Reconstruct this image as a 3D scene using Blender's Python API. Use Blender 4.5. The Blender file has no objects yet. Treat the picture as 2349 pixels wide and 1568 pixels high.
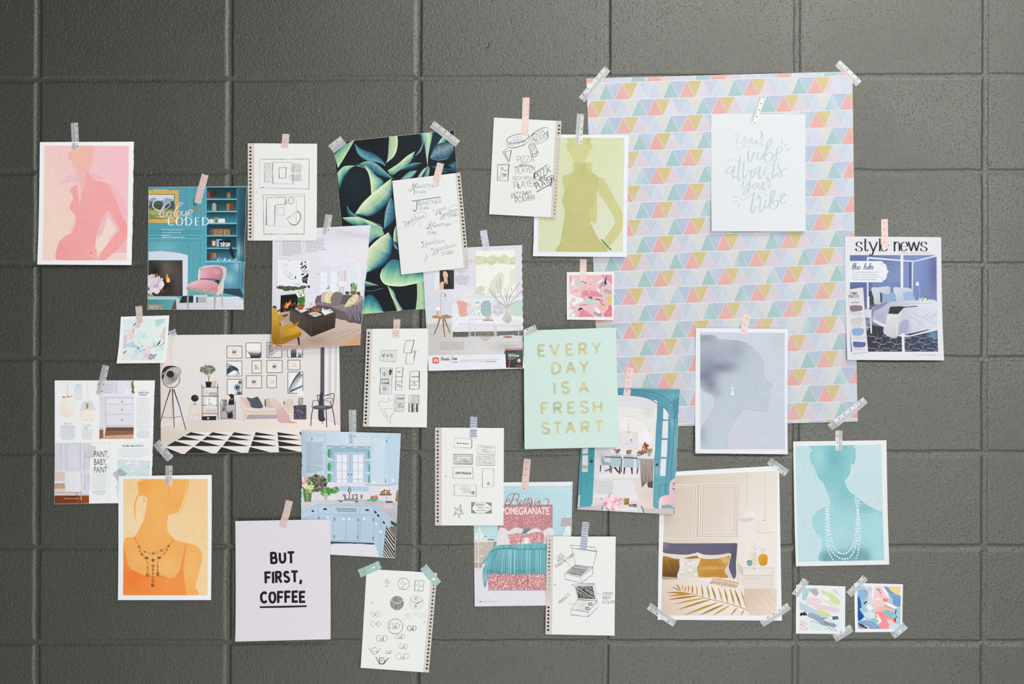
import bpy, bmesh, math, random
from mathutils import Vector, noise as mnoise
from mathutils.geometry import tessellate_polygon

# ------------------------------------------------------------------ camera, light, exposure
SC = bpy.context.scene
COL = SC.collection
W, H = 2349.0, 1568.0            # wall millimetres seen = photograph pixels
CAM_D = 3.2                      # metres from the wall

cam = bpy.data.cameras.new('camera')
cam.sensor_width = 36.0
cam.lens = 36.0 * CAM_D / (W / 1000.0)
cam.clip_start = 0.05
camo = bpy.data.objects.new('camera', cam)
COL.objects.link(camo)
camo.location = (0, -CAM_D, 0)
camo.rotation_euler = (math.radians(90), 0, 0)
SC.camera = camo

world = bpy.data.worlds.new('room_daylight')
SC.world = world
world.use_nodes = True
_n, _l = world.node_tree.nodes, world.node_tree.links
_tc = _n.new('ShaderNodeTexCoord')
_dot = _n.new('ShaderNodeVectorMath'); _dot.operation = 'DOT_PRODUCT'
_dot.inputs[1].default_value = (0.55, -0.10, -0.85)     # the room is brighter to the right and towards the floor
_l.new(_tc.outputs['Generated'], _dot.inputs[0])
_mr = _n.new('ShaderNodeMapRange')
for _k, _v in zip(('From Min', 'From Max', 'To Min', 'To Max'), (-0.50, 0.75, 0.03, 0.46)):
    _mr.inputs[_k].default_value = _v
_l.new(_dot.outputs['Value'], _mr.inputs['Value'])
_l.new(_mr.outputs['Result'], _n['Background'].inputs[1])
_n['Background'].inputs[0].default_value = (0.985, 0.99, 1.0, 1)


def area(name, loc, target, sx, sy, watts, col):
    l = bpy.data.lights.new(name, 'AREA')
    l.shape = 'RECTANGLE'
    l.size, l.size_y, l.energy, l.color = sx, sy, watts, col
    o = bpy.data.objects.new(name, l)
    COL.objects.link(o)
    o.location = loc
    o.rotation_euler = (Vector(target) - Vector(loc)).to_track_quat('-Z', 'Y').to_euler()
    return o


area('window_daylight', (1.75, -4.4, 0.75), (0.2, 0, 0), 2.5, 2.4, 106, (1.0, 0.995, 0.98))
area('ceiling_light', (1.05, -1.15, 2.1), (0.5, 0, 0.0), 2.4, 0.5, 36, (1.0, 0.985, 0.96))
area('high_window_daylight', (1.0, -4.6, 2.15), (0.2, 0, 0.2), 0.9, 0.6, 24, (1.0, 0.97, 0.97))  # unseen extra light, added for the hot spot high on the wall
area('floor_bounce', (0.5, -3.0, -2.0), (0.2, 0, -0.2), 3.0, 1.6, 34, (1.0, 0.99, 0.96))  # added fill lamp from below, lifts the sheen of the lower wall

SC.view_settings.view_transform = 'Standard'
SC.view_settings.look = 'None'
SC.view_settings.exposure = 0.0
SC.view_settings.gamma = 1.0
SC.view_settings.use_curve_mapping = False

GAIN = 1.0                       # print colour -> albedo


def X(px):
    return (px - W / 2) / 1000.0


def Zc(py):
    return (H / 2 - py) / 1000.0


# ------------------------------------------------------------------ colours and materials
def lin(c):
    return c / 12.92 if c <= 0.04045 else ((c + 0.055) / 1.055) ** 2.4


_hx = {}


def hexc(s):
    if s not in _hx:
        t = s
        if len(t) == 3:
            t = ''.join(a * 2 for a in t)
        _hx[s] = tuple(min(1.0, lin(int(t[i:i + 2], 16) / 255.0) * GAIN) for i in (0, 2, 4))
    return _hx[s]


def mixc(a, b, t):
    return (a[0] + (b[0] - a[0]) * t, a[1] + (b[1] - a[1]) * t, a[2] + (b[2] - a[2]) * t)


def nmat(name):
    m = bpy.data.materials.new(name)
    m.use_nodes = True
    nt = m.node_tree
    return m, nt, nt.nodes['Principled BSDF'], nt.nodes, nt.links


def print_mat(name, rough, mottle=0.06, scale=160.0, spec=0.3, metal=0.0, bump=0.0):
    """ink on paper: colour comes from the mesh's own colour layer, with a fine procedural paper mottle"""
    m, nt, b, N, L = nmat(name)
    at = N.new('ShaderNodeVertexColor'); at.layer_name = 'ink'
    tc = N.new('ShaderNodeTexCoord')
    nz = N.new('ShaderNodeTexNoise'); nz.inputs['Scale'].default_value = scale
    nz.inputs['Detail'].default_value = 4
    L.new(tc.outputs['Object'], nz.inputs['Vector'])
    mr = N.new('ShaderNodeMapRange')
    mr.inputs['From Min'].default_value = 0.25; mr.inputs['From Max'].default_value = 0.75
    mr.inputs['To Min'].default_value = 1 - mottle; mr.inputs['To Max'].default_value = 1 + mottle
    L.new(nz.outputs['Fac'], mr.inputs['Value'])
    mx = N.new('ShaderNodeVectorMath'); mx.operation = 'SCALE'
    L.new(at.outputs['Color'], mx.inputs[0]); L.new(mr.outputs['Result'], mx.inputs['Scale'])
    L.new(mx.outputs['Vector'], b.inputs['Base Color'])
    b.inputs['Roughness'].default_value = rough
    b.inputs['Specular IOR Level'].default_value = spec
    b.inputs['Metallic'].default_value = metal
    if bump:
        bp = N.new('ShaderNodeBump'); bp.inputs['Strength'].default_value = bump
        bp.inputs['Distance'].default_value = 0.001
        L.new(nz.outputs['Fac'], bp.inputs['Height']); L.new(bp.outputs['Normal'], b.inputs['Normal'])
    return m


M_MATTE = print_mat('matte_printed_paper', 0.75, 0.02, 300, 0.15)
M_WATER = print_mat('watercolour_print', 0.75, 0.03, 110, 0.15)
M_GLOSS = print_mat('glossy_magazine_print', 0.5, 0.05, 220, 0.22)
M_INK = print_mat('pen_ink', 0.6, 0.12, 300, 0.15)
M_GOLD = print_mat('gold_foil', 0.42, 0.3, 45, 0.5, 0.6)


def film_mat(name, col, alpha, rough, glit=None, spec=0.5):
    """translucent adhesive tape: a thin see-through film"""
    m, nt, b, N, L = nmat(name)
    tc = N.new('ShaderNodeTexCoord')
    nz = N.new('ShaderNodeTexNoise'); nz.inputs['Scale'].default_value = 260
    nz.inputs['Detail'].default_value = 3
    L.new(tc.outputs['Object'], nz.inputs['Vector'])
    mx = N.new('ShaderNodeMixRGB'); mx.inputs[1].default_value = (*hexc(col), 1)
    mx.inputs[2].default_value = (*hexc(glit or col), 1)
    cr = N.new('ShaderNodeValToRGB')
    cr.color_ramp.elements[0].position = 0.5; cr.color_ramp.elements[1].position = 0.62
    L.new(nz.outputs['Fac'], cr.inputs[0]); L.new(cr.outputs[0], mx.inputs[0])
    L.new(mx.outputs[0], b.inputs['Base Color'])
    b.inputs['Roughness'].default_value = rough
    b.inputs['Specular IOR Level'].default_value = spec
    bp = N.new('ShaderNodeBump'); bp.inputs['Strength'].default_value = 0.35
    bp.inputs['Distance'].default_value = 0.0012
    L.new(nz.outputs['Fac'], bp.inputs['Height']); L.new(bp.outputs['Normal'], b.inputs['Normal'])
    tr = N.new('ShaderNodeBsdfTransparent')
    ms = N.new('ShaderNodeMixShader'); ms.inputs[0].default_value = alpha
    L.new(tr.outputs[0], ms.inputs[1]); L.new(b.outputs[0], ms.inputs[2])
    L.new(ms.outputs[0], N['Material Output'].inputs['Surface'])
    return m


M_CLEAR = film_mat('clear_tape_film', 'f2f4f6', 0.60, 0.28)
M_PINK = film_mat('pink_glitter_tape_film', 'e6cdc8', 0.82, 0.35, 'efe0da')
M_DOT = film_mat('pink_spotted_tape_film', 'efd8d4', 0.80, 0.45, 'f2e0dc')
M_SILV = film_mat('silver_tape_film', 'd2d6e2', 0.78, 0.25, 'e4e8f0')
M_MINT = film_mat('mint_tape_film', 'a9cfcf', 0.86, 0.4, 'b6d8d8')

# ------------------------------------------------------------------ convex face helpers; a vertex is (x, y, r, g, b)


def clip_half(f, nx, ny, c):
    """part of the face with nx*x + ny*y <= c"""
    d = [nx * v[0] + ny * v[1] - c for v in f]
    if max(d) <= 0:
        return f
    if min(d) >= 0:
        return None
    out = []
    n = len(f)
    for i in range(n):
        a, b, da, db = f[i], f[(i + 1) % n], d[i], d[(i + 1) % n]
        if da <= 0:
            out.append(a)
        if (da < 0 < db) or (db < 0 < da):
            t = da / (da - db)
            out.append(tuple(a[k] + (b[k] - a[k]) * t for k in range(len(a))))
    return out if len(out) >= 3 else None


def clip_poly(f, hp):
    for nx, ny, c in hp:
        f = clip_half(f, nx, ny, c)
        if not f:
            return None
    return f


def halfplanes(poly):
    ar = sum(poly[i][0] * poly[(i + 1) % len(poly)][1] - poly[(i + 1) % len(poly)][0] * poly[i][1] for i in range(len(poly)))
    s = 1 if ar > 0 else -1
    hp = []
    for i in range(len(poly)):
        (x0, y0), (x1, y1) = poly[i], poly[(i + 1) % len(poly)]
        nx, ny = (y1 - y0) * s, -(x1 - x0) * s
        hp.append((nx, ny, nx * x0 + ny * y0))
    return hp


def split_lines(faces, nx, ny, cs):
    """cut the faces along every line nx*x + ny*y = c"""
    out = []
    for f in faces:
        d = [nx * v[0] + ny * v[1] for v in f]
        lo, hi = min(d), max(d)
        inner = [c for c in cs if lo < c - 1e-7 and c + 1e-7 < hi]
        rest = f
        for c in inner:
            a = clip_half(rest, nx, ny, c)
            if a:
                out.append(a)
            rest = clip_half(rest, -nx, -ny, -c)
            if not rest:
                break
        if rest:
            out.append(rest)
    return out


def apart(a, b):
    for f, g in ((a, b), (b, a)):
        n = len(f)
        for i in range(n):
            x0, y0, x1, y1 = f[i][0], f[i][1], f[(i + 1) % n][0], f[(i + 1) % n][1]
            nx, ny = y1 - y0, x0 - x1
            da = [nx * v[0] + ny * v[1] for v in f]
            db = [nx * v[0] + ny * v[1] for v in g]
            e = 1e-4 * (abs(nx) + abs(ny))
            if max(da) <= min(db) + e or max(db) <= min(da) + e:
                return True
    return False


def levels(fs):
    """stacking level of each face so that overlapping strokes never lie in one plane"""
    cell = 6.0
    grid = {}
    out = []
    for i, f in enumerate(fs):
        xs = [v[0] for v in f]; ys = [v[1] for v in f]
        b = (min(xs), max(xs), min(ys), max(ys))
        k = 0
        seen = set()
        cells = [(cx, cy) for cx in range(int(b[0] // cell), int(b[1] // cell) + 1) for cy in range(int(b[2] // cell), int(b[3] // cell) + 1)]
        for c in cells:
            for j in grid.get(c, ()):
                if j in seen:
                    continue
                seen.add(j)
                g, gb, gk = out[j]
                if gk >= k and b[0] < gb[1] and gb[0] < b[1] and b[2] < gb[3] and gb[2] < b[3] and not apart(f, g):
                    k = gk + 1
        out.append((f, b, k))
        for c in cells:
            grid.setdefault(c, []).append(i)
    return [o[2] for o in out]


def cut_tear(fs, a, dx, dy, nx, ny, ks, deep, fringe):
    """keep what lies inside a torn edge: ks = [(distance along, inward offset), ...]"""
    out = []
    c0 = dx * a[0] + dy * a[1]
    n0 = nx * a[0] + ny * a[1]
    near = []
    for f in fs:
        if min(nx * v[0] + ny * v[1] for v in f) - n0 > deep:
            out.append(f)
        else:
            near.append(f)
    for f in split_lines(near, dx, dy, [c0 + k[0] for k in ks]):
        m = sum(dx * v[0] + dy * v[1] for v in f) / len(f) - c0
        i = 0
        while i < len(ks) - 2 and ks[i + 1][0] < m:
            i += 1
        (t0, k0), (t1, k1) = ks[i], ks[i + 1]
        g = (k1 - k0) / ((t1 - t0) or 1)
        # inside: n - n0 >= k0 + g*(d - c0 - t0) + fringe
        ax, ay = g * dx - nx, g * dy - ny
        q = clip_half(f, ax, ay, -(n0 + k0 - g * (c0 + t0) + fringe))
        if q:
            out.append(q)
    return out


def catmull(pts, closed=False, n=6):
    m = len(pts)
    if m < 3:
        return list(pts)
    out = []
    rng = range(m) if closed else range(m - 1)
    for i in rng:
        p1, p2 = pts[i], pts[(i + 1) % m]
        p0 = pts[i - 1] if (closed or i > 0) else p1
        p3 = pts[(i + 2) % m] if (closed or i + 2 < m) else p2
        for k in range(n):
            t = k / n
            t2, t3 = t * t, t * t * t
            out.append(tuple(0.5 * (2 * p1[j] + (p2[j] - p0[j]) * t + (2 * p0[j] - 5 * p1[j] + 4 * p2[j] - p3[j]) * t2 + (3 * p1[j] - p0[j] - 3 * p2[j] + p3[j]) * t3) for j in range(len(p1))))
    if not closed:
        out.append(tuple(pts[-1]))
    return out


def nums(s):
    if not isinstance(s, str):
        return [tuple(p) for p in s]
    v = [float(a) for a in s.split()]
    return [(v[i], v[i + 1]) for i in range(0, len(v) - 1, 2)]


def inside(poly, x, y):
    r = False
    j = len(poly) - 1
    for i in range(len(poly)):
        xi, yi = poly[i]; xj, yj = poly[j]
        if (yi > y) != (yj > y) and x < (xj - xi) * (y - yi) / (yj - yi) + xi:
            r = not r
        j = i
    return r


DZ = 6e-6

# colour functions of position (zoom coordinates)


def G(base, *blobs, n=0.0, ns=0.02, seed=0):
    """base: colour or (c0, c1, x0, y0, x1, y1); blobs: (x, y, rx, ry, colour, strength)"""
    if isinstance(base, str):
        bc = hexc(base); lg = None
    else:
        lg = (hexc(base[0]), hexc(base[1])) + tuple(base[2:])
    bl = [(x, y, rx, ry, hexc(c), s) for x, y, rx, ry, c, s in blobs]

    def f(x, y):
        if lg:
            c0, c1, x0, y0, x1, y1 = lg
            dx, dy = x1 - x0, y1 - y0
            t = max(0, min(1, ((x - x0) * dx + (y - y0) * dy) / (dx * dx + dy * dy)))
            c = mixc(c0, c1, t)
        else:
            c = bc
        for bx, by, rx, ry, cc, s in bl:
            q = ((x - bx) / rx) ** 2 + ((y - by) / ry) ** 2
            if q < 6:
                c = mixc(c, cc, s * math.exp(-q))
        if n:
            k = 1 + n * mnoise.noise((x * ns + seed * 7.3, y * ns, seed * 3.1)) + 0.5 * n * mnoise.noise((x * ns * 3, y * ns * 3 + seed, 5.0))
            c = (c[0] * k, c[1] * k, c[2] * k)
        return c
    return f


# ------------------------------------------------------------------ stroke alphabets: 10 units high, y down, '~' = curved
UP = {
    'A': '0 10 4 0 8 10/1.5 6.5 6.5 6.5', 'B': '0 0 0 10/~0 0 5 .3 6 2.4 5 4.6 0 4.9/~0 4.9 6 5.2 7 7.5 6 9.7 0 10',
    'C': '~7.5 1.8 5.5 .2 3 .3 .6 2.5 .2 5.5 1 8.3 3.2 9.8 5.8 9.7 7.6 8.3', 'D': '0 0 0 10/~0 0 4 .3 7 2.6 7.4 5 7 7.4 4 9.7 0 10',
    'E': '6 0 0 0 0 10 6 10/0 5 5 5', 'F': '6 0 0 0 0 10/0 5 5 5',
    'G': '~7.5 1.8 5.5 .2 3 .3 .6 2.5 .2 5.5 1 8.3 3.2 9.8 5.8 9.6 7.6 8.2/7.6 9.5 7.6 5.5 4.8 5.5',
    'H': '0 0 0 10/7 0 7 10/0 5 7 5', 'I': '0 0 0 10', 'J': '~5 0 5 7 4.6 9 3 10 1.2 9.6 0 8', 'K': '0 0 0 10/6.5 0 0 6/2.4 4 6.8 10',
    'L': '0 0 0 10 5.5 10', 'M': '0 10 .6 0 4.5 7 8.4 0 9 10', 'N': '0 10 0 0 7 10 7 0',
    'O': '~4 0 6.8 1.2 8 5 6.8 8.8 4 10 1.2 8.8 0 5 1.2 1.2 4 0', 'P': '0 0 0 10/~0 0 5 .3 6.3 2.7 5 5.2 0 5.5',
    'R': '0 0 0 10/~0 0 5 .3 6.3 2.6 5 5 0 5.2/3 5.2 6.8 10', 'S': '~6.3 1.5 4.5 .1 2 .2 .5 1.8 1 3.8 3.5 5 6 6.3 6.6 8 5.2 9.7 2.6 9.9 .2 8.4',
    'T': '0 0 7 0/3.5 0 3.5 10', 'U': '~0 0 0 6.5 1 9.2 3.5 10 6 9.2 7 6.5 7 0', 'V': '0 0 4 10 8 0', 'W': '0 0 2.8 10 5.5 2 8.2 10 11 0',
    'Y': '0 0 3.7 5 7.4 0/3.7 5 3.7 10', 'Z': '0 0 6.5 0 0 10 6.8 10', '1': '0 0 0 10', '2': '~0 2 2 0 5 .5 5.6 3 3 7 0 10/0 10 6 9.6',
    '4': '0 0 0 5 5 5/5 0 4.6 10', '5': '6 0 1 0 .6 4/~.6 4 4 3.6 6 6 4.6 9.4 1 10', '6': '~5 0 2 2 .3 6 1 9.4 4 10 5.6 7.6 4 5.4 1 6.4',
    '9': '~5.5 3 3.5 .2 1 1.4 .6 4 2.6 5.4 5 4 5.5 1/5.5 1 5 10', '(': '~2.4 -1 .4 3 .4 8 2 11', ')': '~0 -1 2 3 2 8 .2 11',
    '-': '0 5.5 3.5 5.5', ',': '1 9 0 12', '|': '0 -2 0 12', '!': '0 0 0 7/0 9.6 0 10', "'": '0 0 0 2.5',
}
LO = {
    'a': '~5 5.6 3 5 .8 6.2 .4 8.4 1.8 10 3.8 9.2 5 5.8/~5 5.2 4.8 8.5 5.6 10 7 9',
    'b': '~0 9 2.6 4 3.4 .6 2.6 0 1.6 1.6 1 6 1.2 9.4 3 10 4.8 8.4 4.6 6.2 3 5.6 1.6 6.6',
    'c': '~4.5 6 3 5 1 6.2 .5 8.4 1.8 10 4 9.8 5.6 8.6', 'e': '~.4 8 3 7.4 4 6 3 5 1.2 6 .6 8.4 2 10 4 9.7 5.6 8.4',
    'g': '~5 5.6 3 5 .8 6.2 .6 8.4 2 9.6 4 8.6 5 5.4/~5 5.2 4.6 11 3.6 14.6 1.6 14.4 1.4 12.6 4 10.6 6.6 9',
    'i': '~0 9 1.4 5.2 1.4 8.4 2.2 10 3.6 9/1.8 3 2 3.3', 'j': '~2 5 2 11 1 14.6 -1 14.6 -1 12.6 2 10.4 4 9/2.2 3 2.4 3.4',
    'l': '~0 9 2.6 4 3 .8 2.2 0 1.2 2 1 8 2 10 3.6 9', 'm': '~0 5.4 .6 5.6 .6 10/~.6 7 2 5.2 3.2 5.6 3.2 10/~3.2 7 4.8 5.2 6 5.8 5.8 9 6.6 10 7.8 9',
    'n': '~0 5.4 .7 5.8 .7 10/~.7 7.2 2.2 5.2 3.6 5.6 3.6 8.8 4.4 10 5.6 9', 'o': '~3 5 1 6 .6 8.4 2 10 4 9.4 4.6 7.2 3.6 5.2 3 5 4 6.2 6 6',
    'r': '~0 8.6 1.6 5 2 5.8 3.4 5.6 3 8.4 3.8 10 5 9', 's': '~0 9 2.2 5.2 3.2 7 3.4 9.2 2 10 .6 9.2', 't': '~2 1 1.8 8 2.4 10 4 9.2/0 4.6 4.4 4.2',
    'u': '~0 6.4 1 5 1 8.6 2 10 3.6 9.2 4.4 5/~4.4 5 4.2 8.6 5 10 6.2 9', 'y': '~0 5.4 1 5.4 1 8.4 2.2 9.4 4 8.4 4.6 5/~4.6 5 4.2 11 3 14.6 1.2 14.4 1.2 12.6 4 10.6 6 9',
    'B': '~1 1 1 10/~-.5 1.5 3 0 5.6 1 5 4 1.4 4.8 5.6 5.4 6 8.4 3.6 10 -.4 9.6', 'T': '~-.5 1.6 2 .2 5 .8 8 0/~4 .8 3.4 6 3 9 1.4 10 0 9',
    'h': '~0 9 2.6 4 3 .8 2.2 0 1.2 2 1 10/~1 7.2 2.6 5.2 4 5.8 3.8 9 4.6 10 6 9', '-': '0 7 3 7',
}
RO = {
    's': '~4.4 6.3 3.9 5.2 2.2 5 .7 5.8 .9 7 3 7.7 4.7 8.7 4 9.8 2.2 10 .6 9.6 .1 8.6', 't': '~1.6 3.2 1.6 8.8 2.4 10 4 9.2/0 5.1 3.6 5.1',
    'y': '0 5 2.8 10/~5.8 5 3 10.2 2 12 .9 12.4 .2 11.7', 'l': '1 3.2 1 10', 'e': '~.3 7.4 4.9 7.4 4.4 5.6 2.6 5 .8 6 .2 7.8 1 9.6 2.8 10 4.9 8.8',
    'n': '1 5 1 10/~1 6.6 2.6 5 4.4 5.6 4.7 7 4.7 10', 'w': '0 5 2 10 4 5 6 10 8 5',
}
_txt = {}


def text_tris(s, bold=0.0):
    k = (s, bold)
    if k not in _txt:
        cu = bpy.data.curves.new('lettering', 'FONT')
        cu.body = s
        cu.resolution_u = 3
        cu.offset = bold
        ob = bpy.data.objects.new('lettering', cu)
        me = bpy.data.meshes.new_from_object(ob)
        tris = [[(me.vertices[i].co.x, me.vertices[i].co.y) for i in p.vertices] for p in me.polygons]
        bpy.data.objects.remove(ob)
        bpy.data.meshes.remove(me)
        bpy.data.curves.remove(cu)
        _txt[k] = tris
    return _txt[k]


def cap_h():
    if 'H' not in _hcap:
        _hcap['H'] = max(p[1] for t in text_tris('H') for p in t)
    return _hcap['H']


_hcap = {}


class Art:
    """collects printed or drawn shapes in page millimetres and links them as one mesh lying on its page"""

    def __init__(s, page, name, mat, z=(0, 0, 1), lay0=1, label=None):
        s.page, s.name, s.mat, s.label = page, name, mat, label
        s.x0, s.y0, s.sc = z
        s.faces = []                 # (face, layer)
        s.boxes = []
        s.lay0 = lay0
        s.pen = 1.0
        s.rnd = random.Random(sum(ord(c) * (i + 3) for i, c in enumerate(name + page.name)))
        s.clip = None
        s.setclip(page.clip)

    def setclip(s, poly):
        s.hp = halfplanes(poly) if poly else None

    def zclip(s, pts):
        """clip to a convex region given in zoom coordinates (None: the page)"""
        s.setclip([s.g(p) for p in nums(pts)] if pts else s.page.clip)

    def g(s, p):
        return (s.x0 + p[0] * s.sc, s.y0 + p[1] * s.sc)

    def _layer(s, faces):
        x0 = min(v[0] for f in faces for v in f); x1 = max(v[0] for f in faces for v in f)
        y0 = min(v[1] for f in faces for v in f); y1 = max(v[1] for f in faces for v in f)
        l = s.lay0
        for b in s.boxes:
            if b[4] >= l and x0 < b[1] and b[0] < x1 and y0 < b[3] and b[2] < y1:
                l = b[4] + 1
        s.boxes.append((x0, x1, y0, y1, l))
        return l

    def emit(s, polys, col, step=None, lev=False):
        """polys: convex faces in zoom coordinates"""
        if isinstance(col, tuple) and isinstance(col[0], str):
            xs = [p[0] for f in polys for p in f]; ys = [p[1] for f in polys for p in f]
            if col[0] == 'v':
                fn = G((col[1], col[2], 0, min(ys), 0, max(ys) + 1e-3))
            elif col[0] == 'h':
                fn = G((col[1], col[2], min(xs), 0, max(xs) + 1e-3, 0))
            else:
                fn = G(col)
        elif callable(col):
            fn = col
        else:
            c = hexc(col) if isinstance(col, str) else col
            fn = lambda x, y: c
        if step:
            xs = [p[0] for f in polys for p in f]; ys = [p[1] for f in polys for p in f]
            x = math.floor(min(xs) / step) * step; cx = []
            while x < max(xs):
                x += step; cx.append(x)
            y = math.floor(min(ys) / step) * step; cy = []
            while y < max(ys):
                y += step; cy.append(y)
            polys = split_lines(split_lines(polys, 1, 0, cx), 0, 1, cy)
        fs = []
        for f in polys:
            q = [s.g(p) + tuple(p[2:] if len(p) > 2 else fn(p[0], p[1])) for p in f]
            if s.hp:
                q = clip_poly(q, s.hp)
            if q:
                fs.append(q)
        for tear in s.page.tears:
            fs = cut_tear(fs, *tear)
        if fs:
            l = s._layer(fs)
            if lev and len(fs) > 1:
                lv = levels(fs)
                s.boxes[-1] = s.boxes[-1][:4] + (l + max(lv),)
                s.faces += [(f, l + k) for f, k in zip(fs, lv)]
            else:
                s.faces += [(f, l) for f in fs]

    def p(s, pts, col, step=None, smooth=False, n=5):
        pts = nums(pts)
        if smooth:
            pts = catmull(pts, True, n)
        tri = tessellate_polygon([[Vector((a, b, 0)) for a, b in pts]])
        s.emit([[pts[i] for i in t] for t in tri], col, step)

    def sp(s, pts, col, step=None, n=5):
        s.p(pts, col, step, True, n)

    def r(s, x0, y0, x1, y1, col, step=None):
        s.emit([[(x0, y0), (x1, y0), (x1, y1), (x0, y1)]], col, step)

    def e(s, cx, cy, rx, ry, col, rot=0, n=None, step=None):
        n = n or (10 if max(rx, ry) * s.sc < 3 else 22)
        c, q = math.cos(rot), math.sin(rot)
        pts = [(cx + rx * math.cos(a) * c - ry * math.sin(a) * q, cy + rx * math.cos(a) * q + ry * math.sin(a) * c) for a in (2 * math.pi * i / n for i in range(n))]
        s.emit([pts], col, step)

    def ribbon(s, pts, w, contrast=None):
        """quads along a path; w: number or list; contrast: thin share for level strokes"""
        n = len(pts)
        L, R = [], []
        for i in range(n):
            a, b = pts[max(i - 1, 0)], pts[min(i + 1, n - 1)]
            dx, dy = b[0] - a[0], b[1] - a[1]
            d = math.hypot(dx, dy) or 1e-6
            if isinstance(w, (int, float)):
                ww = w
            else:
                t = i / max(n - 1, 1) * (len(w) - 1)
                k = min(int(t), len(w) - 2)
                ww = w[k] + (w[k + 1] - w[k]) * (t - k)
            if contrast is not None:
                ww *= contrast + (1 - contrast) * abs(dy / d) ** 1.3
            # mitre
            if 0 < i < n - 1:
                ax, ay = pts[i][0] - a[0], pts[i][1] - a[1]
                la = math.hypot(ax, ay) or 1e-6
                cs = max(0.45, abs((ax * dx + ay * dy) / (la * d)))
                ww /= cs
            nx, ny = -dy / d * ww / 2, dx / d * ww / 2
            L.append((pts[i][0] + nx, pts[i][1] + ny)); R.append((pts[i][0] - nx, pts[i][1] - ny))
        return [[L[i], L[i + 1], R[i + 1], R[i]] for i in range(n - 1)]

    def l(s, pts, w, col, smooth=False, closed=False, contrast=None, n=5):
        pts = nums(pts)
        if closed:
            pts = pts + [pts[0]]
        if smooth:
            pts = catmull(pts, False, n)
        s.emit(s.ribbon(pts, w * s.pen if isinstance(w, (int, float)) else [q * s.pen for q in w], contrast), col, None, True)

    def s_(s, pts, w, col, contrast=None, n=5):
        s.l(pts, w, col, True, False, contrast, n)

    def lines(s, segs, w, col, jit=0):
        """many straight strokes on one layer: 'x0 y0 x1 y1 ...'"""
        v = [float(a) for a in segs.split()] if isinstance(segs, str) else segs
        fs = []
        for i in range(0, len(v) - 3, 4):
            q = [v[i + k] + (s.rnd.uniform(-jit, jit) if jit else 0) for k in range(4)]
            fs += s.ribbon([(q[0], q[1]), (q[2], q[3])], w * s.pen)
        s.emit(fs, col, None, True)

    def hatch(s, poly, ang, gap, w, col, jit=0.15):
        """hatching strokes inside a convex region"""
        poly = nums(poly)
        hp = halfplanes(poly)
        c, q = math.cos(ang), math.sin(ang)
        cx = sum(p[0] for p in poly) / len(poly); cy = sum(p[1] for p in poly) / len(poly)
        R = max(math.hypot(p[0] - cx, p[1] - cy) for p in poly)
        fs = []
        t = -R
        while t < R:
            j = s.rnd.uniform(-jit, jit) * gap * 2
            a = (cx - q * (t + j) - c * R, cy + c * (t + j) - q * R); b = (cx - q * (t - j) + c * R, cy + c * (t - j) + q * R)
            for f in s.ribbon([a, b], w * s.pen * s.rnd.uniform(0.7, 1.3)):
                f = clip_poly(f, hp)
                if f:
                    fs.append(f)
            t += gap * s.rnd.uniform(0.8, 1.2)
        if fs:
            s.emit(fs, col, None, True)

    def loft(s, A, B, cols, n=16, jit=0.0, smooth=True):
        """shaded surface swept from curve A to curve B; cols: [(t, colour), ...] across"""
        A, B = nums(A), nums(B)
        if smooth:
            A, B = catmull(A, False, 6), catmull(B, False, 6)

        def rs(P):
            d = [0]
            for i in range(1, len(P)):
                d.append(d[-1] + math.hypot(P[i][0] - P[i - 1][0], P[i][1] - P[i - 1][1]))
            out = []
            for k in range(n + 1):
                t = d[-1] * k / n
                i = 0
                while i < len(d) - 2 and d[i + 1] < t:
                    i += 1
                q = (t - d[i]) / ((d[i + 1] - d[i]) or 1)
                out.append((P[i][0] + (P[i + 1][0] - P[i][0]) * q, P[i][1] + (P[i + 1][1] - P[i][1]) * q))
            return out
        A, B = rs(A), rs(B)
        C = [(t, hexc(c)) for t, c in cols]
        ts = []
        for i in range(len(C) - 1):
            for k in range(3):
                ts.append(C[i][0] + (C[i + 1][0] - C[i][0]) * k / 3)
        ts.append(C[-1][0])

        def ct(t):
            t = max(C[0][0], min(C[-1][0], t))
            for i in range(len(C) - 1):
                if t <= C[i + 1][0]:
                    return mixc(C[i][1], C[i + 1][1], (t - C[i][0]) / ((C[i + 1][0] - C[i][0]) or 1))
            return C[-1][1]
        jt = [s.rnd.uniform(-jit, jit) for _ in range(n + 1)]
        g = [[(A[i][0] + (B[i][0] - A[i][0]) * t, A[i][1] + (B[i][1] - A[i][1]) * t) + ct(t + jt[i] * math.sin(math.pi * t)) for t in ts] for i in range(n + 1)]
        fs = [[g[i][k], g[i + 1][k], g[i + 1][k + 1], g[i][k + 1]] for i in range(n) for k in range(len(ts) - 1)]
        s.emit(fs, None)

    def txt(s, text, x, y, h, col, sx=1.0, rot=0, bold=0.0, slant=0, align='l'):
        """set type: x, y = left end of the baseline"""
        k = h / cap_h()
        tr = text_tris(text, bold)
        if not tr:
            return
        wd = max(p[0] for t in tr for p in t) * k * sx
        ox = {'l': 0, 'c': -wd / 2, 'r': -wd}[align]
        c, q = math.cos(rot), math.sin(rot)
        fs = []
        for t in tr:
            f = []
            for px, py in t:
                u, v = px * k * sx + py * k * slant + ox, -py * k
                f.append((x + u * c - v * q, y + u * q + v * c))
            fs.append(f)
        s.emit(fs, col)

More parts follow.
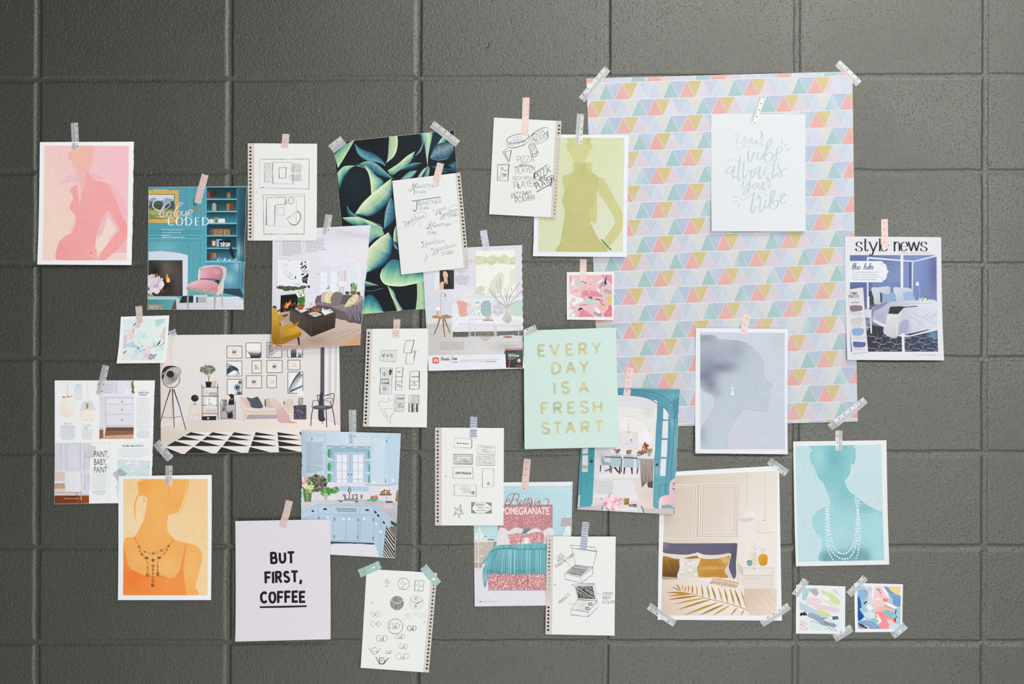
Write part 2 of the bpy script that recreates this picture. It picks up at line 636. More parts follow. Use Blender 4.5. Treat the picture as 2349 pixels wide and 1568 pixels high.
    def body(s, x, y, w, h, lead, rows, col, align='l', rot=0, last=0.6, slantx=0):
        """lines of type too small to read"""
        fs = []
        c, q = math.cos(rot), math.sin(rot)
        rd = s.rnd
        for i in range(rows):
            ww = w * (rd.uniform(0.9, 1.0) if i < rows - 1 else last)
            u = {'l': 0, 'c': (w - ww) / 2, 'r': w - ww}[align] + slantx * i
            end = u + ww
            while u < end:
                wl = rd.choice((2, 3, 4, 5, 6, 7, 8))
                for k in range(wl):
                    if u > end:
                        break
                    up = 0.42 * h if rd.random() < 0.25 else 0
                    lw = h * rd.uniform(0.42, 0.6)
                    v = i * lead
                    quad = [(u, v - h - up), (u + lw * (0.5 if up else 1), v - h - up), (u + lw, v), (u, v)]
                    fs.append([(x + a * c - b * q, y + a * q + b * c) for a, b in quad])
                    u += lw + h * 0.2
                u += h * 0.55
        s.emit(fs, mixc(hexc(col), hexc('d6d6dc'), 0.3))

    def hand(s, text, x, y, h, w, col, font=UP, slant=0.0, rot=0.0, contrast=None, gap=2.2, serif=0, jit=0.0, sx=1.0, inline=None, ends=0):
        """lettering drawn with a pen: y = baseline"""
        k = h / 10.0
        cx = 0.0
        w = w * s.pen
        c, q = math.cos(rot), math.sin(rot)
        fs = []
        for ch in text:
            if ch == ' ':
                cx += 4.5 * sx; continue
            g = font.get(ch) or UP.get(ch.upper())
            if not g:
                continue
            mxx = 0
            jy = s.rnd.uniform(-jit, jit) * 2

            def place(pt):
                u = (cx + pt[0] * sx + (10 - pt[1]) * slant) * k
                v = (pt[1] - 10 + jy) * k
                return (x + u * c - v * q, y + u * q + v * c)
            for st in g.split('/'):
                sm = st[0] == '~'
                pts = nums(st[1:] if sm else st)
                mxx = max(mxx, max(p[0] for p in pts))
                if jit:
                    pts = [(a + s.rnd.uniform(-jit, jit), b + s.rnd.uniform(-jit, jit)) for a, b in pts]
                raw = pts
                if sm:
                    pts = catmull(pts, False, 6)
                P = [place(a) for a in pts]
                if sm or len(P) == 2:
                    segs = [P]
                else:
                    segs = [P[i:i + 2] for i in range(len(P) - 1)]
                for sg in segs:
                    if inline:
                        d = inline
                        for o in (-d, d):
                            off = []
                            for i in range(len(sg)):
                                a, b = sg[max(i - 1, 0)], sg[min(i + 1, len(sg) - 1)]
                                L_ = math.hypot(b[0] - a[0], b[1] - a[1]) or 1
                                off.append((sg[i][0] - (b[1] - a[1]) / L_ * o, sg[i][1] + (b[0] - a[0]) / L_ * o))
                            fs += s.ribbon(off, w, contrast)
                    else:
                        if ends and len(sg) == 2:
                            a, b = sg
                            L_ = math.hypot(b[0] - a[0], b[1] - a[1]) or 1
                            ux, uy = (b[0] - a[0]) / L_ * ends, (b[1] - a[1]) / L_ * ends
                            sg = [(a[0] - ux, a[1] - uy), (b[0] + ux, b[1] + uy)]
                        fs += s.ribbon(sg, w, contrast)
                if serif and not sm:
                    for e0, e1 in ((raw[0], raw[1]), (raw[-1], raw[-2])):
                        if abs(e0[1] - e1[1]) > 2.5:
                            fs += s.ribbon([place((e0[0] - serif, e0[1])), place((e0[0] + serif, e0[1]))], w * 0.32)
            cx += (mxx + gap) * sx
        s.emit(fs, col, None, True)
        return cx * k

    def blobs(s, region, n, r0, r1, cols, kind='e', ang=(0, 6.28), asp=(0.4, 0.9)):
        """many small leaves, petals or specks scattered in a region"""
        region = nums(region)
        xs = [p[0] for p in region]; ys = [p[1] for p in region]
        rd = s.rnd
        lay = []
        k = 0
        tries = 0
        while k < n and tries < n * 30:
            tries += 1
            x, y = rd.uniform(min(xs), max(xs)), rd.uniform(min(ys), max(ys))
            if not inside(region, x, y):
                continue
            k += 1
            r = rd.uniform(r0, r1); a = rd.uniform(*ang); b = r * rd.uniform(*asp)
            c, q = math.cos(a), math.sin(a)
            m = 7 if kind == 'e' else 4
            if kind == 'leaf':
                loc = [(-r, 0), (-r * .3, b), (r * .3, b * .9), (r, 0), (r * .3, -b * .9), (-r * .3, -b)]
            elif kind == 'line':
                loc = [(-r, -b), (r, -b), (r, b), (-r, b)]
            else:
                loc = [(r * math.cos(t), b * math.sin(t)) for t in (2 * math.pi * i / m for i in range(m))]
            cc = hexc(rd.choice(cols))
            lay.append([(x + u * c - v * q, y + u * q + v * c) + cc for u, v in loc])
        if lay:
            s.emit(lay, None, None, True)

    def done(s):
        pg = s.page
        if not s.faces:
            return None
        vs, fcs, cols = [], [], []
        ks = pg.knots
        by = {}
        for f, l in s.faces:
            by.setdefault(l, []).append(f)
        for l in sorted(by):
            for f in split_lines(by[l], pg.nx, pg.ny, ks):
                i0 = len(vs)
                ar = 0.0
                for i in range(len(f)):
                    a, b = f[i], f[(i + 1) % len(f)]
                    ar += a[0] * b[1] - b[0] * a[1]
                if ar > 0:
                    f = f[::-1]
                for v in f:
                    vs.append(pg.loc(v[0], v[1], l * DZ))
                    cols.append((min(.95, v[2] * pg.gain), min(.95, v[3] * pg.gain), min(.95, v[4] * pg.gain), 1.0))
                fcs.append(tuple(range(i0, len(vs))))
        me = bpy.data.meshes.new(s.name)
        me.from_pydata(vs, [], fcs)
        ca = me.color_attributes.new('ink', 'FLOAT_COLOR', 'POINT')
        ca.data.foreach_set('color', [c for q in cols for c in q])
        me.materials.append(s.mat)
        me.update()
        o = bpy.data.objects.new(s.name, me)
        COL.objects.link(o)
        o.parent = pg.root
        if s.label:
            o['label'] = s.label
        return o


PAGES = []


class Page:
    """one sheet on the wall: corners in wall millimetres, z0 above the wall, lift of top and bottom edges"""

    def __init__(s, name, label, cat, corners, z0=1.0, lift=4.0, top=0.6, paper='e6e9ea', torn='', holes=None, inset=0.4, part='sheet', mat=None, group=None, k=7, amp=1.6, wave=None, turn=0.0, strip=None, fringe=0.5):
        s.name = name
        s.fringe = fringe
        TL, TR, BR, BL = s.c = nums(corners)
        s.clip = None
        mx, my = (TL[0] + TR[0]) / 2, (TL[1] + TR[1]) / 2
        bx, by = (BL[0] + BR[0]) / 2, (BL[1] + BR[1]) / 2
        s.h = math.hypot(bx - mx, by - my)
        a = math.atan2(by - my, bx - mx) + turn
        s.nx, s.ny = math.cos(a), math.sin(a)
        d = [s.nx * p[0] + s.ny * p[1] for p in s.c]
        s.o, s.h = min(d), max(d) - min(d)
        s.z0, s.lb, s.lt = z0, lift, top
        s.knots = [s.o + s.h * i / k for i in range(1, k)]
        s.kv = [s.o + s.h * i / k for i in range(k + 1)]
        s.z0 = 0.0
        s.zv = [s.zf((q - s.o) / s.h) for q in s.kv]
        need = z0
        for i in range(13):
            for j in range(13):
                u, v = i / 12, j / 12
                x = (TL[0] * (1 - u) + TR[0] * u) * (1 - v) + (BL[0] * (1 - u) + BR[0] * u) * v
                y = (TL[1] * (1 - u) + TR[1] * u) * (1 - v) + (BL[1] * (1 - u) + BR[1] * u) * v
                t = top_z(x, y)
                if t > 0:
                    need = max(need, t + 0.6 - s.z(x, y))
        s.z0 = need
        s.zv = [q + need for q in s.zv]
        s.cx, s.cy = sum(p[0] for p in s.c) / 4, sum(p[1] for p in s.c) / 4
        s.gain = 1.0 / (0.80 + 0.20 * s.cx / W + 0.43 * (s.cx / W) * (1 - s.cy / H))  # light falloff cancelled in the colour: albedo scaled by position on the wall
        s.root = bpy.data.objects.new(name, None)
        s.root.empty_display_size = 0.05
        COL.objects.link(s.root)
        s.root.location = (X(s.cx), 0, Zc(s.cy))
        s.root['label'] = label
        s.root['category'] = cat
        if group:
            s.root['group'] = group
        out = s.outline(torn, amp, wave)
        s.clip = [(p[0] + (s.cx - p[0]) / math.hypot(p[0] - s.cx, p[1] - s.cy) * inset * 1.4, p[1] + (s.cy - p[1]) / math.hypot(p[0] - s.cx, p[1] - s.cy) * inset * 1.4) for p in s.c]
        s.out = out
        PAGES.append(s)
        if strip:                      # a perforated margin: its own part with punched holes
            main, marg, hls = strip
            s.slab(part, main, [], mat or M_MATTE, paper)
            s.slab('perforated_margin', marg, hls, mat or M_MATTE, 'cdc6be').__setitem__('label', 'beige margin with a row of punched holes')
        else:
            s.slab(part, out, holes or [], mat or M_MATTE, paper)

    def zf(s, t):
        z = s.z0
        if t > 0.45:
            z += s.lb * ((t - 0.45) / 0.55) ** 2
        if t < 0.3:
            z += s.lt * ((0.3 - t) / 0.3) ** 2
        return z

    def z(s, x, y):
        q = s.nx * x + s.ny * y
        kv = s.kv
        if q <= kv[0]:
            return s.zv[0]
        for i in range(len(kv) - 1):
            if q <= kv[i + 1]:
                return s.zv[i] + (s.zv[i + 1] - s.zv[i]) * (q - kv[i]) / (kv[i + 1] - kv[i])
        return s.zv[-1]

    def loc(s, x, y, dz=0.0):
        return ((x - s.cx) / 1000.0, -(s.z(x, y) / 1000.0 + dz), (s.cy - y) / 1000.0)

    def outline(s, torn, amp, wave):
        rd = random.Random(int(s.cx * 13 + s.cy * 7))
        out = []
        s.tears = []
        names = 'trbl'
        for i in range(4):
            a, b = s.c[i], s.c[(i + 1) % 4]
            if names[i] in torn:
                n = int(math.hypot(b[0] - a[0], b[1] - a[1]) / 2.2)
                d = math.hypot(b[0] - a[0], b[1] - a[1])
                nx, ny = -(b[1] - a[1]) / d, (b[0] - a[0]) / d      # inward (clockwise in y-down)
                ks = []
                for j in range(n):
                    t = j / n
                    k = amp * (0.6 + 0.7 * mnoise.noise((t * 9, s.cx, 0)) + 0.5 * mnoise.noise((t * 40, s.cy, 1)) + 0.25 * rd.uniform(-1, 1))
                    if wave:
                        k += wave[0] * (0.5 + 0.5 * math.sin(t * wave[1] * 6.28)) 
                    k *= min(1, t * 12, (1 - t) * 12)
                    out.append((a[0] + (b[0] - a[0]) * t + nx * k, a[1] + (b[1] - a[1]) * t + ny * k))
                    ks.append((t * d, k))
                ks.append((d, 0.0))
                s.tears.append((a, (b[0] - a[0]) / d, (b[1] - a[1]) / d, nx, ny, ks, max(q[1] for q in ks) + 3, s.fringe))
            else:
                out.append(a)
        return out

    def slab(s, name, out, holes, mat, paper):
        loops = [out] + list(holes)
        tri = tessellate_polygon([[Vector((p[0], p[1], 0)) for p in lp] for lp in loops])
        flat = [p for lp in loops for p in lp]
        faces = split_lines([[flat[i] for i in t] for t in tri], s.nx, s.ny, s.knots)
        vs, fc = [], []
        idx = {}

        def v(p, b):
            k = (round(p[0], 3), round(p[1], 3), b)
            if k not in idx:
                idx[k] = len(vs)
                vs.append(s.loc(p[0], p[1], 0 if b == 0 else -0.0003))
            return idx[k]
        for f in faces:
            ar = sum(f[i][0] * f[(i + 1) % len(f)][1] - f[(i + 1) % len(f)][0] * f[i][1] for i in range(len(f)))
            if ar > 0:
                f = f[::-1]
            a = [v(p, 0) for p in f]
            if len(set(a)) < 3:
                continue
            fc.append(a)
            fc.append([v(p, 1) for p in f[::-1]])
        ed = {}
        for f in fc:
            for i in range(len(f)):
                e = (f[i], f[(i + 1) % len(f)])
                ed[e] = 1
        inv = {i: k for k, i in idx.items()}
        walls = []
        for (a, b) in list(ed):
            if (b, a) not in ed and inv[a][2] == 0 and inv[b][2] == 0:
                walls.append([b, a, idx[(inv[a][0], inv[a][1], 1)], idx[(inv[b][0], inv[b][1], 1)]])
        me = bpy.data.meshes.new(name)
        me.from_pydata(vs, [], fc + walls)
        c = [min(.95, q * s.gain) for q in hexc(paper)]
        ca = me.color_attributes.new('ink', 'FLOAT_COLOR', 'POINT')
        ca.data.foreach_set('color', [q for _ in vs for q in (c[0], c[1], c[2], 1.0)])
        me.materials.append(mat)
        me.update()
        o = bpy.data.objects.new(name, me)
        COL.objects.link(o)
        o.parent = s.root
        return o

    def quad(s, u0, v0, u1, v1):
        """a rectangle in page fractions -> wall millimetres"""
        TL, TR, BR, BL = s.c

        def m(u, v):
            return tuple((TL[k] * (1 - u) + TR[k] * u) * (1 - v) + (BL[k] * (1 - u) + BR[k] * u) * v for k in (0, 1))
        return [m(u0, v0), m(u1, v0), m(u1, v1), m(u0, v1)]


def top_z(x, y, skip=None):
    z = 0.0
    for p in PAGES:
        if p is not skip and inside(p.c, x, y):
            z = max(z, p.z(x, y) + 0.15)
    return z

# ------------------------------------------------------------------ the wall: painted concrete blocks
VJ = [-348, 86, 525, 958, 1391, 1827, 2259, 2694]
HJ = [-40, 178, 394, 606, 822, 1038, 1254, 1472, 1690]


def build_wall():
    import numpy as np

    def axis(lo, hi, js, fine, coarse):
        v = list(np.arange(lo, hi + 1, coarse))
        for j in js:
            v += list(np.arange(j - 22, j + 23, fine))
        v = sorted(set(round(float(a), 2) for a in v))
        out = [v[0]]
        for a in v[1:]:
            if a - out[-1] > fine * 0.6:
                out.append(a)
        return np.array(out)
    xs = axis(-420, 2780, VJ, 1.6, 10)
    ys = axis(-260, 1830, HJ, 1.6, 10)
    nx, ny = len(xs), len(ys)
    XX, YY = np.meshgrid(xs, ys)
    Z = np.zeros_like(XX)

    def wob(a, k, seed):
        return np.array([mnoise.noise((q * k, seed, 0.3)) + 0.5 * mnoise.noise((q * k * 4, seed, 2.1)) for q in a])
    for i, j in enumerate(HJ):
        o = wob(xs, 0.012, i * 3.7) * 1.8
        up = wob(xs, 0.05, i * 5.1 + 40) * 1.5
        tilt = (xs - W / 2) * (0.004 if i == 1 else 0.0) * -1
        d = YY - (j + o[None, :] + tilt[None, :])
        hw = np.where(d < 0, 6.0 + up[None, :], 7.0)
        g = np.exp(-np.abs(d / hw) ** np.where(d < 0, 5.5, 3.0))
        Z = np.maximum(Z, 2.3 * g)
    for i, j in enumerate(VJ):
        o = wob(ys, 0.010, i * 2.9 + 9) * 1.5
        e = wob(ys, 0.05, i * 4.3 + 70) * 0.9
        d = XX - (j + o[:, None] + ((YY - H / 2) * -0.003))
        right = j > 1500
        hw = np.where(d < 0, 7.6 + e[:, None], 7.2)
        sh = np.where((d > 0) != right, 5.5, 3.6)
        g = np.exp(-np.abs(d / hw) ** sh)
        Z = np.maximum(Z, 2.1 * g)
    # blocks are not perfectly flush
    rd = random.Random(4)
    for a in range(len(VJ) - 1):
        for b in range(len(HJ) - 1):
            m = (XX > VJ[a]) & (XX < VJ[a + 1]) & (YY > HJ[b]) & (YY < HJ[b + 1])
            Z[m] += rd.uniform(0, 0.5)
    co = np.stack([(XX - W / 2) / 1000.0, Z / 1000.0, (H / 2 - YY) / 1000.0], axis=-1).reshape(-1, 3)
    idx = np.arange(nx * ny).reshape(ny, nx)
    q = np.stack([idx[:-1, :-1], idx[1:, :-1], idx[1:, 1:], idx[:-1, 1:]], axis=-1).reshape(-1, 4)
    # give the wall a back so that it is a solid slab
    n0 = len(co)
    c = [(co[i][0], 0.19, co[i][2]) for i in (idx[0, 0], idx[-1, 0], idx[-1, -1], idx[0, -1])]
    verts = co.tolist() + c
    faces = q.tolist() + [[n0 + 3, n0 + 2, n0 + 1, n0]]
    faces.append([n0, n0 + 1] + idx[:, 0][::-1].tolist())
    faces.append([n0 + 1, n0 + 2] + idx[-1, :][::-1].tolist())
    faces.append([n0 + 2, n0 + 3] + idx[:, -1].tolist())
    faces.append([n0 + 3, n0] + idx[0, :].tolist())
    me = bpy.data.meshes.new('wall_back')
    me.from_pydata(verts, [], faces)
    me.polygons.foreach_set('use_smooth', [True] * len(q) + [False] * 5)
    me.update()
    m, nt, b, N, L = nmat('dark_grey_block_paint')
    tc = N.new('ShaderNodeTexCoord')

    def noise(scale, detail, rough=0.5):
        n = N.new('ShaderNodeTexNoise')
        n.inputs['Scale'].default_value = scale
        n.inputs['Detail'].default_value = detail
        n.inputs['Roughness'].default_value = rough
        L.new(tc.outputs['Object'], n.inputs['Vector'])
        return n

    def rng(sock, a, bb, c0, d):
        r = N.new('ShaderNodeMapRange'); r.interpolation_type = 'SMOOTHSTEP'
        for k, v in zip(('From Min', 'From Max', 'To Min', 'To Max'), (a, bb, c0, d)):
            r.inputs[k].default_value = v
        L.new(sock, r.inputs['Value'])
        return r.outputs['Result']

    def math2(op, a, bb):
        r = N.new('ShaderNodeMath'); r.operation = op
        for i, v in enumerate((a, bb)):
            if isinstance(v, (int, float)):
                r.inputs[i].default_value = v
            else:
                L.new(v, r.inputs[i])
        return r.outputs[0]
    peel = noise(400, 2, 0.5)
    lump = noise(120, 2, 0.4)
    pit = noise(215, 1, 0.4)
    dens = noise(3.2, 2, 0.5)
    thr = rng(dens.outputs['Fac'], 0.35, 0.65, -0.055, 0.03)
    pv = math2('ADD', pit.outputs['Fac'], thr)
    pits = rng(pv, 0.62, 0.74, 0.0, 1.0)
    big = N.new('ShaderNodeTexVoronoi'); big.inputs['Scale'].default_value = 85
    L.new(tc.outputs['Object'], big.inputs['Vector'])
    bigp = rng(big.outputs['Distance'], 0.08, 0.20, 1.0, 0.0)
    bsel = rng(big.outputs['Color'], 0.84, 0.86, 0.0, 1.0)
    bigp = math2('MULTIPLY', bigp, bsel)
    hgt = math2('ADD', math2('MULTIPLY', peel.outputs['Fac'], rng(dens.outputs['Fac'], 0.3, 0.7, 1.0, 0.6)), math2('MULTIPLY', lump.outputs['Fac'], 0.4))
    hgt = math2('SUBTRACT', hgt, math2('MULTIPLY', pits, 0.42))
    hgt = math2('SUBTRACT', hgt, math2('MULTIPLY', bigp, 0.2))
    bp = N.new('ShaderNodeBump')
    bp.inputs['Strength'].default_value = 0.62
    bp.inputs['Distance'].default_value = 0.002
    L.new(hgt, bp.inputs['Height'])
    L.new(bp.outputs['Normal'], b.inputs['Normal'])
    cr = N.new('ShaderNodeMixRGB')
    cr.inputs[1].default_value = (0.038, 0.039, 0.032, 1)
    cr.inputs[2].default_value = (0.032, 0.033, 0.027, 1)
    tone = noise(6, 3)
    L.new(tone.outputs['Fac'], cr.inputs[0])
    L.new(cr.outputs[0], b.inputs['Base Color'])
    b.inputs['Roughness'].default_value = 0.40
    b.inputs['Specular IOR Level'].default_value = 0.67
    b.inputs['IOR'].default_value = 1.7      # thick gloss enamel
    b.inputs['Specular Tint'].default_value = (1.0, 1.0, 0.93, 1)
    me.materials.append(m)
    o = bpy.data.objects.new('wall_back', me)
    COL.objects.link(o)
    o['kind'] = 'structure'
    o['label'] = 'dark grey painted concrete block wall with tooled joints'
    return o


build_wall()


def build_thread():
    # a short dark thread stuck to the paint
    cu = bpy.data.curves.new('thread', 'CURVE')
    cu.dimensions = '3D'
    cu.bevel_depth = 0.0007
    sp = cu.splines.new('POLY')
    pts = catmull(nums('1121 97 1122.5 101 1121 106 1118.5 109.5 1115 110.5'), False, 5)
    sp.points.add(len(pts) - 1)
    for p, (x, y) in zip(sp.points, pts):
        p.co = (X(x), -0.0006, Zc(y), 1)
    ob = bpy.data.objects.new('thread', cu)
    me = bpy.data.meshes.new_from_object(ob)
    bpy.data.objects.remove(ob)
    m, nt, b, N, L = nmat('black_thread')
    b.inputs['Base Color'].default_value = (0.008, 0.008, 0.008, 1)
    me.materials.clear()
    me.materials.append(m)
    o = bpy.data.objects.new('thread', me)
    COL.objects.link(o)
    o['label'] = 'short curled black thread stuck to the bare wall above the sheets'
    o['category'] = 'thread'


build_thread()

# ------------------------------------------------------------------ the sheets on the wall
def notebook(name, label, corners, side, frac, nh, v0, v1, hr=2.6, paper='e2e4e2', slit=True, nodge=(), **kw):
    """a page torn from a ring notebook: punched margin on one side"""
    TL, TR, BR, BL = nums(corners)

    def m(u, v):
        if side == 'r':
            u = 1 - u
        return tuple((TL[k] * (1 - u) + TR[k] * u) * (1 - v) + (BL[k] * (1 - u) + BR[k] * u) * v for k in (0, 1))
    marg = [m(0, 0), m(frac, 0), m(frac, 1), m(0, 1)]
    main = [m(frac, 0), m(1, 0), m(1, 1), m(frac, 1)]
    rd = random.Random(int(TL[0]))
    a, b = m(0, .5), m(frac, .5)
    ux, uy = b[0] - a[0], b[1] - a[1]
    ln = math.hypot(ux, uy); ux, uy = ux / ln, uy / ln
    vx, vy = -uy, ux
    if vy < 0:
        vx, vy = -vx, -vy
    hl = []
    for i in range(nh):
        v = v0 + (v1 - v0) * i / (nh - 1)
        a = m(0, v)
        dist = ln * 0.40
        c = (a[0] + ux * dist, a[1] + uy * dist)
        pts = []
        for k in range(12):
            t = 2 * math.pi * k / 12
            pts.append((c[0] + hr * math.cos(t) * ux + hr * math.sin(t) * vx, c[1] + hr * math.cos(t) * uy + hr * math.sin(t) * vy))
        if slit and rd.random() < 0.6:
            e = dist - 0.5
            q = [(-e, -0.35), (-e, 0.35)]
            pts[6:7] = [(c[0] + x * ux + y * vx, c[1] + x * uy + y * vy) for x, y in ([(-hr, 0.35), (-e, 0.35), (-e, -0.35), (-hr, -0.35)])]
        hl.append(pts)
    return Page(name, label, 'notebook page', corners, paper=paper, strip=(main, marg, hl), inset=0.2, **kw)


P = {}
# lowest sheets first
P['pattern'] = Page('patterned_paper', 'big sheet of pastel triangle wrapping paper, the largest sheet on the wall', 'wrapping paper',
                    '1345 180 1955 164 1966 966 1375 981', z0=1.0, lift=5, top=0.3, paper='dddfea', k=10)
P['succulent'] = Page('photo_poster', 'dark poster of teal and green succulent leaves', 'poster', '764 327 1041 298 1073 701 806 722', z0=1.0, lift=4, paper='cfd4d4', part='sheet')
P['whiteroom'] = Page('photo_poster', 'poster of a white living room with a black and white triangle rug', 'poster', '367 768 778 765 782 1034 370 1041', z0=1.0, lift=4.5, paper='ddd9d6')
P['style'] = Page('magazine_page', 'magazine page with pendant lamps, a white dresser and the words PAINT, BABY, PAINT', 'magazine page', '126 872 356 872 348 1152 126 1155', z0=1.0, lift=4, paper='e3e6ec', torn='r', amp=1.5)
P['coded'] = Page('magazine_page', 'torn magazine page of a teal room with a pink armchair and bookcase', 'magazine page', '341 429 567 427 560 710 339 710', z0=1.0, lift=3.5, paper='d5dde0', torn='r', amp=2.0)
P['pink'] = Page('art_print', 'pink watercolour print of a woman with hand on hip', 'art print', '92 326 308 325 304 608 88 607', z0=1.0, lift=7, paper='e4eaee', torn='r', amp=1.2)
P['beauti'] = Page('magazine_page', 'paint advertisement page with a white sofa and a vase of bare branches', 'magazine page', '968 572 1198 562 1203 844 984 850', z0=1.0, lift=12, paper='dcdde4', torn='r', amp=1.2, wave=(1.6, 16))
P['living'] = Page('magazine_page', 'magazine page of a living room with grey sofa, fireplace and mustard chair', 'magazine page', '626 528 851 516 827 791 624 803', z0=1.0, lift=8, paper='dcd9e2', torn='r', amp=1.6)
P['kitchen'] = Page('magazine_page', 'torn magazine page of a pale blue kitchen', 'magazine page', '692 987 920 993 907 1278 690 1266', z0=1.0, lift=5, paper='d3e0ea', torn='l', amp=2.6)
P['pomegranate'] = Page('magazine_page', 'magazine page of a bed with red headboard and turquoise blanket', 'magazine page', '1086 1106 1314 1104 1309 1386 1089 1389', z0=1.0, lift=6, paper='dcdce2', torn='r', amp=1.4)
P['bedroom'] = Page('photo_poster', 'white bordered poster of a bedroom with golden palm leaf bedding', 'poster', '1514 1083 1787 1067 1793 1422 1508 1420', z0=1.0, lift=3, top=1.0, paper='e6e8ea')
P['teal'] = Page('magazine_page', 'magazine page of teal doors opening on a dining room', 'magazine page', '1341 887 1560 892 1547 1178 1324 1166', z0=1.0, lift=7, paper='d0dde2', torn='r', amp=2.2)
P['green'] = Page('art_print', 'olive green watercolour print of a woman in a sleeveless top', 'art print', '1229 308 1442 310 1437 590 1222 588', z0=1.0, lift=9, paper='e4e7f0', torn='l', amp=1.0)
P['pastel'] = Page('art_card', 'small pastel mint and pink abstract card beside the teal room page', 'art card', '278 726 389 723 382 832 271 833', z0=1.0, lift=11, paper='e3e7e8')
P['pinkabs'] = Page('art_card', 'small pink abstract card overlapping the edge of the triangle paper', 'art card', '1300 624 1409 623 1407 734 1300 733', z0=1.0, lift=5, paper='e6e8e8')
P['vibe'] = Page('lettering_print', 'white print with pale brush lettering on the triangle paper', 'lettering print', '1631 261 1847 262 1847 531 1631 531', z0=1.0, lift=6, paper='e2e6e9')
P['news'] = Page('magazine_page', 'magazine page headed style news with a blue four-poster bed', 'magazine page', '1937 542 2158 544 2162 826 1941 825', z0=1.0, lift=10, paper='e2e4ea')
P['grey'] = Page('art_print', 'grey blue watercolour print of a head in profile', 'art print', '1595 752 1806 754 1804 1040 1593 1038', z0=1.0, lift=11, paper='e4e6ec')
P['tealprint'] = Page('art_print', 'turquoise watercolour print of a woman with long pearl necklaces', 'art print', '1819 1012 2033 1009 2038 1293 1824 1297', z0=1.0, lift=7, paper='e2e6e8')
P['mint'] = Page('lettering_print', 'mint green poster with gold foil capitals EVERY DAY IS A FRESH START', 'lettering print', '1201 758 1412 751 1419 1023 1203 1028', z0=1.0, lift=8, paper='c9dfd8')
P['orange'] = Page('art_print', 'orange watercolour print of a woman with a beaded necklace', 'art print', '273 1091 487 1088 486 1374 273 1374', z0=1.0, lift=4, paper='e2e6ee')
P['coffee'] = Page('lettering_print', 'pale lilac print with bold black lettering BUT FIRST, COFFEE', 'lettering print', '542 1193 758 1189 761 1461 544 1466', z0=1.0, lift=11, paper='d6d1d9')
P['absA'] = Page('art_card', 'small abstract card with lime, pink and slate brush strokes', 'art card', '1826 1340 1939 1344 1938 1453 1825 1452', z0=1.0, lift=1.5, paper='e2e6e9')
P['absB'] = Page('art_card', 'small abstract card with coral, blue and yellow paint', 'art card', '1959 1336 2071 1339 2069 1448 1961 1449', z0=1.0, lift=1.5, paper='e6e8ee')
P['floor'] = notebook('notebook_page', 'graph paper page with two pencil floor plans', '569 329 728 330 727 552 569 552', 'l', 0.095, 25, .045, .96, z0=1.0, lift=2.5)
P['gartner'] = notebook('notebook_page', 'tilted graph paper page of blue pen lettering on the succulent poster', '900 415 1056 396 1076 613 921 630', 'r', 0.075, 25, .045, .97, z0=1.0, lift=4)
P['pizza'] = notebook('notebook_page', 'lined page with pencil pizza sketches and lettering', '1133 270 1288 278 1276 500 1122 492', 'r', 0.085, 25, .05, .96, z0=1.0, lift=5)
P['states'] = notebook('notebook_page', 'graph paper page with sketched cards, stripes and a map outline', '842 754 983 753 980 979 834 977', 'l', 0.098, 25, .045, .96, z0=1.0, lift=2.5)
P['cards'] = notebook('notebook_page', 'plain page with business card sketches and a shaded star', '998 980 1156 981 1155 1204 998 1204', 'l', 0.098, 25, .04, .955, z0=1.0, lift=2.5)
P['boxes'] = notebook('notebook_page', 'graph paper page with drawings of two open gift boxes', '1254 1229 1412 1229 1409 1455 1251 1452', 'l', 0.095, 25, .04, .955, z0=1.0, lift=4)
P['cwd'] = notebook('notebook_page', 'graph paper page of round monogram logo sketches below the kitchen page', '841 1304 1003 1313 984 1540 828 1529', 'r', 0.085, 25, .05, .96, z0=1.0, lift=7)


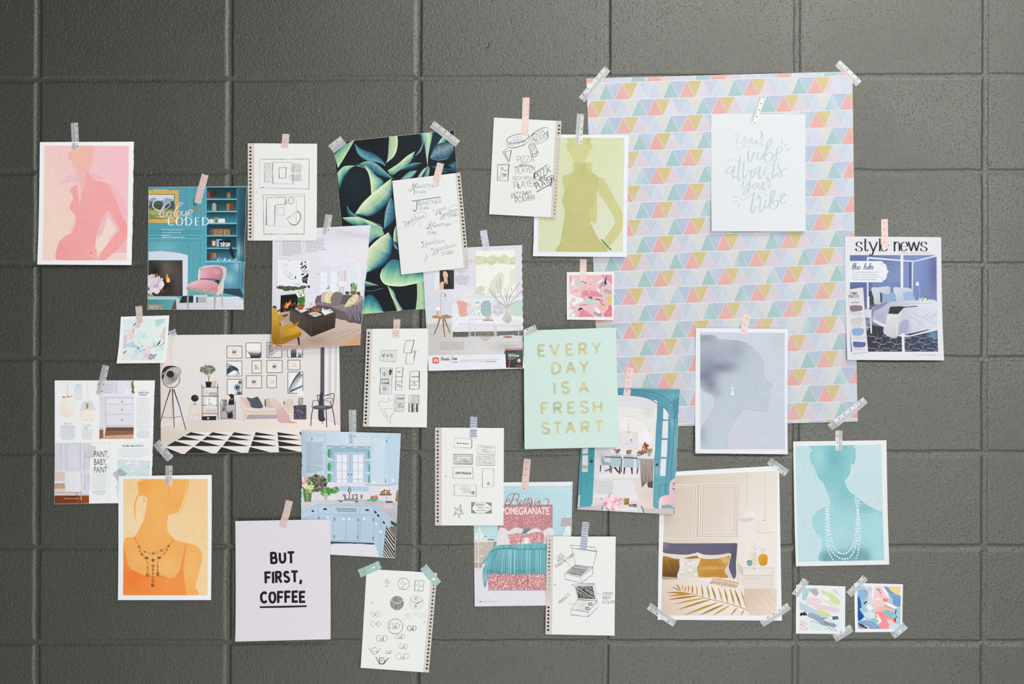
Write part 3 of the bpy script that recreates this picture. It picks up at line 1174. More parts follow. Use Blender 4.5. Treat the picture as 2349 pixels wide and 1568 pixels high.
# ------------------------------------------------------------------ strips of tape
class Tape:
    def __init__(s, label, kind, x0, y0, x1, y1, w, jag=0.8, skew=0.0):
        s.name = {'ruler': 'ruler_tape', 'glitter': 'glitter_tape', 'dot': 'spotted_tape', 'silver': 'silver_tape', 'chevron': 'chevron_tape', 'foil': 'foil_tape'}[kind]
        s.clip = None
        s.tears = []
        s.gain = 1.0
        s.cx, s.cy = (x0 + x1) / 2, (y0 + y1) / 2
        s.p0 = (x0, y0)
        s.len = math.hypot(x1 - x0, y1 - y0)
        s.nx, s.ny = (x1 - x0) / s.len, (y1 - y0) / s.len
        s.w = w
        n = 16
        s.o = s.nx * x0 + s.ny * y0
        s.kv = [s.o + s.len * (i / n * 1.1 - 0.05) for i in range(n + 1)]
        s.knots = s.kv[1:-1]
        zz = []
        for q in s.kv:
            u = q - s.o
            zz.append(max(top_z(*s.at(u, v)) for v in (-w * .5, -w * .25, 0, w * .25, w * .5)) + 0.12)
        # the tape bridges the step at a sheet's edge
        for _ in range(2):
            zz = [max(zz[i], 0.5 * (zz[max(i - 1, 0)] + zz[min(i + 1, n)])) for i in range(n + 1)]
        s.zv = zz
        s.root = bpy.data.objects.new(s.name, None)
        s.root.empty_display_size = 0.02
        COL.objects.link(s.root)
        s.root.location = (X(s.cx), 0, Zc(s.cy))
        s.root['label'] = label
        s.root['category'] = 'tape'
        s.root['group'] = {'ruler': 'clear ruler tape strips', 'glitter': 'pink glitter tape strips', 'dot': 'pink spotted tape strips', 'silver': 'silver tape strips', 'chevron': 'chevron tape strips', 'foil': 'mint foil tape strips'}[kind]
        rd = random.Random(int(x0 * 7 + y0))
        a = Art(s, 'film', {'ruler': M_CLEAR, 'glitter': M_PINK, 'dot': M_DOT, 'silver': M_SILV, 'chevron': M_SILV, 'foil': M_MINT}[kind], lay0=0)
        m = 8
        e0 = [(s.at(rd.uniform(-jag, jag) + skew * (k / m - .5) * w, (k / m - .5) * w)) for k in range(m + 1)]
        e1 = [(s.at(s.len + rd.uniform(-jag, jag) + skew * (k / m - .5) * w, (k / m - .5) * w)) for k in range(m + 1)]
        a.emit([[e0[k], e1[k], e1[k + 1], e0[k + 1]] for k in range(m)], 'ffffff')
        a.done()
        getattr(s, kind)(rd)

    def at(s, u, v):
        return (s.p0[0] + s.nx * u - s.ny * v, s.p0[1] + s.ny * u + s.nx * v)

    z = Page.z
    loc = Page.loc

    def quads(s, L):
        return [[s.at(u0, v0), s.at(u1, v0), s.at(u1, v1), s.at(u0, v1)] for u0, u1, v0, v1 in L]

    def ruler(s, rd):
        a = Art(s, 'ruler_markings', M_INK, lay0=3)
        w = s.w
        off = rd.uniform(0, 12)
        fl = 1 if rd.random() < 0.7 else -1
        q = []
        u = 0.6
        while u < s.len - 0.6:
            q.append((u, u + 0.38, w * .10, w * .47)); u += 1.25
        q.append((0.5, s.len - 0.5, w * .08, w * .08 + .4))
        u = off % 4 + 0.5
        while u < s.len - 0.7:
            q.append((u, u + 0.5, -w * .12, w * .08)); u += 3.9
        a.emit(s.quads([(x[0], x[1], x[2] * fl, x[3] * fl) for x in q]), '707276')
        u = off + 2
        k = rd.randint(1, 6)
        while u < s.len - 2.5:
            c = s.at(u, -w * .27 * fl)
            a.hand(str((1, 2, 4, 5, 6, 9)[k % 6]), c[0] - 1, c[1] + 1.6, 3.4, 0.9, '2c2d30', rot=math.atan2(s.ny, s.nx) * 0 + 0.2)
            k += 1
            u += 15.5
        a.done()

    def glitter(s, rd):
        a = Art(s, 'glitter_specks', M_GOLD, lay0=3)
        q = []
        for _ in range(int(s.len * s.w * 0.16)):
            u, v, r = rd.uniform(1, s.len - 1), rd.uniform(-.47, .47) * s.w, rd.uniform(.2, .45)
            q.append((u - r, u + r, v - r * .8, v + r * .8))
        a.emit(s.quads(q[::2]), 'dfb5a6'); a.emit(s.quads(q[1::3]), 'f6efe6')
        for _ in range(int(s.len / 9)):
            c = s.at(rd.uniform(3, s.len - 3), rd.uniform(-.25, .25) * s.w)
            a.e(c[0], c[1], rd.uniform(.7, 1.3), rd.uniform(.5, .9), 'e8c07a', rd.uniform(0, 3))
        a.done()

    def dot(s, rd):
        a = Art(s, 'printed_spots', M_INK, lay0=3)
        q = []
        u = 1.2
        while u < s.len - 1:
            v = -s.w * .45
            while v < s.w * .47:
                uu, vv = u + rd.uniform(-.5, .5), v + rd.uniform(-.4, .4)
                q.append((uu - .42, uu + .42, vv - .4, vv + .4)); v += 2.0
            u += 2.0
        a.emit(s.quads(q), 'dea39b')
        a.done()
        a = Art(s, 'gold_stars', M_GOLD, lay0=5)
        u = 8.0
        while u < s.len - 2:
            c = s.at(u, rd.uniform(-.05, .12) * s.w)
            for t in range(4):
                d = t * math.pi / 4
                a.lines([c[0] - 2.0 * math.cos(d), c[1] - 2.0 * math.sin(d), c[0] + 2.0 * math.cos(d), c[1] + 2.0 * math.sin(d)], 0.6, '9c7434')
            u += 15
        a.done()

    def silver(s, rd):
        a = Art(s, 'shimmer_bands', M_GOLD, lay0=3)
        q = []
        for _ in range(9):
            u = rd.uniform(2, s.len - 2); v = rd.uniform(-.4, .3) * s.w
            q.append((u, u + rd.uniform(.6, 2.0), v, v + s.w * rd.uniform(.15, .4)))
        a.emit(s.quads(q), 'dfe6f4')
        a.done()

    def chevron(s, rd):
        a = Art(s, 'chevron_stripes', M_INK, lay0=3)
        w = s.w
        u = 3.0
        fs = []
        while u < s.len - 4:
            pts = [s.at(u + (2.2 if k % 2 else 0), -w * .5 + w * k / 4) for k in range(5)]
            fs += a.ribbon(pts, 2.3)
            u += 5.6
        a.emit(fs, s.cc if hasattr(s, 'cc') else '8f97ad')
        a.done()

    def foil(s, rd):
        a = Art(s, 'gold_foil_motif', M_GOLD, lay0=3)
        for f in (0.2, 0.33):
            c = s.at(s.len * f, rd.uniform(-.1, .1) * s.w)
            a.e(c[0], c[1], 3.2, 2.0, 'd9b25f', rd.uniform(0, 3)); a.e(c[0] + .5, c[1] + .2, 2.0, 1.2, 'a9cfcf', 0.4)
        c = s.at(s.len * .7, 0)
        for k in range(7):
            t = k * 0.9 + rd.uniform(-.2, .2)
            a.p([(c[0] + 1.2 * math.cos(t + 1.6), c[1] + 1.2 * math.sin(t + 1.6)), (c[0] + (5 + 3 * (k % 2)) * math.cos(t), c[1] + (4 + 2 * (k % 2)) * math.sin(t)), (c[0] - 1.2 * math.cos(t + 1.6), c[1] - 1.2 * math.sin(t + 1.6))], 'dcb569' if k % 3 else 'f4ead0')
        a.e(c[0], c[1], 3.0, 2.2, 'f6eeda')
        a.done()


R_ = 'ruler'
for lab, kind, x0, y0, x1, y1, w in [
    ('clear ruler tape at the top of the pink watercolour print', R_, 170.5, 281.5, 174, 343, 16.5),
    ('clear ruler tape at the top of the olive green print', R_, 1332, 261, 1326.5, 330, 16),
    ('clear ruler tape on the top left corner of the succulent poster', R_, 760, 343, 788, 321, 22),
    ('clear ruler tape on the top right corner of the succulent poster', R_, 991, 284, 1050, 330, 17.5),
    ('clear ruler tape at the top of the living room page', R_, 754.5, 492, 748, 538, 16),
    ('clear ruler tape on the top left corner of the triangle paper', R_, 1334, 229, 1394, 157, 17),
    ('clear ruler tape on the top right corner of the triangle paper', R_, 1921, 144, 1970, 192, 17),
    ('clear ruler tape on the bottom right corner of the triangle paper', R_, 1903, 980, 1985, 917, 17),
    ('clear ruler tape above the pale brush lettering print', R_, 1747, 219, 1726, 283, 15),
    ('clear ruler tape at the top of the page with pendant lamps', R_, 243, 838, 228, 905, 16),
    ('small piece of clear ruler tape on the top edge of the white living room poster', R_, 389, 768, 405, 762, 17),
    ('clear ruler tape on the bottom left corner of the white living room poster', R_, 359, 1014, 392, 1052, 19),
    ('clear ruler tape at the top of the blue kitchen page', R_, 808.5, 940, 809.5, 1017, 16.5),
    ('clear ruler tape at the top of the orange print', R_, 387.5, 1067.5, 388.5, 1113, 16),
    ('clear ruler tape on the top left corner of the mint poster', R_, 1203, 764, 1230, 752, 16),
    ('clear ruler tape on the top right corner of the bedroom poster', R_, 1764, 1056, 1805, 1085, 17),
    ('clear ruler tape on the bottom left corner of the bedroom poster', R_, 1488, 1389, 1548, 1429, 17),
    ('clear ruler tape on the bottom right corner of the bedroom poster', R_, 1746, 1429, 1810, 1389, 17),
    ('clear ruler tape at the top of the turquoise print', R_, 1924.5, 987, 1923.5, 1033, 16),
    ('clear ruler tape on the upper corner of the lime and slate abstract card', R_, 1823, 1365, 1849, 1329, 17),
    ('clear ruler tape on the lower corner of the lime and slate abstract card', R_, 1914, 1463, 1954, 1439, 18),
    ('clear ruler tape on the upper corner of the coral and blue abstract card', R_, 1947, 1363, 1985, 1324, 16),
    ('clear ruler tape on the lower corner of the coral and blue abstract card', R_, 2047, 1457, 2077, 1433, 17),
    ('pink glitter tape at the top of the teal room page', 'glitter', 471, 400, 453, 466, 16),
    ('pink glitter tape at the top of the floor plan page', 'glitter', 656, 307, 653.5, 340, 16.5),
    ('pink glitter tape at the top of the blue pen lettering page', 'glitter', 1011, 374, 1000, 418, 16),
    ('pink glitter tape at the top of the pizza sketch page', 'glitter', 1207, 223.5, 1204, 312, 16),
    ('pink glitter tape at the top of the small pink abstract card', 'glitter', 1338.5, 594, 1336.5, 644, 15.5),
    ('pink glitter tape at the top of the small pastel card', 'glitter', 318, 702, 321.5, 740, 15.5),
    ('pink glitter tape at the top of the page with the map outline', 'glitter', 911, 732, 909, 774, 15.5),
    ('pink glitter tape at the top of the coffee print', 'glitter', 664, 1148, 650, 1207, 16.5),
    ('pink star spotted tape at the top of the grey profile print', 'dot', 1713, 722, 1704, 765, 16),
    ('pink star spotted tape at the top of the teal doors page', 'dot', 1446, 843, 1437, 907, 16),
    ('pink star spotted tape at the top of the red headboard page', 'dot', 1210, 1052, 1203.5, 1122.5, 16),
    ('pink star spotted tape at the top of the style news page', 'dot', 2029, 502.5, 2029.5, 571, 15.5),
    ('shiny silver tape at the top of the paint advertisement page', 'silver', 1108.5, 528, 1116.5, 575, 16),
    ('silver grey chevron tape at the top of the business card sketches', 'chevron', 1087, 955.5, 1085.5, 1005, 16),
    ('pale chevron tape at the top of the gift box drawings', 'chevron', 1344, 1197, 1337, 1262, 16),
    ('mint tape with gold foil on the upper left corner of the monogram sketches', 'foil', 824, 1315, 872, 1294, 19),
    ('mint tape with gold foil on the upper right corner of the monogram sketches', 'foil', 971, 1299, 1005, 1339, 19),
]:
    Tape(lab, kind, x0, y0, x1, y1, w)


# ------------------------------------------------------------------ wrapping paper pattern
def draw_pattern():
    pg = P['pattern']
    pg.gain *= 0.95  # albedo lowered again to offset the strong light on its upper half
    a = Art(pg, 'triangle_pattern', M_WATER)
    rd = random.Random(8)
    th = -0.0307
    ux, uy = math.cos(th), math.sin(th)
    vx, vy = -uy, ux
    S, Hh = 36.87, 37.3
    up = ['a6c6c6', 'e3aba3', 'dacdd5', 'cdd5e1']
    dn = ['b5c4d8', 'd3c287', 'c6cfdd', 'd8d9d6']
    for r in range(-2, 21):
        bx = 1372.8 + vx * 39.25 * r + (ux * S * 2 if r % 2 else 0)
        by = 229.6 + vy * 39.25 * r + (uy * S * 2 if r % 2 else 0)
        for k in range(-14, 20):
            x0, y0 = bx + ux * S * k, by + uy * S * k

            def pt(u, v):
                return (x0 + ux * u + vx * v, y0 + uy * u + vy * v)
            if not (1320 < x0 < 1990 and 140 < y0 < 1020):
                continue
            i = k % 4
            for kind in (0, 1):
                if kind == 0:
                    q = [pt(1.0, 0), pt(S - 1.0, 0), pt(S / 2, -Hh)]
                    c = up[i]
                else:
                    q = [pt(S / 2 + 1.2, -Hh), pt(S * 1.5 - 1.2, -Hh), pt(S, -0.6)]
                    c = dn[i]
                base = hexc(c)
                wash = 0.45 if (i in (0, 2) and rd.random() < 0.35) else 0.08
                f = []
                for j, (x, y) in enumerate(q):
                    t = rd.uniform(0, 0.10) + (wash if j == rd.randint(0, 2) else 0)
                    f.append((x, y) + mixc(base, hexc('dfe4ee'), t))
                a.emit([f], None)
                # the coral triangles carry a fine dot screen
                if c == 'e3aba3':
                    seg = []
                    for m in range(1, 16):
                        v = -Hh * m / 17
                        w = (S - 2) * (1 - m / 17) / 2 - .8
                        if w > 1:
                            p0, p1 = pt(S / 2 - w, v), pt(S / 2 + w, v)
                            seg += [p0[0], p0[1], p1[0], p1[1]]
                    a.lines(seg, 0.5, 'e9bcb4')
    a.done()


draw_pattern()


# ------------------------------------------------------------------ notebook pages
def ruling(pg, side, frac, pitch, col, w=0.32, cross=True, u0=None, v0=0.0, v1=1.0, u1=1.0):
    a = Art(pg, 'ruled_grid' if cross else 'ruled_lines', M_INK, lay0=1)
    TL, TR, BR, BL = pg.c
    wd = math.hypot(TR[0] - TL[0], TR[1] - TL[1]); ht = math.hypot(BL[0] - TL[0], BL[1] - TL[1])
    lo, hi = (frac, 1.0) if side == 'l' else (0.0, 1 - frac)
    if u0 is not None:
        lo, hi = u0, u1

    def m(u, v):
        return tuple((TL[k] * (1 - u) + TR[k] * u) * (1 - v) + (BL[k] * (1 - u) + BR[k] * u) * v for k in (0, 1))
    seg = []
    y = pitch * .6 + v0 * ht
    while y < ht * v1:
        seg += [*m(lo, y / ht), *m(hi, y / ht)]; y += pitch
    a.lines(seg, w, col)
    if cross:
        seg = []
        x = lo * wd + pitch * .7
        while x < hi * wd:
            seg += [*m(x / wd, 0), *m(x / wd, 1)]; x += pitch
        a.lines(seg, w, col)
    a.done()


K = '3c3b3a'
# floor plans
pg = P['floor']
ruling(pg, 'l', .095, 4.35, 'd6d9da')
a = Art(pg, 'pencil_drawing', M_INK, (550, 270, .29967), 4)
a.pen = 0.78
for q in ('155 316 535 318 533 547 153 536', '190 350 256 348 254 495 192 494', '252 340 412 345 408 508 258 503', '305 381 358 380 354 467 305 464', '300 386 356 384 352 464 303 460',
          '180 590 498 583 494 893 190 890', '182 594 500 602 498 889 186 893', '205 616 352 606 356 668 300 662 272 670 268 832 205 826', '208 612 346 612 350 662 296 668 274 676 270 826 208 820', '292 688 340 688 344 748 292 746'):
    a.l(q, 1.9, K, closed=True)
a.l('158 322 530 314', 1.6, K); a.l('256 350 254 510', 3.4, K); a.l('165 540 190 528', 4, K); a.l('533 322 530 548', 2.6, K); a.l('412 342 410 510', 2.4, K)
a.hatch('192 350 252 350 252 494 192 494', 0.95, 11, 1.8, K)
a.hatch('403 362 468 362 466 415 400 420', -0.75, 7, 2, K); a.hatch('388 436 468 430 466 482 400 480', -0.75, 7, 2, K)
for q in ('400 420 398 362 466 360 468 412 440 418', '388 440 390 476 464 482 468 432'):
    a.s_(q, 2.2, K)
for r in (22, 20.5):
    a.l([(394 + r * 1.0 * math.cos(t), 635 + r * 1.22 * math.sin(t)) for t in [i * .35 for i in range(19)]], 1.8, K)
a.l('347 608 347 664 358 664 358 606', 2, K); a.lines('372 635 394 634 437 640 434 800 238 880 238 900 446 882 446 900', 1.8, K)
for d in (0, 2.5, 5):
    a.s_([(446 - d, 712 + d), (468 - d, 740), (468 - d, 780 - d), (440, 818 - d), (404, 822 - d), (374, 792), (362, 768)], 2.2, K)
a.l('366 770 440 718 460 716', 2.2, K); a.l('372 776 400 760', 1.6, K); a.lines('270 830 410 832', 1.2, '9a9a98')
a.r(125, 563, 136, 574, 'a8a8a6'); a.r(127.5, 565.5, 133.5, 571.5, 'e0e2e0')
a.done()

# pen lettering
pg = P['gartner']
ruling(pg, 'r', .075, 4.6, 'd7d9db')
a = Art(pg, 'blue_pen_lettering', M_INK, (890, 385, .1626), 4)
a.pen = 0.78
B, B2 = '3d5584', '2b467f'
rt = -0.10
a.s_('346 232 344 300 330 326 312 330 294 304', 7, B2); a.l('362 214 376 372', 10, B2)
a.hand('G', 388, 286, 56, 8, B2, rot=rt); a.hand('ARTNER', 440, 296, 50, 4.2, B, rot=rt, jit=.15, gap=2.4, sx=1.06)
a.hand('STUDIO', 394, 362, 30, 3.8, B, rot=rt * .6, jit=.15, gap=2.6)
a.l('338 472 748 412', 11, B2); a.s_('410 468 406 560 396 604 372 612 360 586', 12, B2)
a.hand('G', 432, 530, 56, 7, B2, rot=rt); a.hand('ARTNER', 490, 526, 52, 4.2, B, rot=rt, jit=.15, gap=2.0)
a.hand('STUDIO', 442, 592, 32, 3.6, B, rot=rt, jit=.2, gap=1.6)
a.hand('jgartner', 240, 806, 76, 4.4, B, font=LO, rot=-0.36, slant=.2, gap=-.4, contrast=.6, sx=.98)
a.s_('330 730 380 660 460 624 530 640 536 680 500 704 470 690', 3.4, B); a.s_('340 830 380 780 440 756 456 790 430 832', 3.4, B)
a.e(228, 762, 7, 8, B2)
a.hand('jgar', 672, 634, 74, 4.4, B, font=LO, rot=-0.3, slant=.1, gap=-.2, contrast=.6); a.e(642, 602, 7, 8, B); a.e(642, 602, 4, 5, 'dcdee0')
a.hand('jgartner', 744, 700, 74, 4.6, B, font=LO, rot=-0.36, slant=.2, gap=-.5, contrast=.6, sx=.88); a.s_('860 590 900 540 960 522 980 550', 3.2, B); a.e(742, 640, 8, 9, B2)
a.hand('STUDIO', 850, 700, 36, 4.2, B, rot=-.2, jit=.2, gap=1.4, sx=.92)
a.s_('584 784 580 846 562 862 544 838', 9, B2); a.l('604 750 614 878', 6, B2); a.hand('G', 632, 836, 60, 7.4, B2, rot=-.06); a.hand('ARTNER', 690, 832, 40, 4, B, rot=-.06, jit=.3, gap=1.4, sx=1.04); a.l('850 806 888 802', 3.4, B)
a.hand('STUDIO', 556, 932, 32, 4, B, rot=0, jit=.3, gap=1)
a.hand('jgartner', 484, 1098, 80, 4.2, B, font=LO, rot=-0.13, slant=.12, gap=-.35, contrast=.6); a.e(486, 1050, 11, 9, B2)
a.hand('jgartner', 636, 1196, 84, 4.2, B, font=LO, rot=-0.26, slant=.16, gap=-.4, contrast=.6); a.e(622, 1146, 8, 9, '2f5a5e')
a.hand('STUDIO', 758, 1232, 44, 4.4, B, rot=-.14, jit=.25, gap=1.8, sx=.86)
a.s_('540 1206 544 1270 532 1322 514 1322 524 1282 578 1240', 3.8, B)
a.r(957, 740, 978, 760, 'a9abac'); a.r(961, 744, 974, 756, 'dcdee0')
a.done()

# pizza sketches
pg = P['pizza']
ruling(pg, 'r', .085, 8.5, 'cfd3d8', 0.35, False, u0=.07, v0=.09, v1=.96, u1=.9)
a = Art(pg, 'pencil_drawing', M_INK, (1115, 215, .1882), 4)
a.pen = 0.78
K2 = '454443'
for d in (0, 4):
    a.l([(385 + (134 + d) * math.cos(t) * .985 - 45 * math.sin(t) * .1, 546 - 0.17 * 134 * math.cos(t) + (50 + d) * math.sin(t)) for t in [i * .25 for i in range(26)]], 4, K2)
a.s_('254 600 276 656 360 654 470 618 522 574 518 500', 5, K2); a.s_('276 656 350 660 470 624', 7, K2)
a.hand('PIZZA NATION', 280, 640, 30, 3.2, K2, rot=-.22, jit=.5, gap=1.2, sx=.86)
a.s_('330 560 360 530 400 556 370 580 340 566', 3, K2); a.s_('360 540 400 520 440 540 380 570', 3, K2); a.s_('300 580 330 566 380 560', 2.6, K2)
for d in (0, 5):
    a.s_([(548, 530 + d), (590, 470), (670, 424 + d), (752, 414), (756, 450), (690, 504), (600, 526), (540, 530)], 4, K2)
a.s_('540 530 548 580 600 612 680 594 752 540 750 460', 5, K2); a.l('700 500 750 466 752 516', 9, K2); a.s_('546 520 560 500 584 490', 9, K2)
a.hand('PIZZA', 578, 520, 44, 4.6, K2, rot=-.32, jit=.4, gap=1.2); a.hand('PLAYER', 606, 596, 50, 3.6, K2, rot=-.36, jit=.4, gap=.8, sx=.8); a.hand('WITH A', 556, 560, 22, 4, K2, rot=.5, jit=.5, sx=.7)
a.l('206 712 262 664', 6, K2); a.l('204 714 272 834', 7, K2); a.l('232 712 306 688 284 830 230 710', 7, K2); a.l('212 706 280 824', 4, K2)
a.l('518 626 556 770', 8, K2); a.l('530 606 572 748 612 740', 6, K2); a.l('534 612 590 618 630 716', 6, K2); a.l('548 618 620 722', 5, K2); a.l('592 620 560 740', 4, K2); a.s_('556 772 600 768 630 730 628 704 590 738 560 752', 7, K2)
a.l('142 862 280 860 268 1066 136 1054', 6, K2, closed=True); a.l('148 872 276 868 262 1062', 3, K2)
a.e(196, 912, 17, 20, K2); a.e(196, 912, 13, 16, 'e0e2e0'); a.l('180 916 210 912', 4, K2); a.s_('190 932 176 964 184 974 200 962', 3.4, K2); a.l('212 940 258 934', 7, K2)
for i in range(7):
    a.s_([(186 + i * 9, 986 + (i % 2) * 12), (200 + i * 8, 974), (214 + i * 5, 1004), (204 + i * 6, 1010)], 3.2, K2)
a.lines('144 998 200 994 144 1012 186 1010 146 1026 214 1024 148 1038 180 1036', 3, K2)
a.hand('PIZZA', 382, 836, 72, 4.4, K2, rot=-.05, jit=.25, gap=1.4, sx=.86); a.hand('WITH A', 404, 886, 30, 4, K2, rot=-.1, jit=.4, gap=.8, sx=.76); a.l('344 896 548 874 578 912', 8, K2); a.l('352 892 540 878', 4, K2)
a.hand('PLAYER', 360, 974, 66, 4.4, K2, rot=-.08, jit=.3, gap=1, sx=.82)
a.hand('PIZZA WITH A', 330, 1054, 42, 3.6, K2, rot=-.05, jit=.3, gap=1.2, sx=.78); a.hand('PLAYER', 344, 1152, 76, 5, K2, rot=-.1, jit=.3, gap=1.2, sx=.8); a.l('396 1098 392 1146 420 1148', 11, K2)
a.hand('PIZZA', 318, 1282, 64, 6, K2, rot=-.22, jit=.4, gap=1.2, sx=.8); a.hand('WITH A', 478, 1236, 40, 4, K2, rot=-.25, jit=.5, gap=.5, sx=.5); a.hand('PLAYER', 362, 1338, 60, 6, K2, rot=-.2, jit=.5, gap=1.2, sx=.88); a.l('500 1290 556 1256', 5, K2)
a.hand('PIZZA', 610, 1046, 76, 7, '302f2e', rot=-.44, jit=.3, gap=1, sx=.84); a.hand('WITH A', 650, 1070, 36, 4.6, K2, rot=-.44, jit=.5, gap=.8, sx=.6); a.hand('PLAYER', 622, 1166, 78, 8, '302f2e', rot=-.44, jit=.3, gap=.8, sx=.72)
a.l('590 968 748 866', 8, '302f2e'); a.l('588 966 586 1036', 13, '302f2e'); a.l('600 960 594 1020', 6, K2); a.l('800 1020 788 1130', 13, '302f2e'); a.l('610 1200 790 1104', 9, '302f2e'); a.l('640 1190 770 1108', 5, K2); a.l('620 1060 740 990', 4, K2)
a.l('764 884 764 902 778 902 778 884', 3, K2, closed=True)
a.done()

# cards, stripes and map outline
pg = P['states']
ruling(pg, 'l', .098, 4.6, 'd5d8d8')
a = Art(pg, 'pen_drawing', M_INK, (825, 725, .16899), 4)
a.pen = 0.78


def squig(x, y, wd, h, w):
    n = max(4, int(wd / h * 3.2))
    a.s_([(x + wd * i / n + a.rnd.uniform(-1, 1), y - (h * a.rnd.uniform(.55, 1.0) if i % 2 else h * a.rnd.uniform(0, .2))) for i in range(n + 1)], w, K, n=3)


a.l('632 330 748 322 706 500 600 492', 5, K, closed=True); a.l('640 336 744 330 702 496', 4, K); a.l('648 500 762 480 732 648 628 640', 5, K, closed=True); a.l('760 470 740 580', 6, K); a.lines('700 500 760 470 700 466 800 468', 3, K)
a.l('296 462 514 462 498 620 286 606', 4, K, closed=True)
seg = []
for i in range(1, 9):
    seg += [296 + i * 24, 462, 286 + i * 23.5, 606 + i * 1.5]
a.lines(seg, 3.6, K, 1.5); a.e(386, 536, 14, 15, K); a.e(386, 538, 6, 6, 'd9dbd9'); squig(308, 532, 44, 18, 6); squig(312, 552, 33, 18, 6); squig(416, 526, 33, 18, 6); squig(424, 552, 33, 18, 6); a.lines('274 530 276 600', 4, K)
a.l('292 700 448 698 438 1058 282 1054', 4.4, K, closed=True); a.l('286 700 288 770', 7, K); a.l('282 960 280 1054', 8, K); a.lines('280 930 440 928 290 850 448 846', 3.4, K)
seg = []
for i in range(5):
    seg += [318 + i * 24, 712, 312 + i * 22, 1054]
a.lines(seg, 4.4, K, 1.5); squig(320, 782, 48, 26, 6); squig(324, 806, 40, 22, 5); squig(322, 984, 44, 24, 5.4); squig(324, 1006, 54, 22, 5)
a.l('302 858 392 856 410 884 406 906 296 902', 9, '2b2a2a', closed=True); a.blobs('402 726 440 720 444 790 410 796', 22, 5, 10, [K], 'line')
a.l('500 700 594 694 574 998 494 996', 5, K, closed=True); a.lines('498 820 584 818 496 882 582 880', 7, K); squig(516, 760, 44, 18, 6); squig(508, 930, 44, 18, 5); squig(516, 960, 59, 24, 4.4)
a.l('690 748 812 742 812 986 682 984', 6, K, closed=True); a.l('818 744 818 980 690 996', 5, K); a.lines('682 878 812 878', 6, K); squig(712, 826, 100, 18, 5.6); squig(724, 910, 39, 16, 4.6); squig(700, 940, 81, 22, 4.6)
a.l('490 1058 612 1060 606 1294 488 1292', 3.6, K, closed=True)
seg = []
for i in range(1, 6):
    seg += [490 + i * 20.5, 1058, 488 + i * 20, 1294]
a.lines(seg, 5, '6a6968', 2); a.lines('488 1174 610 1176', 3, K); squig(508, 1124, 99, 20, 6); squig(530, 1200, 49, 20, 5); squig(520, 1240, 84, 34, 5)
for k, x in enumerate((690, 730, 776)):
    a.hatch([(x, 1068), (x + 40, 1068), (x + 36, 1182), (x - 4, 1182)], 2.1 if k != 1 else 2.0, 7, 3 if k else 2.4, '555453')
for x, w_, c in ((676, 12, '2b2a2a'), (722, 26, '3a3938'), (750, 12, 'c9a3a3'), (784, 24, '343332')):
    a.r(x - w_ / 2, 1184, x + w_ / 2, 1294, c)
a.l('670 1070 814 1066 804 1298 676 1294', 4, K, closed=True); a.lines('668 1182 812 1180', 4, K); a.blobs('700 1184 800 1184 798 1294 690 1294', 30, 4, 10, ['8a8988', '555453'], 'line', (1.3, 1.9), (.2, .4))
a.s_('400 1162 330 1158 300 1150 270 1170 276 1210 290 1250 322 1262 320 1310 330 1350 370 1360 384 1390 400 1420 420 1446 436 1440', 3.2, K); a.s_('400 1164 396 1110 400 1096 414 1130 440 1140 466 1126 486 1144 470 1180 462 1210 468 1300 430 1350 426 1400 414 1436', 3.2, K)
a.lines('340 1250 464 1250 342 1252 372 1340 372 1340 392 1390', 3, K); a.s_('350 1290 352 1320 380 1360', 3, K); a.s_('462 1310 440 1340 420 1390', 3, K)
a.r(190, 824, 208, 842, '9fa1a1'); a.r(194, 828, 204, 838, 'd9dbd9')
a.done()

# business card sketches
pg = P['cards']
a = Art(pg, 'pencil_drawing', M_INK, (985, 945, .17225), 2)
a.pen = 0.8
for q in ('342 338 566 358 560 476 322 466', '642 438 880 454 872 572 636 552', '324 556 578 560 576 692 322 688', '368 594 540 590 536 656 368 652', '636 578 870 590 868 708 622 706', '660 632 828 634 824 676 660 672', '314 730 576 728 584 880 320 880', '708 748 858 750 852 984 706 1006',
          '334 962 624 968 626 1116 330 1108', '560 1196 826 1202 828 1342 560 1340', '344 796 556 796 552 822 344 820'):
    a.l(q, 3.4, '555453', closed=True)
for q in ('566 360 562 476', '314 732 318 880', '330 966 334 1104', '556 362 566 366 566 470', '574 732 584 876', '624 970 620 1100', '566 1204 560 1338', '708 748 704 1000', '858 760 852 984'):
    a.l(q, 5, K)
a.l('326 558 576 560 574 690 322 686', 6, K, closed=True)
for q in ('324 556 578 560 540 592 368 594', '322 688 368 652 536 656 576 692', '324 556 368 594 368 652 322 688', '578 560 576 692 536 656 540 590'):
    a.hatch(q, .8, 12, 3.6, '4a4948')
for q in ('636 578 870 590 828 634 660 632', '622 706 660 672 824 676 868 708', '636 578 660 632 660 672 622 706', '870 590 868 708 824 676 828 634'):
    a.hatch(q, .75, 13, 3, '6b6a69')
a.hatch('642 440 878 456 872 570 638 550', .78, 22, 2.6, '7b7a79')
a.lines('686 462 716 460 724 466 840 474 700 500 760 506 704 522 800 528 392 618 500 612 384 630 528 626 410 642 520 636 430 652 510 648', 5, '5c5b5a')
a.lines('366 408 404 412 440 412 530 422 362 412 400 414 446 416 524 420', 8, '333231'); a.sp('412 412 424 400 422 412 428 424 414 420', '232221')
a.blobs('350 800 550 800 550 818 350 818', 40, 4, 8, ['6b6a69'], 'line'); a.e(452, 802, 7, 7, '2b2a2a'); a.e(736, 654, 7, 7, '2b2a2a'); a.lines('668 656 726 654 746 656 816 658', 4, '8a8988')
a.lines('418 988 496 990 504 988 550 992 416 1010 540 1010 404 1028 450 1030 476 1032 536 1030 420 1064 544 1064 440 1046 540 1048', 4.6, '6b6a69'); a.e(466, 1030, 5, 5, K); a.e(542, 1030, 5, 5, K); a.e(534, 1066, 6, 5, K)


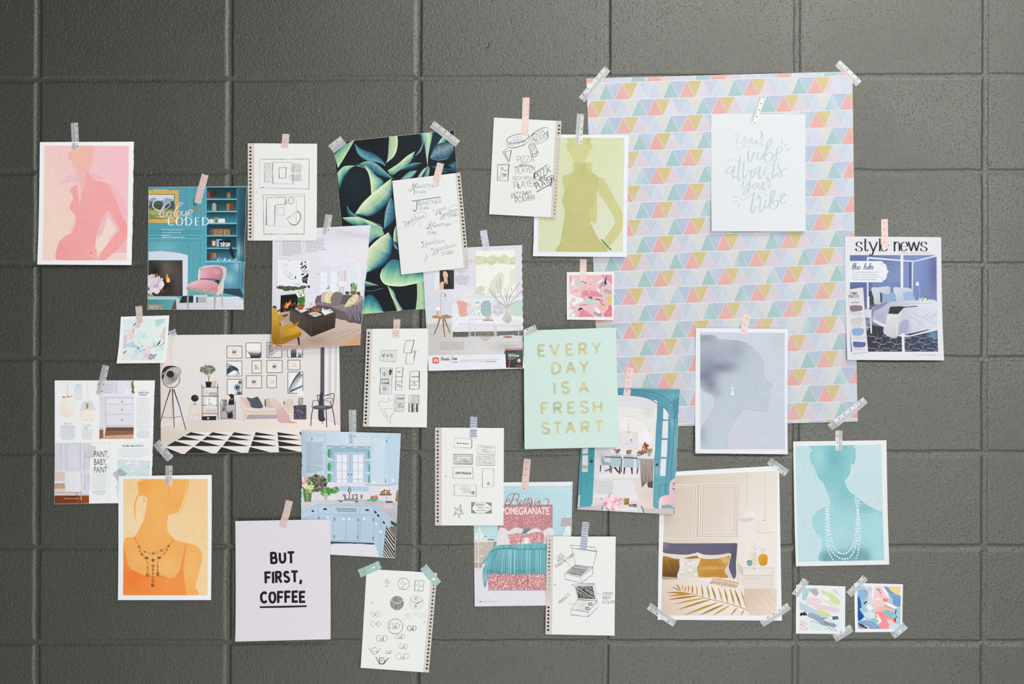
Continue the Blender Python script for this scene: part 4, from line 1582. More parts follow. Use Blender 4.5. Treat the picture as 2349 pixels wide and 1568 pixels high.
def star(cx, cy, r, w, col, rot=-.2):
    p = [(cx + r * math.sin(rot + i * 2.513), cy - r * math.cos(rot + i * 2.513)) for i in range(5)]
    a.l(p, w, col, closed=True)


star(786, 950, 24, 6, '3a3938'); star(580, 1070, 28, 8, '302f2e', .3)
a.l('414 1222 434 1320 464 1344 414 1352 400 1412 380 1350 320 1372 352 1316 336 1258 384 1296', 5, K, closed=True)
for q in ('414 1222 434 1320 400 1330', '464 1344 414 1352 400 1330', '400 1412 380 1350 404 1340', '320 1372 352 1316 380 1340', '336 1258 384 1296 370 1320'):
    a.hatch(q, 1.0, 8, 4, '4a4948')
for q in ('560 1198 606 1198 568 1272', '560 1340 564 1290 626 1340', '754 1202 826 1202 826 1246', '828 1342 736 1340 826 1294'):
    a.p(q, 'aeadab'); a.hatch(q, .9, 9, 5, '4a4948'); a.l(q, 4.4, K, closed=True)
a.lines('606 1220 742 1224 610 1236 720 1238 640 1264 726 1268 744 1268 814 1272 624 1302 756 1306', 7, K)
a.l('606 1200 568 1276 566 1290 626 1340', 4, K); a.l('736 1340 826 1294 828 1250 756 1204', 4, K)
a.l('210 842 230 842 230 864 210 864', 4, '8f8f8d', closed=True); a.r(217, 848, 224, 858, '9f9f9d')
a.done()

# gift boxes
pg = P['boxes']
ruling(pg, 'l', .095, 4.45, 'd6d9da')
a = Art(pg, 'pen_drawing', M_INK, (1240, 1185, .17857), 4)
a.pen = 0.78
for q in ('378 356 402 398 720 430 694 386', '402 398 446 606 670 640 690 570 722 440', '446 606 670 644 512 768 302 726', '302 726 312 792 522 844 512 768', '512 768 522 844 672 730 670 644', '394 858 424 880 694 864 690 848', '424 880 456 930 474 1050 720 1070 694 862',
          '446 884 474 1042', '388 1180 470 1056 728 1072 610 1214', '388 1180 384 1246 604 1274 608 1214', '608 1214 606 1276 730 1156 726 1072'):
    a.l(q, 4, K, closed=q.count(' ') > 4)
a.l('384 358 694 384 722 434', 5, K); a.l('380 360 402 398', 6, K); a.l('720 436 692 560 670 640 668 720', 5, K)
a.hatch('446 616 622 650 514 748 326 712', .12, 7, 4.4, '33312f', .4); a.l('446 616 622 650 514 748 326 712', 6, K, closed=True)
a.hatch('458 892 666 884 698 1044 486 1034', .62, 7.5, 6, '242322', .4); a.hatch('458 892 666 884 698 1044 486 1034', .5, 16, 6, '1e1d1d', .6); a.l('458 892 666 884 698 1044 486 1034', 7, '2b2a2a', closed=True)
for d in (0, 50, 84, 116):
    a.s_([(470 + d, 1070), (450 + d, 1120), (424 + d, 1150), (420 + d, 1180), (450 + d, 1184), (480 + d, 1150), (466 + d, 1120), (494 + d, 1080), (480 + d, 1064)], 2.6, '6b6a69')
for cx, cy in ((638, 1112), (600, 1168)):
    a.e(cx, cy, 30, 22, K); a.e(cx, cy, 22, 14, 'dcdedc'); a.e(cx - 3, cy, 16, 11, '4a4948'); a.e(cx - 2, cy, 11, 7, 'dcdedc')
a.hand('LATE', 220, 528, 34, 4, K, rot=-.6, jit=.3, gap=1.6, sx=.8); a.hand('INSERT', 232, 572, 34, 4, K, rot=-.6, jit=.3, gap=1.4, sx=.8); a.hand('(COULD BE 2-PART)', 202, 644, 34, 4, K, rot=-.58, jit=.3, gap=1.2, sx=.72)
a.lines('330 566 404 650 398 470 396 500', 3, K); a.e(398, 492, 6, 8, K)
a.hand('PRODUCTS', 250, 1112, 36, 4, K, rot=-.72, jit=.4, gap=1.0, sx=.78); a.lines('352 1102 424 1112 706 974 772 984', 3, K)
a.hand('STICKER', 794, 996, 36, 4.2, '4f4e4d', rot=0, jit=.3, gap=1.4, sx=.72); a.hand('INSERT', 798, 1050, 36, 4.2, '4f4e4d', jit=.3, gap=1.4, sx=.72); a.hand('(1-COLOR)', 794, 1104, 36, 4.2, '4f4e4d', jit=.3, gap=1.4, sx=.78)
a.r(172, 856, 182, 876, 'b0aca8'); a.r(184, 856, 194, 876, 'b0aca8')
a.done()

# monogram sketches
pg = P['cwd']
ruling(pg, 'r', .085, 4.6, 'd6d9d9')
a = Art(pg, 'pencil_drawing', M_INK, (810, 1280, .17214), 4)
a.pen = 0.78


def ring(cx, cy, r, w, col, k=1.0):
    for d in (0, 2.5):
        a.l([(cx + (r + d * math.sin(i)) * math.cos(i * .2618), cy + (r * k + d) * math.sin(i * .2618)) for i in range(25)], w, col)


def mono(x, y, h, w, c, sx=1.0):
    a.hand('C', x, y, h, w, c, jit=.3, sx=sx); a.hand('W', x + h * .62 * sx, y, h * .66, w * .9, c, jit=.3, sx=.9 * sx); a.hand('D', x + h * 1.14 * sx, y - h * .02, h * .95, w, c, jit=.3, sx=.95 * sx)


a.hand('C', 442, 306, 28, 6, K); a.l('406 290 432 330 448 312 464 338 498 302', 4, K); a.hand('D', 440, 378, 24, 4.4, K)
ring(674, 338, 76, 4, K); a.hand('C', 654, 318, 28, 4.4, K); a.l('622 320 662 352 674 336 690 352 716 322', 4, K); a.hand('D', 654, 396, 24, 4, K)
a.l('826 292 946 298 932 436 816 428', 5, K, closed=True); a.l('832 298 824 424 930 430', 3, K); a.hand('C', 872, 344, 28, 4.4, K); a.l('842 342 872 382 884 360 892 382 932 350', 4, K); a.hand('D', 872, 420, 18, 4, K)
cir = [(584 + 88 * math.cos(i * .314), 594 + 92 * math.sin(i * .314)) for i in range(20)]
a.p(cir, 'a9a9a8'); a.hatch(cir, 1.95, 9, 4, '4a4948'); a.l(cir, 5, K, closed=True); a.l('496 548 560 606 580 590 600 612 668 556', 9, 'dfe1df'); a.l('494 556 560 614 582 598 600 618 668 564', 3.4, K)
a.hand('C', 562, 566, 34, 6, K); a.hand('D', 562, 654, 30, 6, K)
cir = [(838 + 92 * math.cos(i * .314), 590 + 96 * math.sin(i * .314)) for i in range(20)]
a.hatch(cir, 2.0, 20, 2.4, '8f8f8d'); a.l(cir, 3, '6b6a69', closed=True); a.l('764 544 824 600 836 582 850 602 936 552', 5, '302f2e'); a.hand('C', 828, 552, 34, 8, '302f2e'); a.hand('D', 824, 648, 26, 7, '302f2e')
a.hand('C', 250, 604, 28, 4, K); a.hand('C', 240, 774, 62, 4, K, sx=.8); a.hand('W', 276, 758, 26, 4, K, sx=.9); a.hand('D', 308, 772, 58, 4, K)
a.hand('C', 232, 904, 66, 4, K); a.hand('W', 292, 884, 26, 4, K); a.hand('D', 324, 902, 60, 4, K)
a.hand('915 9426', 698, 806, 74, 3, '9c9c9a', font={**UP, '9': UP['9']}, rot=-.06, jit=.2, sx=.75, gap=1.8); a.lines('662 798 680 798', 4, '8f8f8d')
ring(564, 904, 98, 4.4, K); mono(484, 934, 72, 5, K, 1.02)
mono(724, 958, 64, 7.4, '282726'); mono(310, 1102, 84, 5.4, K, .94); mono(568, 1072, 62, 4.6, K, 1.04); mono(602, 1200, 66, 4.4, K, 1.08); mono(432, 1264, 42, 4.4, K, 1.14); mono(572, 1336, 74, 4.4, K, 1.26)
for d, w_, c in ((0, 4.6, K), (3, 4, K)):
    a.l([(212 + d, 1188), (254, 1264), (288, 1226), (320, 1254), (372, 1186)], w_, c); ring(288, 1226, 36, 3, K, 1.25)
a.l('304 1304 356 1396 392 1340 408 1396 478 1314', 10, '262524'); ring(386, 1358, 36, 6, '262524', 1.15); a.l('356 1306 352 1400 400 1392', 8, '262524')
a.r(938, 836, 958, 854, 'a0a2a2'); a.r(943, 841, 953, 849, 'd5d7d7')
a.done()


# ------------------------------------------------------------------ lettering prints
a = Art(P['coffee'], 'bold_lettering', M_INK, (240, 1060, .28067))
BK = '1d1b1e'
for t, x, y, h, sx, gp in (('BUT', 1370, 814, 80, .74, 4.8), ('FIRST,', 1324, 972, 80, .72, 4.5), ('COFFEE', 1288, 1136, 80, .72, 4.3)):
    a.hand(t, x, y, h, 20.5, BK, rot=-.022, sx=sx, gap=gp, jit=.12, ends=7)
a.done()
a = Art(P['coffee'], 'underline', M_INK, (240, 1060, .28067))
a.p('1276 1166 1658 1158 1660 1172 1470 1178 1276 1180', BK)
a.done()

a = Art(P['mint'], 'gold_lettering', M_GOLD, (1190, 740, .19139))
GO = 'ab9a5a'
for t, x, y in (('E', 232, 400), ('V', 374, 392), ('E', 566, 386), ('R', 720, 380), ('Y', 876, 372), ('D', 398, 612), ('A', 566, 604), ('Y', 728, 600), ('I', 424, 850), ('S', 512, 844), ('A', 724, 838),
                ('F', 270, 1090), ('R', 420, 1084), ('E', 588, 1080), ('S', 736, 1076), ('H', 892, 1070), ('S', 274, 1326), ('T', 414, 1322), ('A', 562, 1318), ('R', 748, 1314), ('T', 906, 1308)):
    a.hand(t, x + 5, y - 4, 126 if t not in 'IS' else 128, 8.5, GO, rot=-.03, inline=8.5, sx=1.02 if t in 'TYVH' else .98)
a.done()

a = Art(P['vibe'], 'brush_lettering', M_WATER, (1620, 210, .21053))
C1, C2, C3 = 'cdd9dc', 'bcd2d4', 'c6cfd8'


def brush(q, w, c, n=7):
    a.s_(q, w, c, contrast=.28, n=n)


for q, w, c in (('306 492 330 464 352 462 334 520 326 562 350 572 390 540 420 474', 17, C1), ('420 474 412 560 396 610 360 642 336 630 352 604 420 604 500 610 560 590', 13, C1), ('480 514 446 522 440 562 466 568 480 540 480 514 500 520', 11, C3), ('504 510 500 556 520 568 548 520 544 560 560 570 580 548', 13, C3), ('582 520 606 480 590 444 604 440 616 500 600 548 602 590 616 594 628 580', 12, C3),
                ('464 642 456 700 466 766 496 740 514 668 530 680', 18, C2), ('570 600 582 606', 12, C2), ('566 662 552 730 580 742 620 700', 17, C2), ('600 720 680 600 716 530 700 516 664 570 634 740 700 752 724 690 690 660 650 700', 17, C2), ('724 690 772 686 822 640 818 610 782 612 760 690 766 740 802 746', 15, C2),
                ('308 806 246 830 216 880 232 896 280 870 308 816 290 900 294 944 330 920', 16, C2), ('372 700 356 820 344 940 356 970 380 950', 17, C2), ('414 756 400 880 404 940 420 940 446 900', 16, C2), ('234 778 250 738 300 740 350 770 400 806', 7, C2), ('446 846 470 880 490 856 482 940 500 944 526 900', 14, C2), ('590 820 536 840 520 880 540 894 576 860 592 820 572 920 584 950 620 900', 15, C2), ('680 836 650 830 628 880 640 904 690 890', 14, C2), ('744 740 728 860 716 930 726 944 770 890', 17, C2), ('606 780 630 768 690 790 750 806', 7, C2),
                ('804 780 780 800 800 850 826 900 806 930 780 920 790 890 870 840 872 828', 15, C2),
                ('406 966 392 1040 410 1056 450 1020 478 970', 16, C2), ('478 970 466 1060 430 1132 406 1120 420 1086 500 1030 520 1006', 14, C2), ('540 1000 508 1020 506 1056 530 1058 548 1020 540 1000 570 1010', 11, C2), ('574 1000 566 1050 586 1064 624 980 616 1060 626 1076 650 1040', 13, C3), ('640 1020 672 970 652 938 668 934 690 990 676 1040 690 1050 710 1010', 12, C3),
                ('520 1096 500 1200 484 1290 500 1320 540 1250', 20, C2), ('368 1170 400 1186 440 1160 520 1110 620 1104 652 1136 640 1146', 13, C2), ('540 1180 576 1140 560 1130 590 1170 580 1280 592 1316 640 1240', 16, C2), ('650 1176 632 1256 650 1270 690 1230', 15, C2), ('690 1230 740 1110 736 1070 706 1100 690 1250 730 1284 776 1240 770 1190 736 1196 712 1230', 17, C2), ('776 1200 846 1140 852 1112 820 1120 806 1190 830 1226 858 1200', 15, C2)):
    brush(q, w, c)
for q in ('826 504 816 564 834 564', '846 584 856 596 914 552', '868 626 874 640 934 618', '268 1148 330 1136 326 1156', '268 1214 336 1182 346 1196', '340 1278 346 1222 366 1234'):
    a.p(q, 'c3cdd6')
a.done()


# ------------------------------------------------------------------ watercolour figures
def plate(key, quad, col, z, step=12, name='painted_figure'):
    pg = P[key]
    a = Art(pg, name, M_WATER, z)
    a.zclip(quad)
    a.p(quad, col, step)
    return a


Z = (80, 270, .22326)
a = plate('pink', '98 286 968 290 950 1466 86 1466', G(('e8cdc2', 'eab6bd', 100, 900, 960, 400), (120, 1300, 300, 400, 'e9cdc0', .8), (760, 560, 300, 260, 'e8bcc4', .6), (830, 1460, 90, 60, 'ecccc8', .8), n=.025), Z)
a.sp('400 560 330 600 250 690 320 664 410 664 450 650 436 560', 'e2bbc2', step=14)
a.sp('546 556 640 586 700 622 620 650 720 664 800 690 870 770 950 930 960 1120 900 1050 830 860 740 700 600 640', 'e8b2ba', step=14)
a.p('700 1000 640 1220 680 1250 700 1180 760 1020 850 1150 770 1230 760 1270 860 1180 880 1120 800 960 740 950', 'e6b4ba')
a.p('950 1240 800 1396 840 1390 948 1388', 'e6b0ba')
a.sp('430 1000 380 1130 364 1170 400 1160 430 1060', 'e6bcc0')
head = '380 300 372 350 344 372 350 430 386 446 392 490 420 530 436 560 470 720 462 940 470 830 490 700 545 560 580 500 596 420 596 290 420 284'
a.sp('430 690 380 720 366 752 400 820 380 870 360 930 410 990 424 1060 400 1140 360 1196 280 1250 240 1330 244 1466 560 1466 620 1466 626 1300 640 1200 700 1020 752 950 800 1020 862 1140 860 1170 680 1400 700 1462 740 1460 950 1240 962 1130 880 970 830 830 760 700 690 660 600 640 560 590 540 570 500 690 470 830 462 940 450 830 440 750',
     G('e8a09f', (300, 1350, 50, 50, 'e07f7f', .55), (640, 1000, 240, 400, 'e8a2a2', .6), (540, 700, 120, 160, 'e7a9a6', .6), (900, 1120, 90, 140, 'e89a98', .7), (350, 1420, 200, 120, 'e99c9c', .7), n=.03), step=14)
a.sp(head, G(('e6b4a4', 'e8b0aa', 400, 300, 560, 700), n=.02), step=14)
a.sp('510 1340 560 1356 610 1346 640 1350 650 1420 690 1466 560 1466 600 1440 540 1410 580 1400 520 1372', 'e6ab9e')
a.p('580 1266 612 1350 628 1340 600 1290', 'e6aa9e')
a.sp('700 1180 640 1260 640 1340 664 1420 700 1370 740 1320 760 1270 770 1230 830 1170 790 1080 754 1020', G('ebcfc8', (690, 1400, 40, 60, 'ebc6c0', .6)))
a.p('720 1466 760 1460 830 1392 948 1390 948 1466', 'ecccc8')
for q, w, c in (('372 720 368 752 404 820 366 900 364 930 410 990', 3, 'd98a8c'), ('360 1196 280 1250 240 1330 242 1450', 4, 'dc7f80'), ('240 700 320 664 404 664', 2, 'd9a4b0'), ('546 556 640 586 700 622', 2, 'dba0aa'), ('870 770 950 930', 2.5, 'dc9aa4'), ('620 1280 626 1310', 3, 'd98a86'), ('860 1170 680 1400 700 1462', 3, 'd98386'), ('748 952 700 1040 640 1200', 2.4, 'dd9496'), ('540 560 572 620', 4, 'd98e90'), ('440 560 450 700 462 940', 3, 'e09c92')):
    a.s_(q, w, c)
a.e(584, 1388, 7, 7, 'b8283e')
a.done()

Z = (1215, 250, .22326)
a = plate('green', '100 296 974 296 954 1472 86 1468', G(('cfd4ad', 'd5d9bd', 90, 400, 960, 900), (300, 420, 80, 500, 'd3dab4', .7), (800, 400, 200, 200, 'cdd5ab', .6), (760, 1140, 90, 130, 'd5dac4', .9), n=.02), Z)
OLV = G('c0bd83', (520, 800, 160, 300, 'c3c086', .7), (600, 1380, 200, 120, 'bfbb7c', .7), (560, 640, 80, 80, 'bdba80', .8), n=.03)
a.sp('700 706 760 720 800 790 860 900 960 1100 940 1250 830 1400 770 1440 740 1400 770 1330 850 1210 880 1140 800 1000 720 880 690 830', G('c8c68c', (900, 1000, 120, 200, 'cac98f', .8), n=.02), step=14)
a.p('690 860 640 980 610 1160 684 1164 690 1000', 'c5c58a'); a.sp('470 650 400 670 342 690 340 760 360 830 400 740', 'c4c48c')
a.p('444 552 636 550 640 640 660 670 440 660', 'c6c88f')
a.sp('398 296 400 350 380 356 382 420 404 440 430 500 460 530 466 560 564 560 570 520 600 480 614 420 634 410 638 360 616 350 618 296', G('c6ca8e', (500, 400, 60, 120, 'ccc999', .9), (600, 320, 40, 60, 'b9bd80', .6), (410, 340, 30, 60, 'bec387', .7), n=.02), step=14)
a.sp('462 560 462 650 410 690 372 800 350 880 330 930 352 990 362 1040 350 1180 320 1360 296 1476 784 1476 700 1330 630 1190 614 1160 620 1050 670 900 698 780 700 700 640 660 590 620 566 560', OLV, step=14)
for q, w, c in (('460 660 344 690 342 720', 2, 'aeac6c'), ('364 830 330 930 364 1020 350 1180 298 1470', 3, 'a5a45f'), ('612 1150 626 1060 694 840 700 700', 3, 'a9a764'), ('622 1180 700 1330 784 1470', 3, 'a5a35c'), ('480 1174 560 1180 640 1182', 2.5, 'd2d0a0'), ('450 552 636 552 640 650 700 690', 2, 'b4b472'), ('564 550 590 620 650 670', 2, 'aaa86a'), ('690 980 686 1160 612 1164', 2, 'b4b276'), ('636 410 638 500', 1.6, 'bfc494'), ('700 700 704 820', 2, 'b3b170'), ('588 310 616 350 632 420', 2, 'acae70'), ('700 870 780 960 880 1140 850 1210', 2, 'b8b87a'), ('780 740 860 900 958 1090', 2, 'b8b87a')):
    a.s_(q, w, c)
a.p('340 840 352 852 340 900 326 960 320 900', 'd3d9b6')
for i in range(9):
    x, y = 742 + i * 10, 1352 + i * 11
    a.e(x, y, 15, 6, ('3a7a4c', '5d9a68', '2f6e44')[i % 3], .9); a.l([(x - 4, y - 12), (x + 14, y + 6)], 5, ('2c6a40', 'a9c7a0')[i % 2])
a.done()

Z = (1580, 710, .2168)
a = plate('grey', '118 236 1012 244 1008 1474 116 1470', G(('c8cedb', 'c6ccd8', 600, 250, 600, 1470), (940, 330, 90, 100, 'bac4cd', .8), (960, 500, 120, 200, 'c2cbd2', .5), n=.015), Z)
fig = '116 300 150 272 210 264 270 276 316 312 420 318 520 324 610 356 700 424 760 494 790 580 790 690 830 750 884 812 836 856 852 890 848 932 824 970 842 1020 810 1070 740 1068 596 1046 560 1060 500 1140 440 1230 404 1310 392 1380 390 1474 110 1474 116 1264 200 1150 260 1030 270 950 240 900 110 790'
a.sp(fig, G(('b8c3d0', 'bcc8d5', 400, 500, 400, 1400), (170, 300, 130, 60, '8d93a1', .85), (330, 450, 250, 150, 'a0a9b8', .8), (500, 420, 90, 100, '98a2b1', .6), (180, 560, 140, 130, '8e94a5', .75), (340, 610, 150, 60, '7d8295', .85), (430, 600, 70, 60, '8b91a3', .5), (170, 700, 130, 90, '74798e', .9), (240, 800, 90, 80, '7c8195', .9), (300, 870, 60, 50, '9a9fb0', .6), (420, 770, 110, 80, 'bac5d2', .9), (480, 820, 160, 100, 'bbc7d4', .6), (130, 1330, 70, 110, '969bae', .6), (700, 640, 90, 200, 'b9c5d0', .5), n=.045, ns=.03), step=11, n=7)
for q in ('216 262 280 280 316 314 420 320 520 326 610 358 700 426 760 496 790 582 790 690 830 750 884 812 838 856 852 892 848 934 824 970 842 1020 810 1072 740 1068 596 1046 560 1062 500 1142 440 1232 404 1312 392 1382 390 1470', '118 1262 200 1150 260 1030 272 950 240 900 118 792'):
    a.s_(q, 2.6, '9aa4b0')
a.e(460, 828, 12, 13, 'e2e8f0'); a.sp('458 846 446 880 448 900 462 906 474 896 472 872', 'e4eaf2')
a.done()

Z = (1810, 980, .21053)
a = plate('tealprint', '66 202 1004 184 1030 1440 96 1458', G(('bddadf', 'c3d9e0', 80, 300, 1000, 500), (200, 900, 200, 500, 'c2dbe2', .7), (760, 360, 180, 200, 'c5dae1', .7), (160, 300, 100, 150, 'b7d9dc', .6), n=.02), Z)
TQ = G(('8fc6cb', 'a5d2d8', 500, 300, 500, 1150), (500, 330, 110, 220, '6fb2bd', .9), (320, 320, 70, 150, '9fd0d3', .8), (440, 560, 160, 100, '83bfc5', .8), (620, 700, 120, 160, '7fbdc3', .8), (840, 880, 100, 60, '79b6bc', .8), (560, 1150, 220, 160, 'a6d2da', .7), (520, 1410, 200, 70, '5d949f', .95), (740, 1380, 130, 80, '669ca6', .95), (830, 1420, 70, 70, '70a5ad', .9), (940, 1000, 90, 120, 'a5d4d9', .8), (950, 1400, 60, 100, 'a8d5da', .9), (400, 1420, 50, 70, '6b9ea8', .9), n=.035)
a.sp('250 190 256 250 228 280 236 380 270 420 290 480 330 556 366 590 400 660 444 770 430 830 380 870 300 920 254 980 250 1050 290 1140 350 1200 356 1300 360 1460 1032 1460 1024 960 960 906 840 840 720 750 640 680 600 590 620 550 656 500 668 396 700 396 718 350 718 230 690 218 680 180', TQ, step=13)
for q, w, c in (('444 770 400 660 368 592 330 556 290 480', 3, '6aa9ae'), ('600 580 640 680 720 748 840 842 960 908 1020 960', 4, '63a5a8'), ('670 396 650 510 600 576', 4, '62a4a9'), ('684 220 716 232 718 340 696 394 672 390', 4, '5ea2a4'), ('256 250 230 280 238 380 268 418', 2, '8dc3c7'), ('274 430 282 540 330 690', 2.4, '8bbfc3'), ('250 1050 290 1140 350 1204', 2, '8cc4c8'), ('254 980 300 920 376 872', 2, '9accd0'), ('880 930 946 908', 4, '6dabb0')):
    a.s_(q, w, c)
a.done()
a = Art(P['tealprint'], 'painted_pearls', M_WATER, Z, 26)
a.zclip('66 202 1004 184 1030 1440 96 1458')
for q, r in (('404 850 400 960 402 1100 408 1250 430 1360 470 1430 500 1470', 9), ('420 820 414 900 418 1060 430 1220 460 1340 520 1404 590 1426 660 1404 710 1320 736 1200 750 1040 752 920 734 860 724 760', 9), ('436 800 434 960 440 1100 462 1240 500 1330 560 1368 620 1360 680 1300 716 1190 734 1040 740 960', 9), ('750 766 754 860 740 930 766 1000 768 1120 756 1280 740 1380 708 1436', 9)):
    p_ = catmull(nums(q), False, 12)
    acc = 0
    for i in range(1, len(p_)):
        acc += math.hypot(p_[i][0] - p_[i - 1][0], p_[i][1] - p_[i - 1][1])
        if acc > 27:
            acc = 0
            rr = a.rnd.uniform(.8, 1.15) * r
            a.e(p_[i][0], p_[i][1], rr, rr * 1.1, a.rnd.choice(('e6eef2', 'dce9ee', 'edf3f5')))
    a.l(p_[::2], 2, 'd2e4e9')
for x, y in ((746, 894), (746, 922)):
    a.r(x - 11, y - 11, x + 11, y + 11, 'e6eef2'); a.r(x - 5, y - 5, x + 5, y + 5, '8fc1c6')
a.done()

Z = (260, 1060, .21053)
a = plate('orange', '114 178 1034 178 1034 1440 116 1440', G(('ecc999', 'ebc191', 700, 700, 1030, 250), (220, 640, 180, 200, 'ecd0a6', .9), (180, 240, 100, 120, 'ebc596', .6), (760, 660, 220, 180, 'ecca9c', .8), n=.02), Z)
OR = G(('f0ab5c', 'efa55a', 300, 300, 700, 1200), (340, 260, 80, 90, 'ee9c4c', .9), (300, 680, 70, 200, 'ee9f50', .7), (660, 460, 90, 70, 'eda152', .8), (500, 620, 200, 260, 'f0ae63', .7), (860, 1150, 120, 200, 'f1b46e', .8), (300, 1050, 160, 120, 'f1b06a', .7), (600, 1130, 120, 110, 'f1b872', .8), n=.025)
a.sp('326 170 324 196 280 206 268 230 282 330 290 352 370 386 362 500 346 600 300 700 234 804 116 874 110 1446 884 1446 900 1340 950 1150 976 1020 940 930 870 890 690 846 640 800 600 750 592 680 600 600 620 566 700 546 750 470 790 330 800 170', OR, step=13)
a.p('118 890 140 990 170 1120 200 1160 330 1220 480 1230 540 1224 584 1244 610 1262 680 1244 724 1190 744 1120 770 1000 792 890 800 892 780 1060 766 1160 780 1260 806 1440 114 1440', G(('ef8540', 'ef8a45', 150, 1250, 700, 1400), (200, 1240, 130, 120, 'ee7730', .9), (620, 1330, 160, 90, 'f0944e', .8), (160, 1080, 50, 120, 'f08a45', .8), n=.03), step=13)
for q, w, c in (('290 340 256 400 240 480 246 600 262 660', [16, 16, 14, 8, 2], 'eba04f'), ('826 178 818 280 780 440 740 550 710 604', [12, 12, 9, 5, 1], 'eeb069'), ('800 178 796 300 750 470', 5, 'f0c58c'), ('604 240 614 330 604 420', [10, 8, 3], 'e8974c'), ('234 806 250 860 290 920', 3, 'd9893f'), ('660 842 630 880 600 910', 3, 'd9893f'), ('976 1020 950 1150 900 1340 884 1440', 2.5, 'e5a25a'), ('792 890 770 1000 744 1120', 4, 'e58f4a')):
    a.s_(q, w, c)
a.sp('340 388 332 410 338 432 348 430 346 404', 'e8a458'); a.p('430 1000 560 996 540 1060 440 1104 392 1060', G('f1b06a'))
a.done()
a = Art(P['orange'], 'painted_necklace', M_WATER, Z, 26)
NK = ('a4602e', '7a4a28', 'd98345', 'b06a35', 'e08a4c', '8a5630')
for q in ('236 806 290 916 350 966 440 984 530 960 606 908 660 838', '290 920 330 1010 390 1050 440 1062 510 1034 590 950', '376 1060 384 1220', '440 984 440 1330', '488 1060 492 1210', '330 1000 380 1090 440 1120 490 1084', '380 1000 440 996 560 1000'):
    a.s_(q, 3, 'a8703c')
for x, y, rx, ry, k in ((288, 916, 10, 14, 1), (318, 940, 11, 12, 4), (352, 970, 13, 10, 5), (402, 980, 14, 12, 2), (442, 984, 14, 14, 0), (488, 974, 12, 12, 2), (532, 956, 18, 14, 3), (572, 930, 10, 13, 2), (606, 908, 12, 13, 1), (298, 962, 10, 14, 3), (318, 996, 15, 16, 0), (590, 946, 10, 14, 0), (568, 986, 8, 9, 5), (370, 1036, 20, 14, 1), (506, 1034, 22, 14, 1), (440, 1060, 18, 16, 1), (388, 1088, 12, 12, 4), (488, 1082, 10, 13, 4), (384, 1138, 10, 18, 3), (440, 1124, 15, 16, 0), (490, 1128, 11, 18, 3), (440, 1164, 13, 15, 0), (384, 1178, 9, 12, 3), (490, 1164, 9, 9, 0), (382, 1222, 20, 22, 0), (440, 1206, 14, 14, 0), (492, 1208, 16, 26, 5), (440, 1246, 13, 15, 3), (440, 1286, 15, 17, 0), (438, 1332, 18, 18, 1)):
    a.e(x, y, rx, ry, NK[k]); a.e(x + rx * .15, y - ry * .1, rx * .55, ry * .55, ('c07a44', '9a6a44', 'e8a468', 'c98a58', 'eaa06c', 'a87a50')[k])
a.done()

# ------------------------------------------------------------------ little abstract cards
Z = (1290, 585, .10204)
a = plate('pinkabs', '158 452 1116 440 1112 1388 160 1392', G('e4bcc0', (900, 600, 220, 160, 'e6b8bd', .7), (300, 640, 160, 120, 'e3c8c8', .8), (620, 860, 200, 90, 'df9ca6', .6), (640, 1200, 260, 90, 'e8bcc2', .7), (240, 1000, 110, 140, 'e8dada', .8)), Z, name='painted_picture')
for q, c in (('160 456 206 456 214 540 176 660 160 640', 'd9a59c'), ('210 456 240 520 276 674 180 674 220 560', 'e5e6e8'), ('440 860 480 800 620 800 800 830 900 920 890 946 700 920 500 916', 'd98f9c'), ('380 1260 460 1240 600 1300 700 1370 640 1392 360 1388 390 1320', 'dd8a95'), ('940 1300 1010 1220 1060 1110 1112 1180 1112 1388 950 1388', 'dd7f8a'), ('880 450 1116 444 1112 640 1010 560 900 490', 'dd99a4'),
             ('800 1140 930 1080 1040 1140 960 1240 860 1210', 'e3b5a6'), ('160 880 250 900 300 940 440 960 480 1020 330 1090 230 1140 240 1040 160 1030', 'e9e9eb'), ('270 740 380 730 420 780 300 800', 'e6c3bd'), ('160 1210 260 1220 270 1390 160 1392', 'e6e2e4')):
    a.sp(q, c)
for q, c in (('300 580 380 574 460 610 480 670 296 660', 'b9cfcd'), ('520 1006 740 1030 770 1110 520 1080 500 1050', 'aed6cb'), ('840 850 960 860 1060 880 1030 910 900 890', 'b5d8cd'), ('460 720 480 680 546 660 530 730 490 748', 'ddc57e'), ('986 996 1020 930 1112 916 1112 1074 1040 1080', 'dcbf73'), ('830 770 820 730 860 640 900 590 960 600 1010 640 960 700 880 700 850 770', 'a99bb2'), ('676 1310 740 1270 860 1330 890 1388 800 1376', 'a79cae'), ('800 1320 870 1290 880 1340', '7f9a8e'), ('570 950 610 922 680 936 670 980 700 996 620 980', '8a5a78'), ('190 960 290 960 300 1040 200 1040', 'ddc3c8')):
    a.p(q, c)
for q, c in (('750 650 840 570 910 530 900 580 800 640', 'e9e8ea'), ('770 760 840 750 840 860 790 810', 'e9e8ea'), ('720 1160 800 1200 860 1300 800 1310 740 1230', 'eceaec'), ('1000 600 1080 660 1060 670', 'e9e8ea'), ('590 540 670 556 660 570', 'eee9ea'), ('580 800 626 850 610 860', 'eee9ea'), ('266 710 312 722 300 738', 'eee9ea'), ('330 856 410 856 400 872 330 868', 'eee9ea'), ('280 516 320 514 320 530 280 530', 'eee9ea'), ('560 610 610 610 600 630', 'eee9ea'), ('960 1230 1030 1150 1020 1190', 'e8d3d3')):
    a.p(q, c)
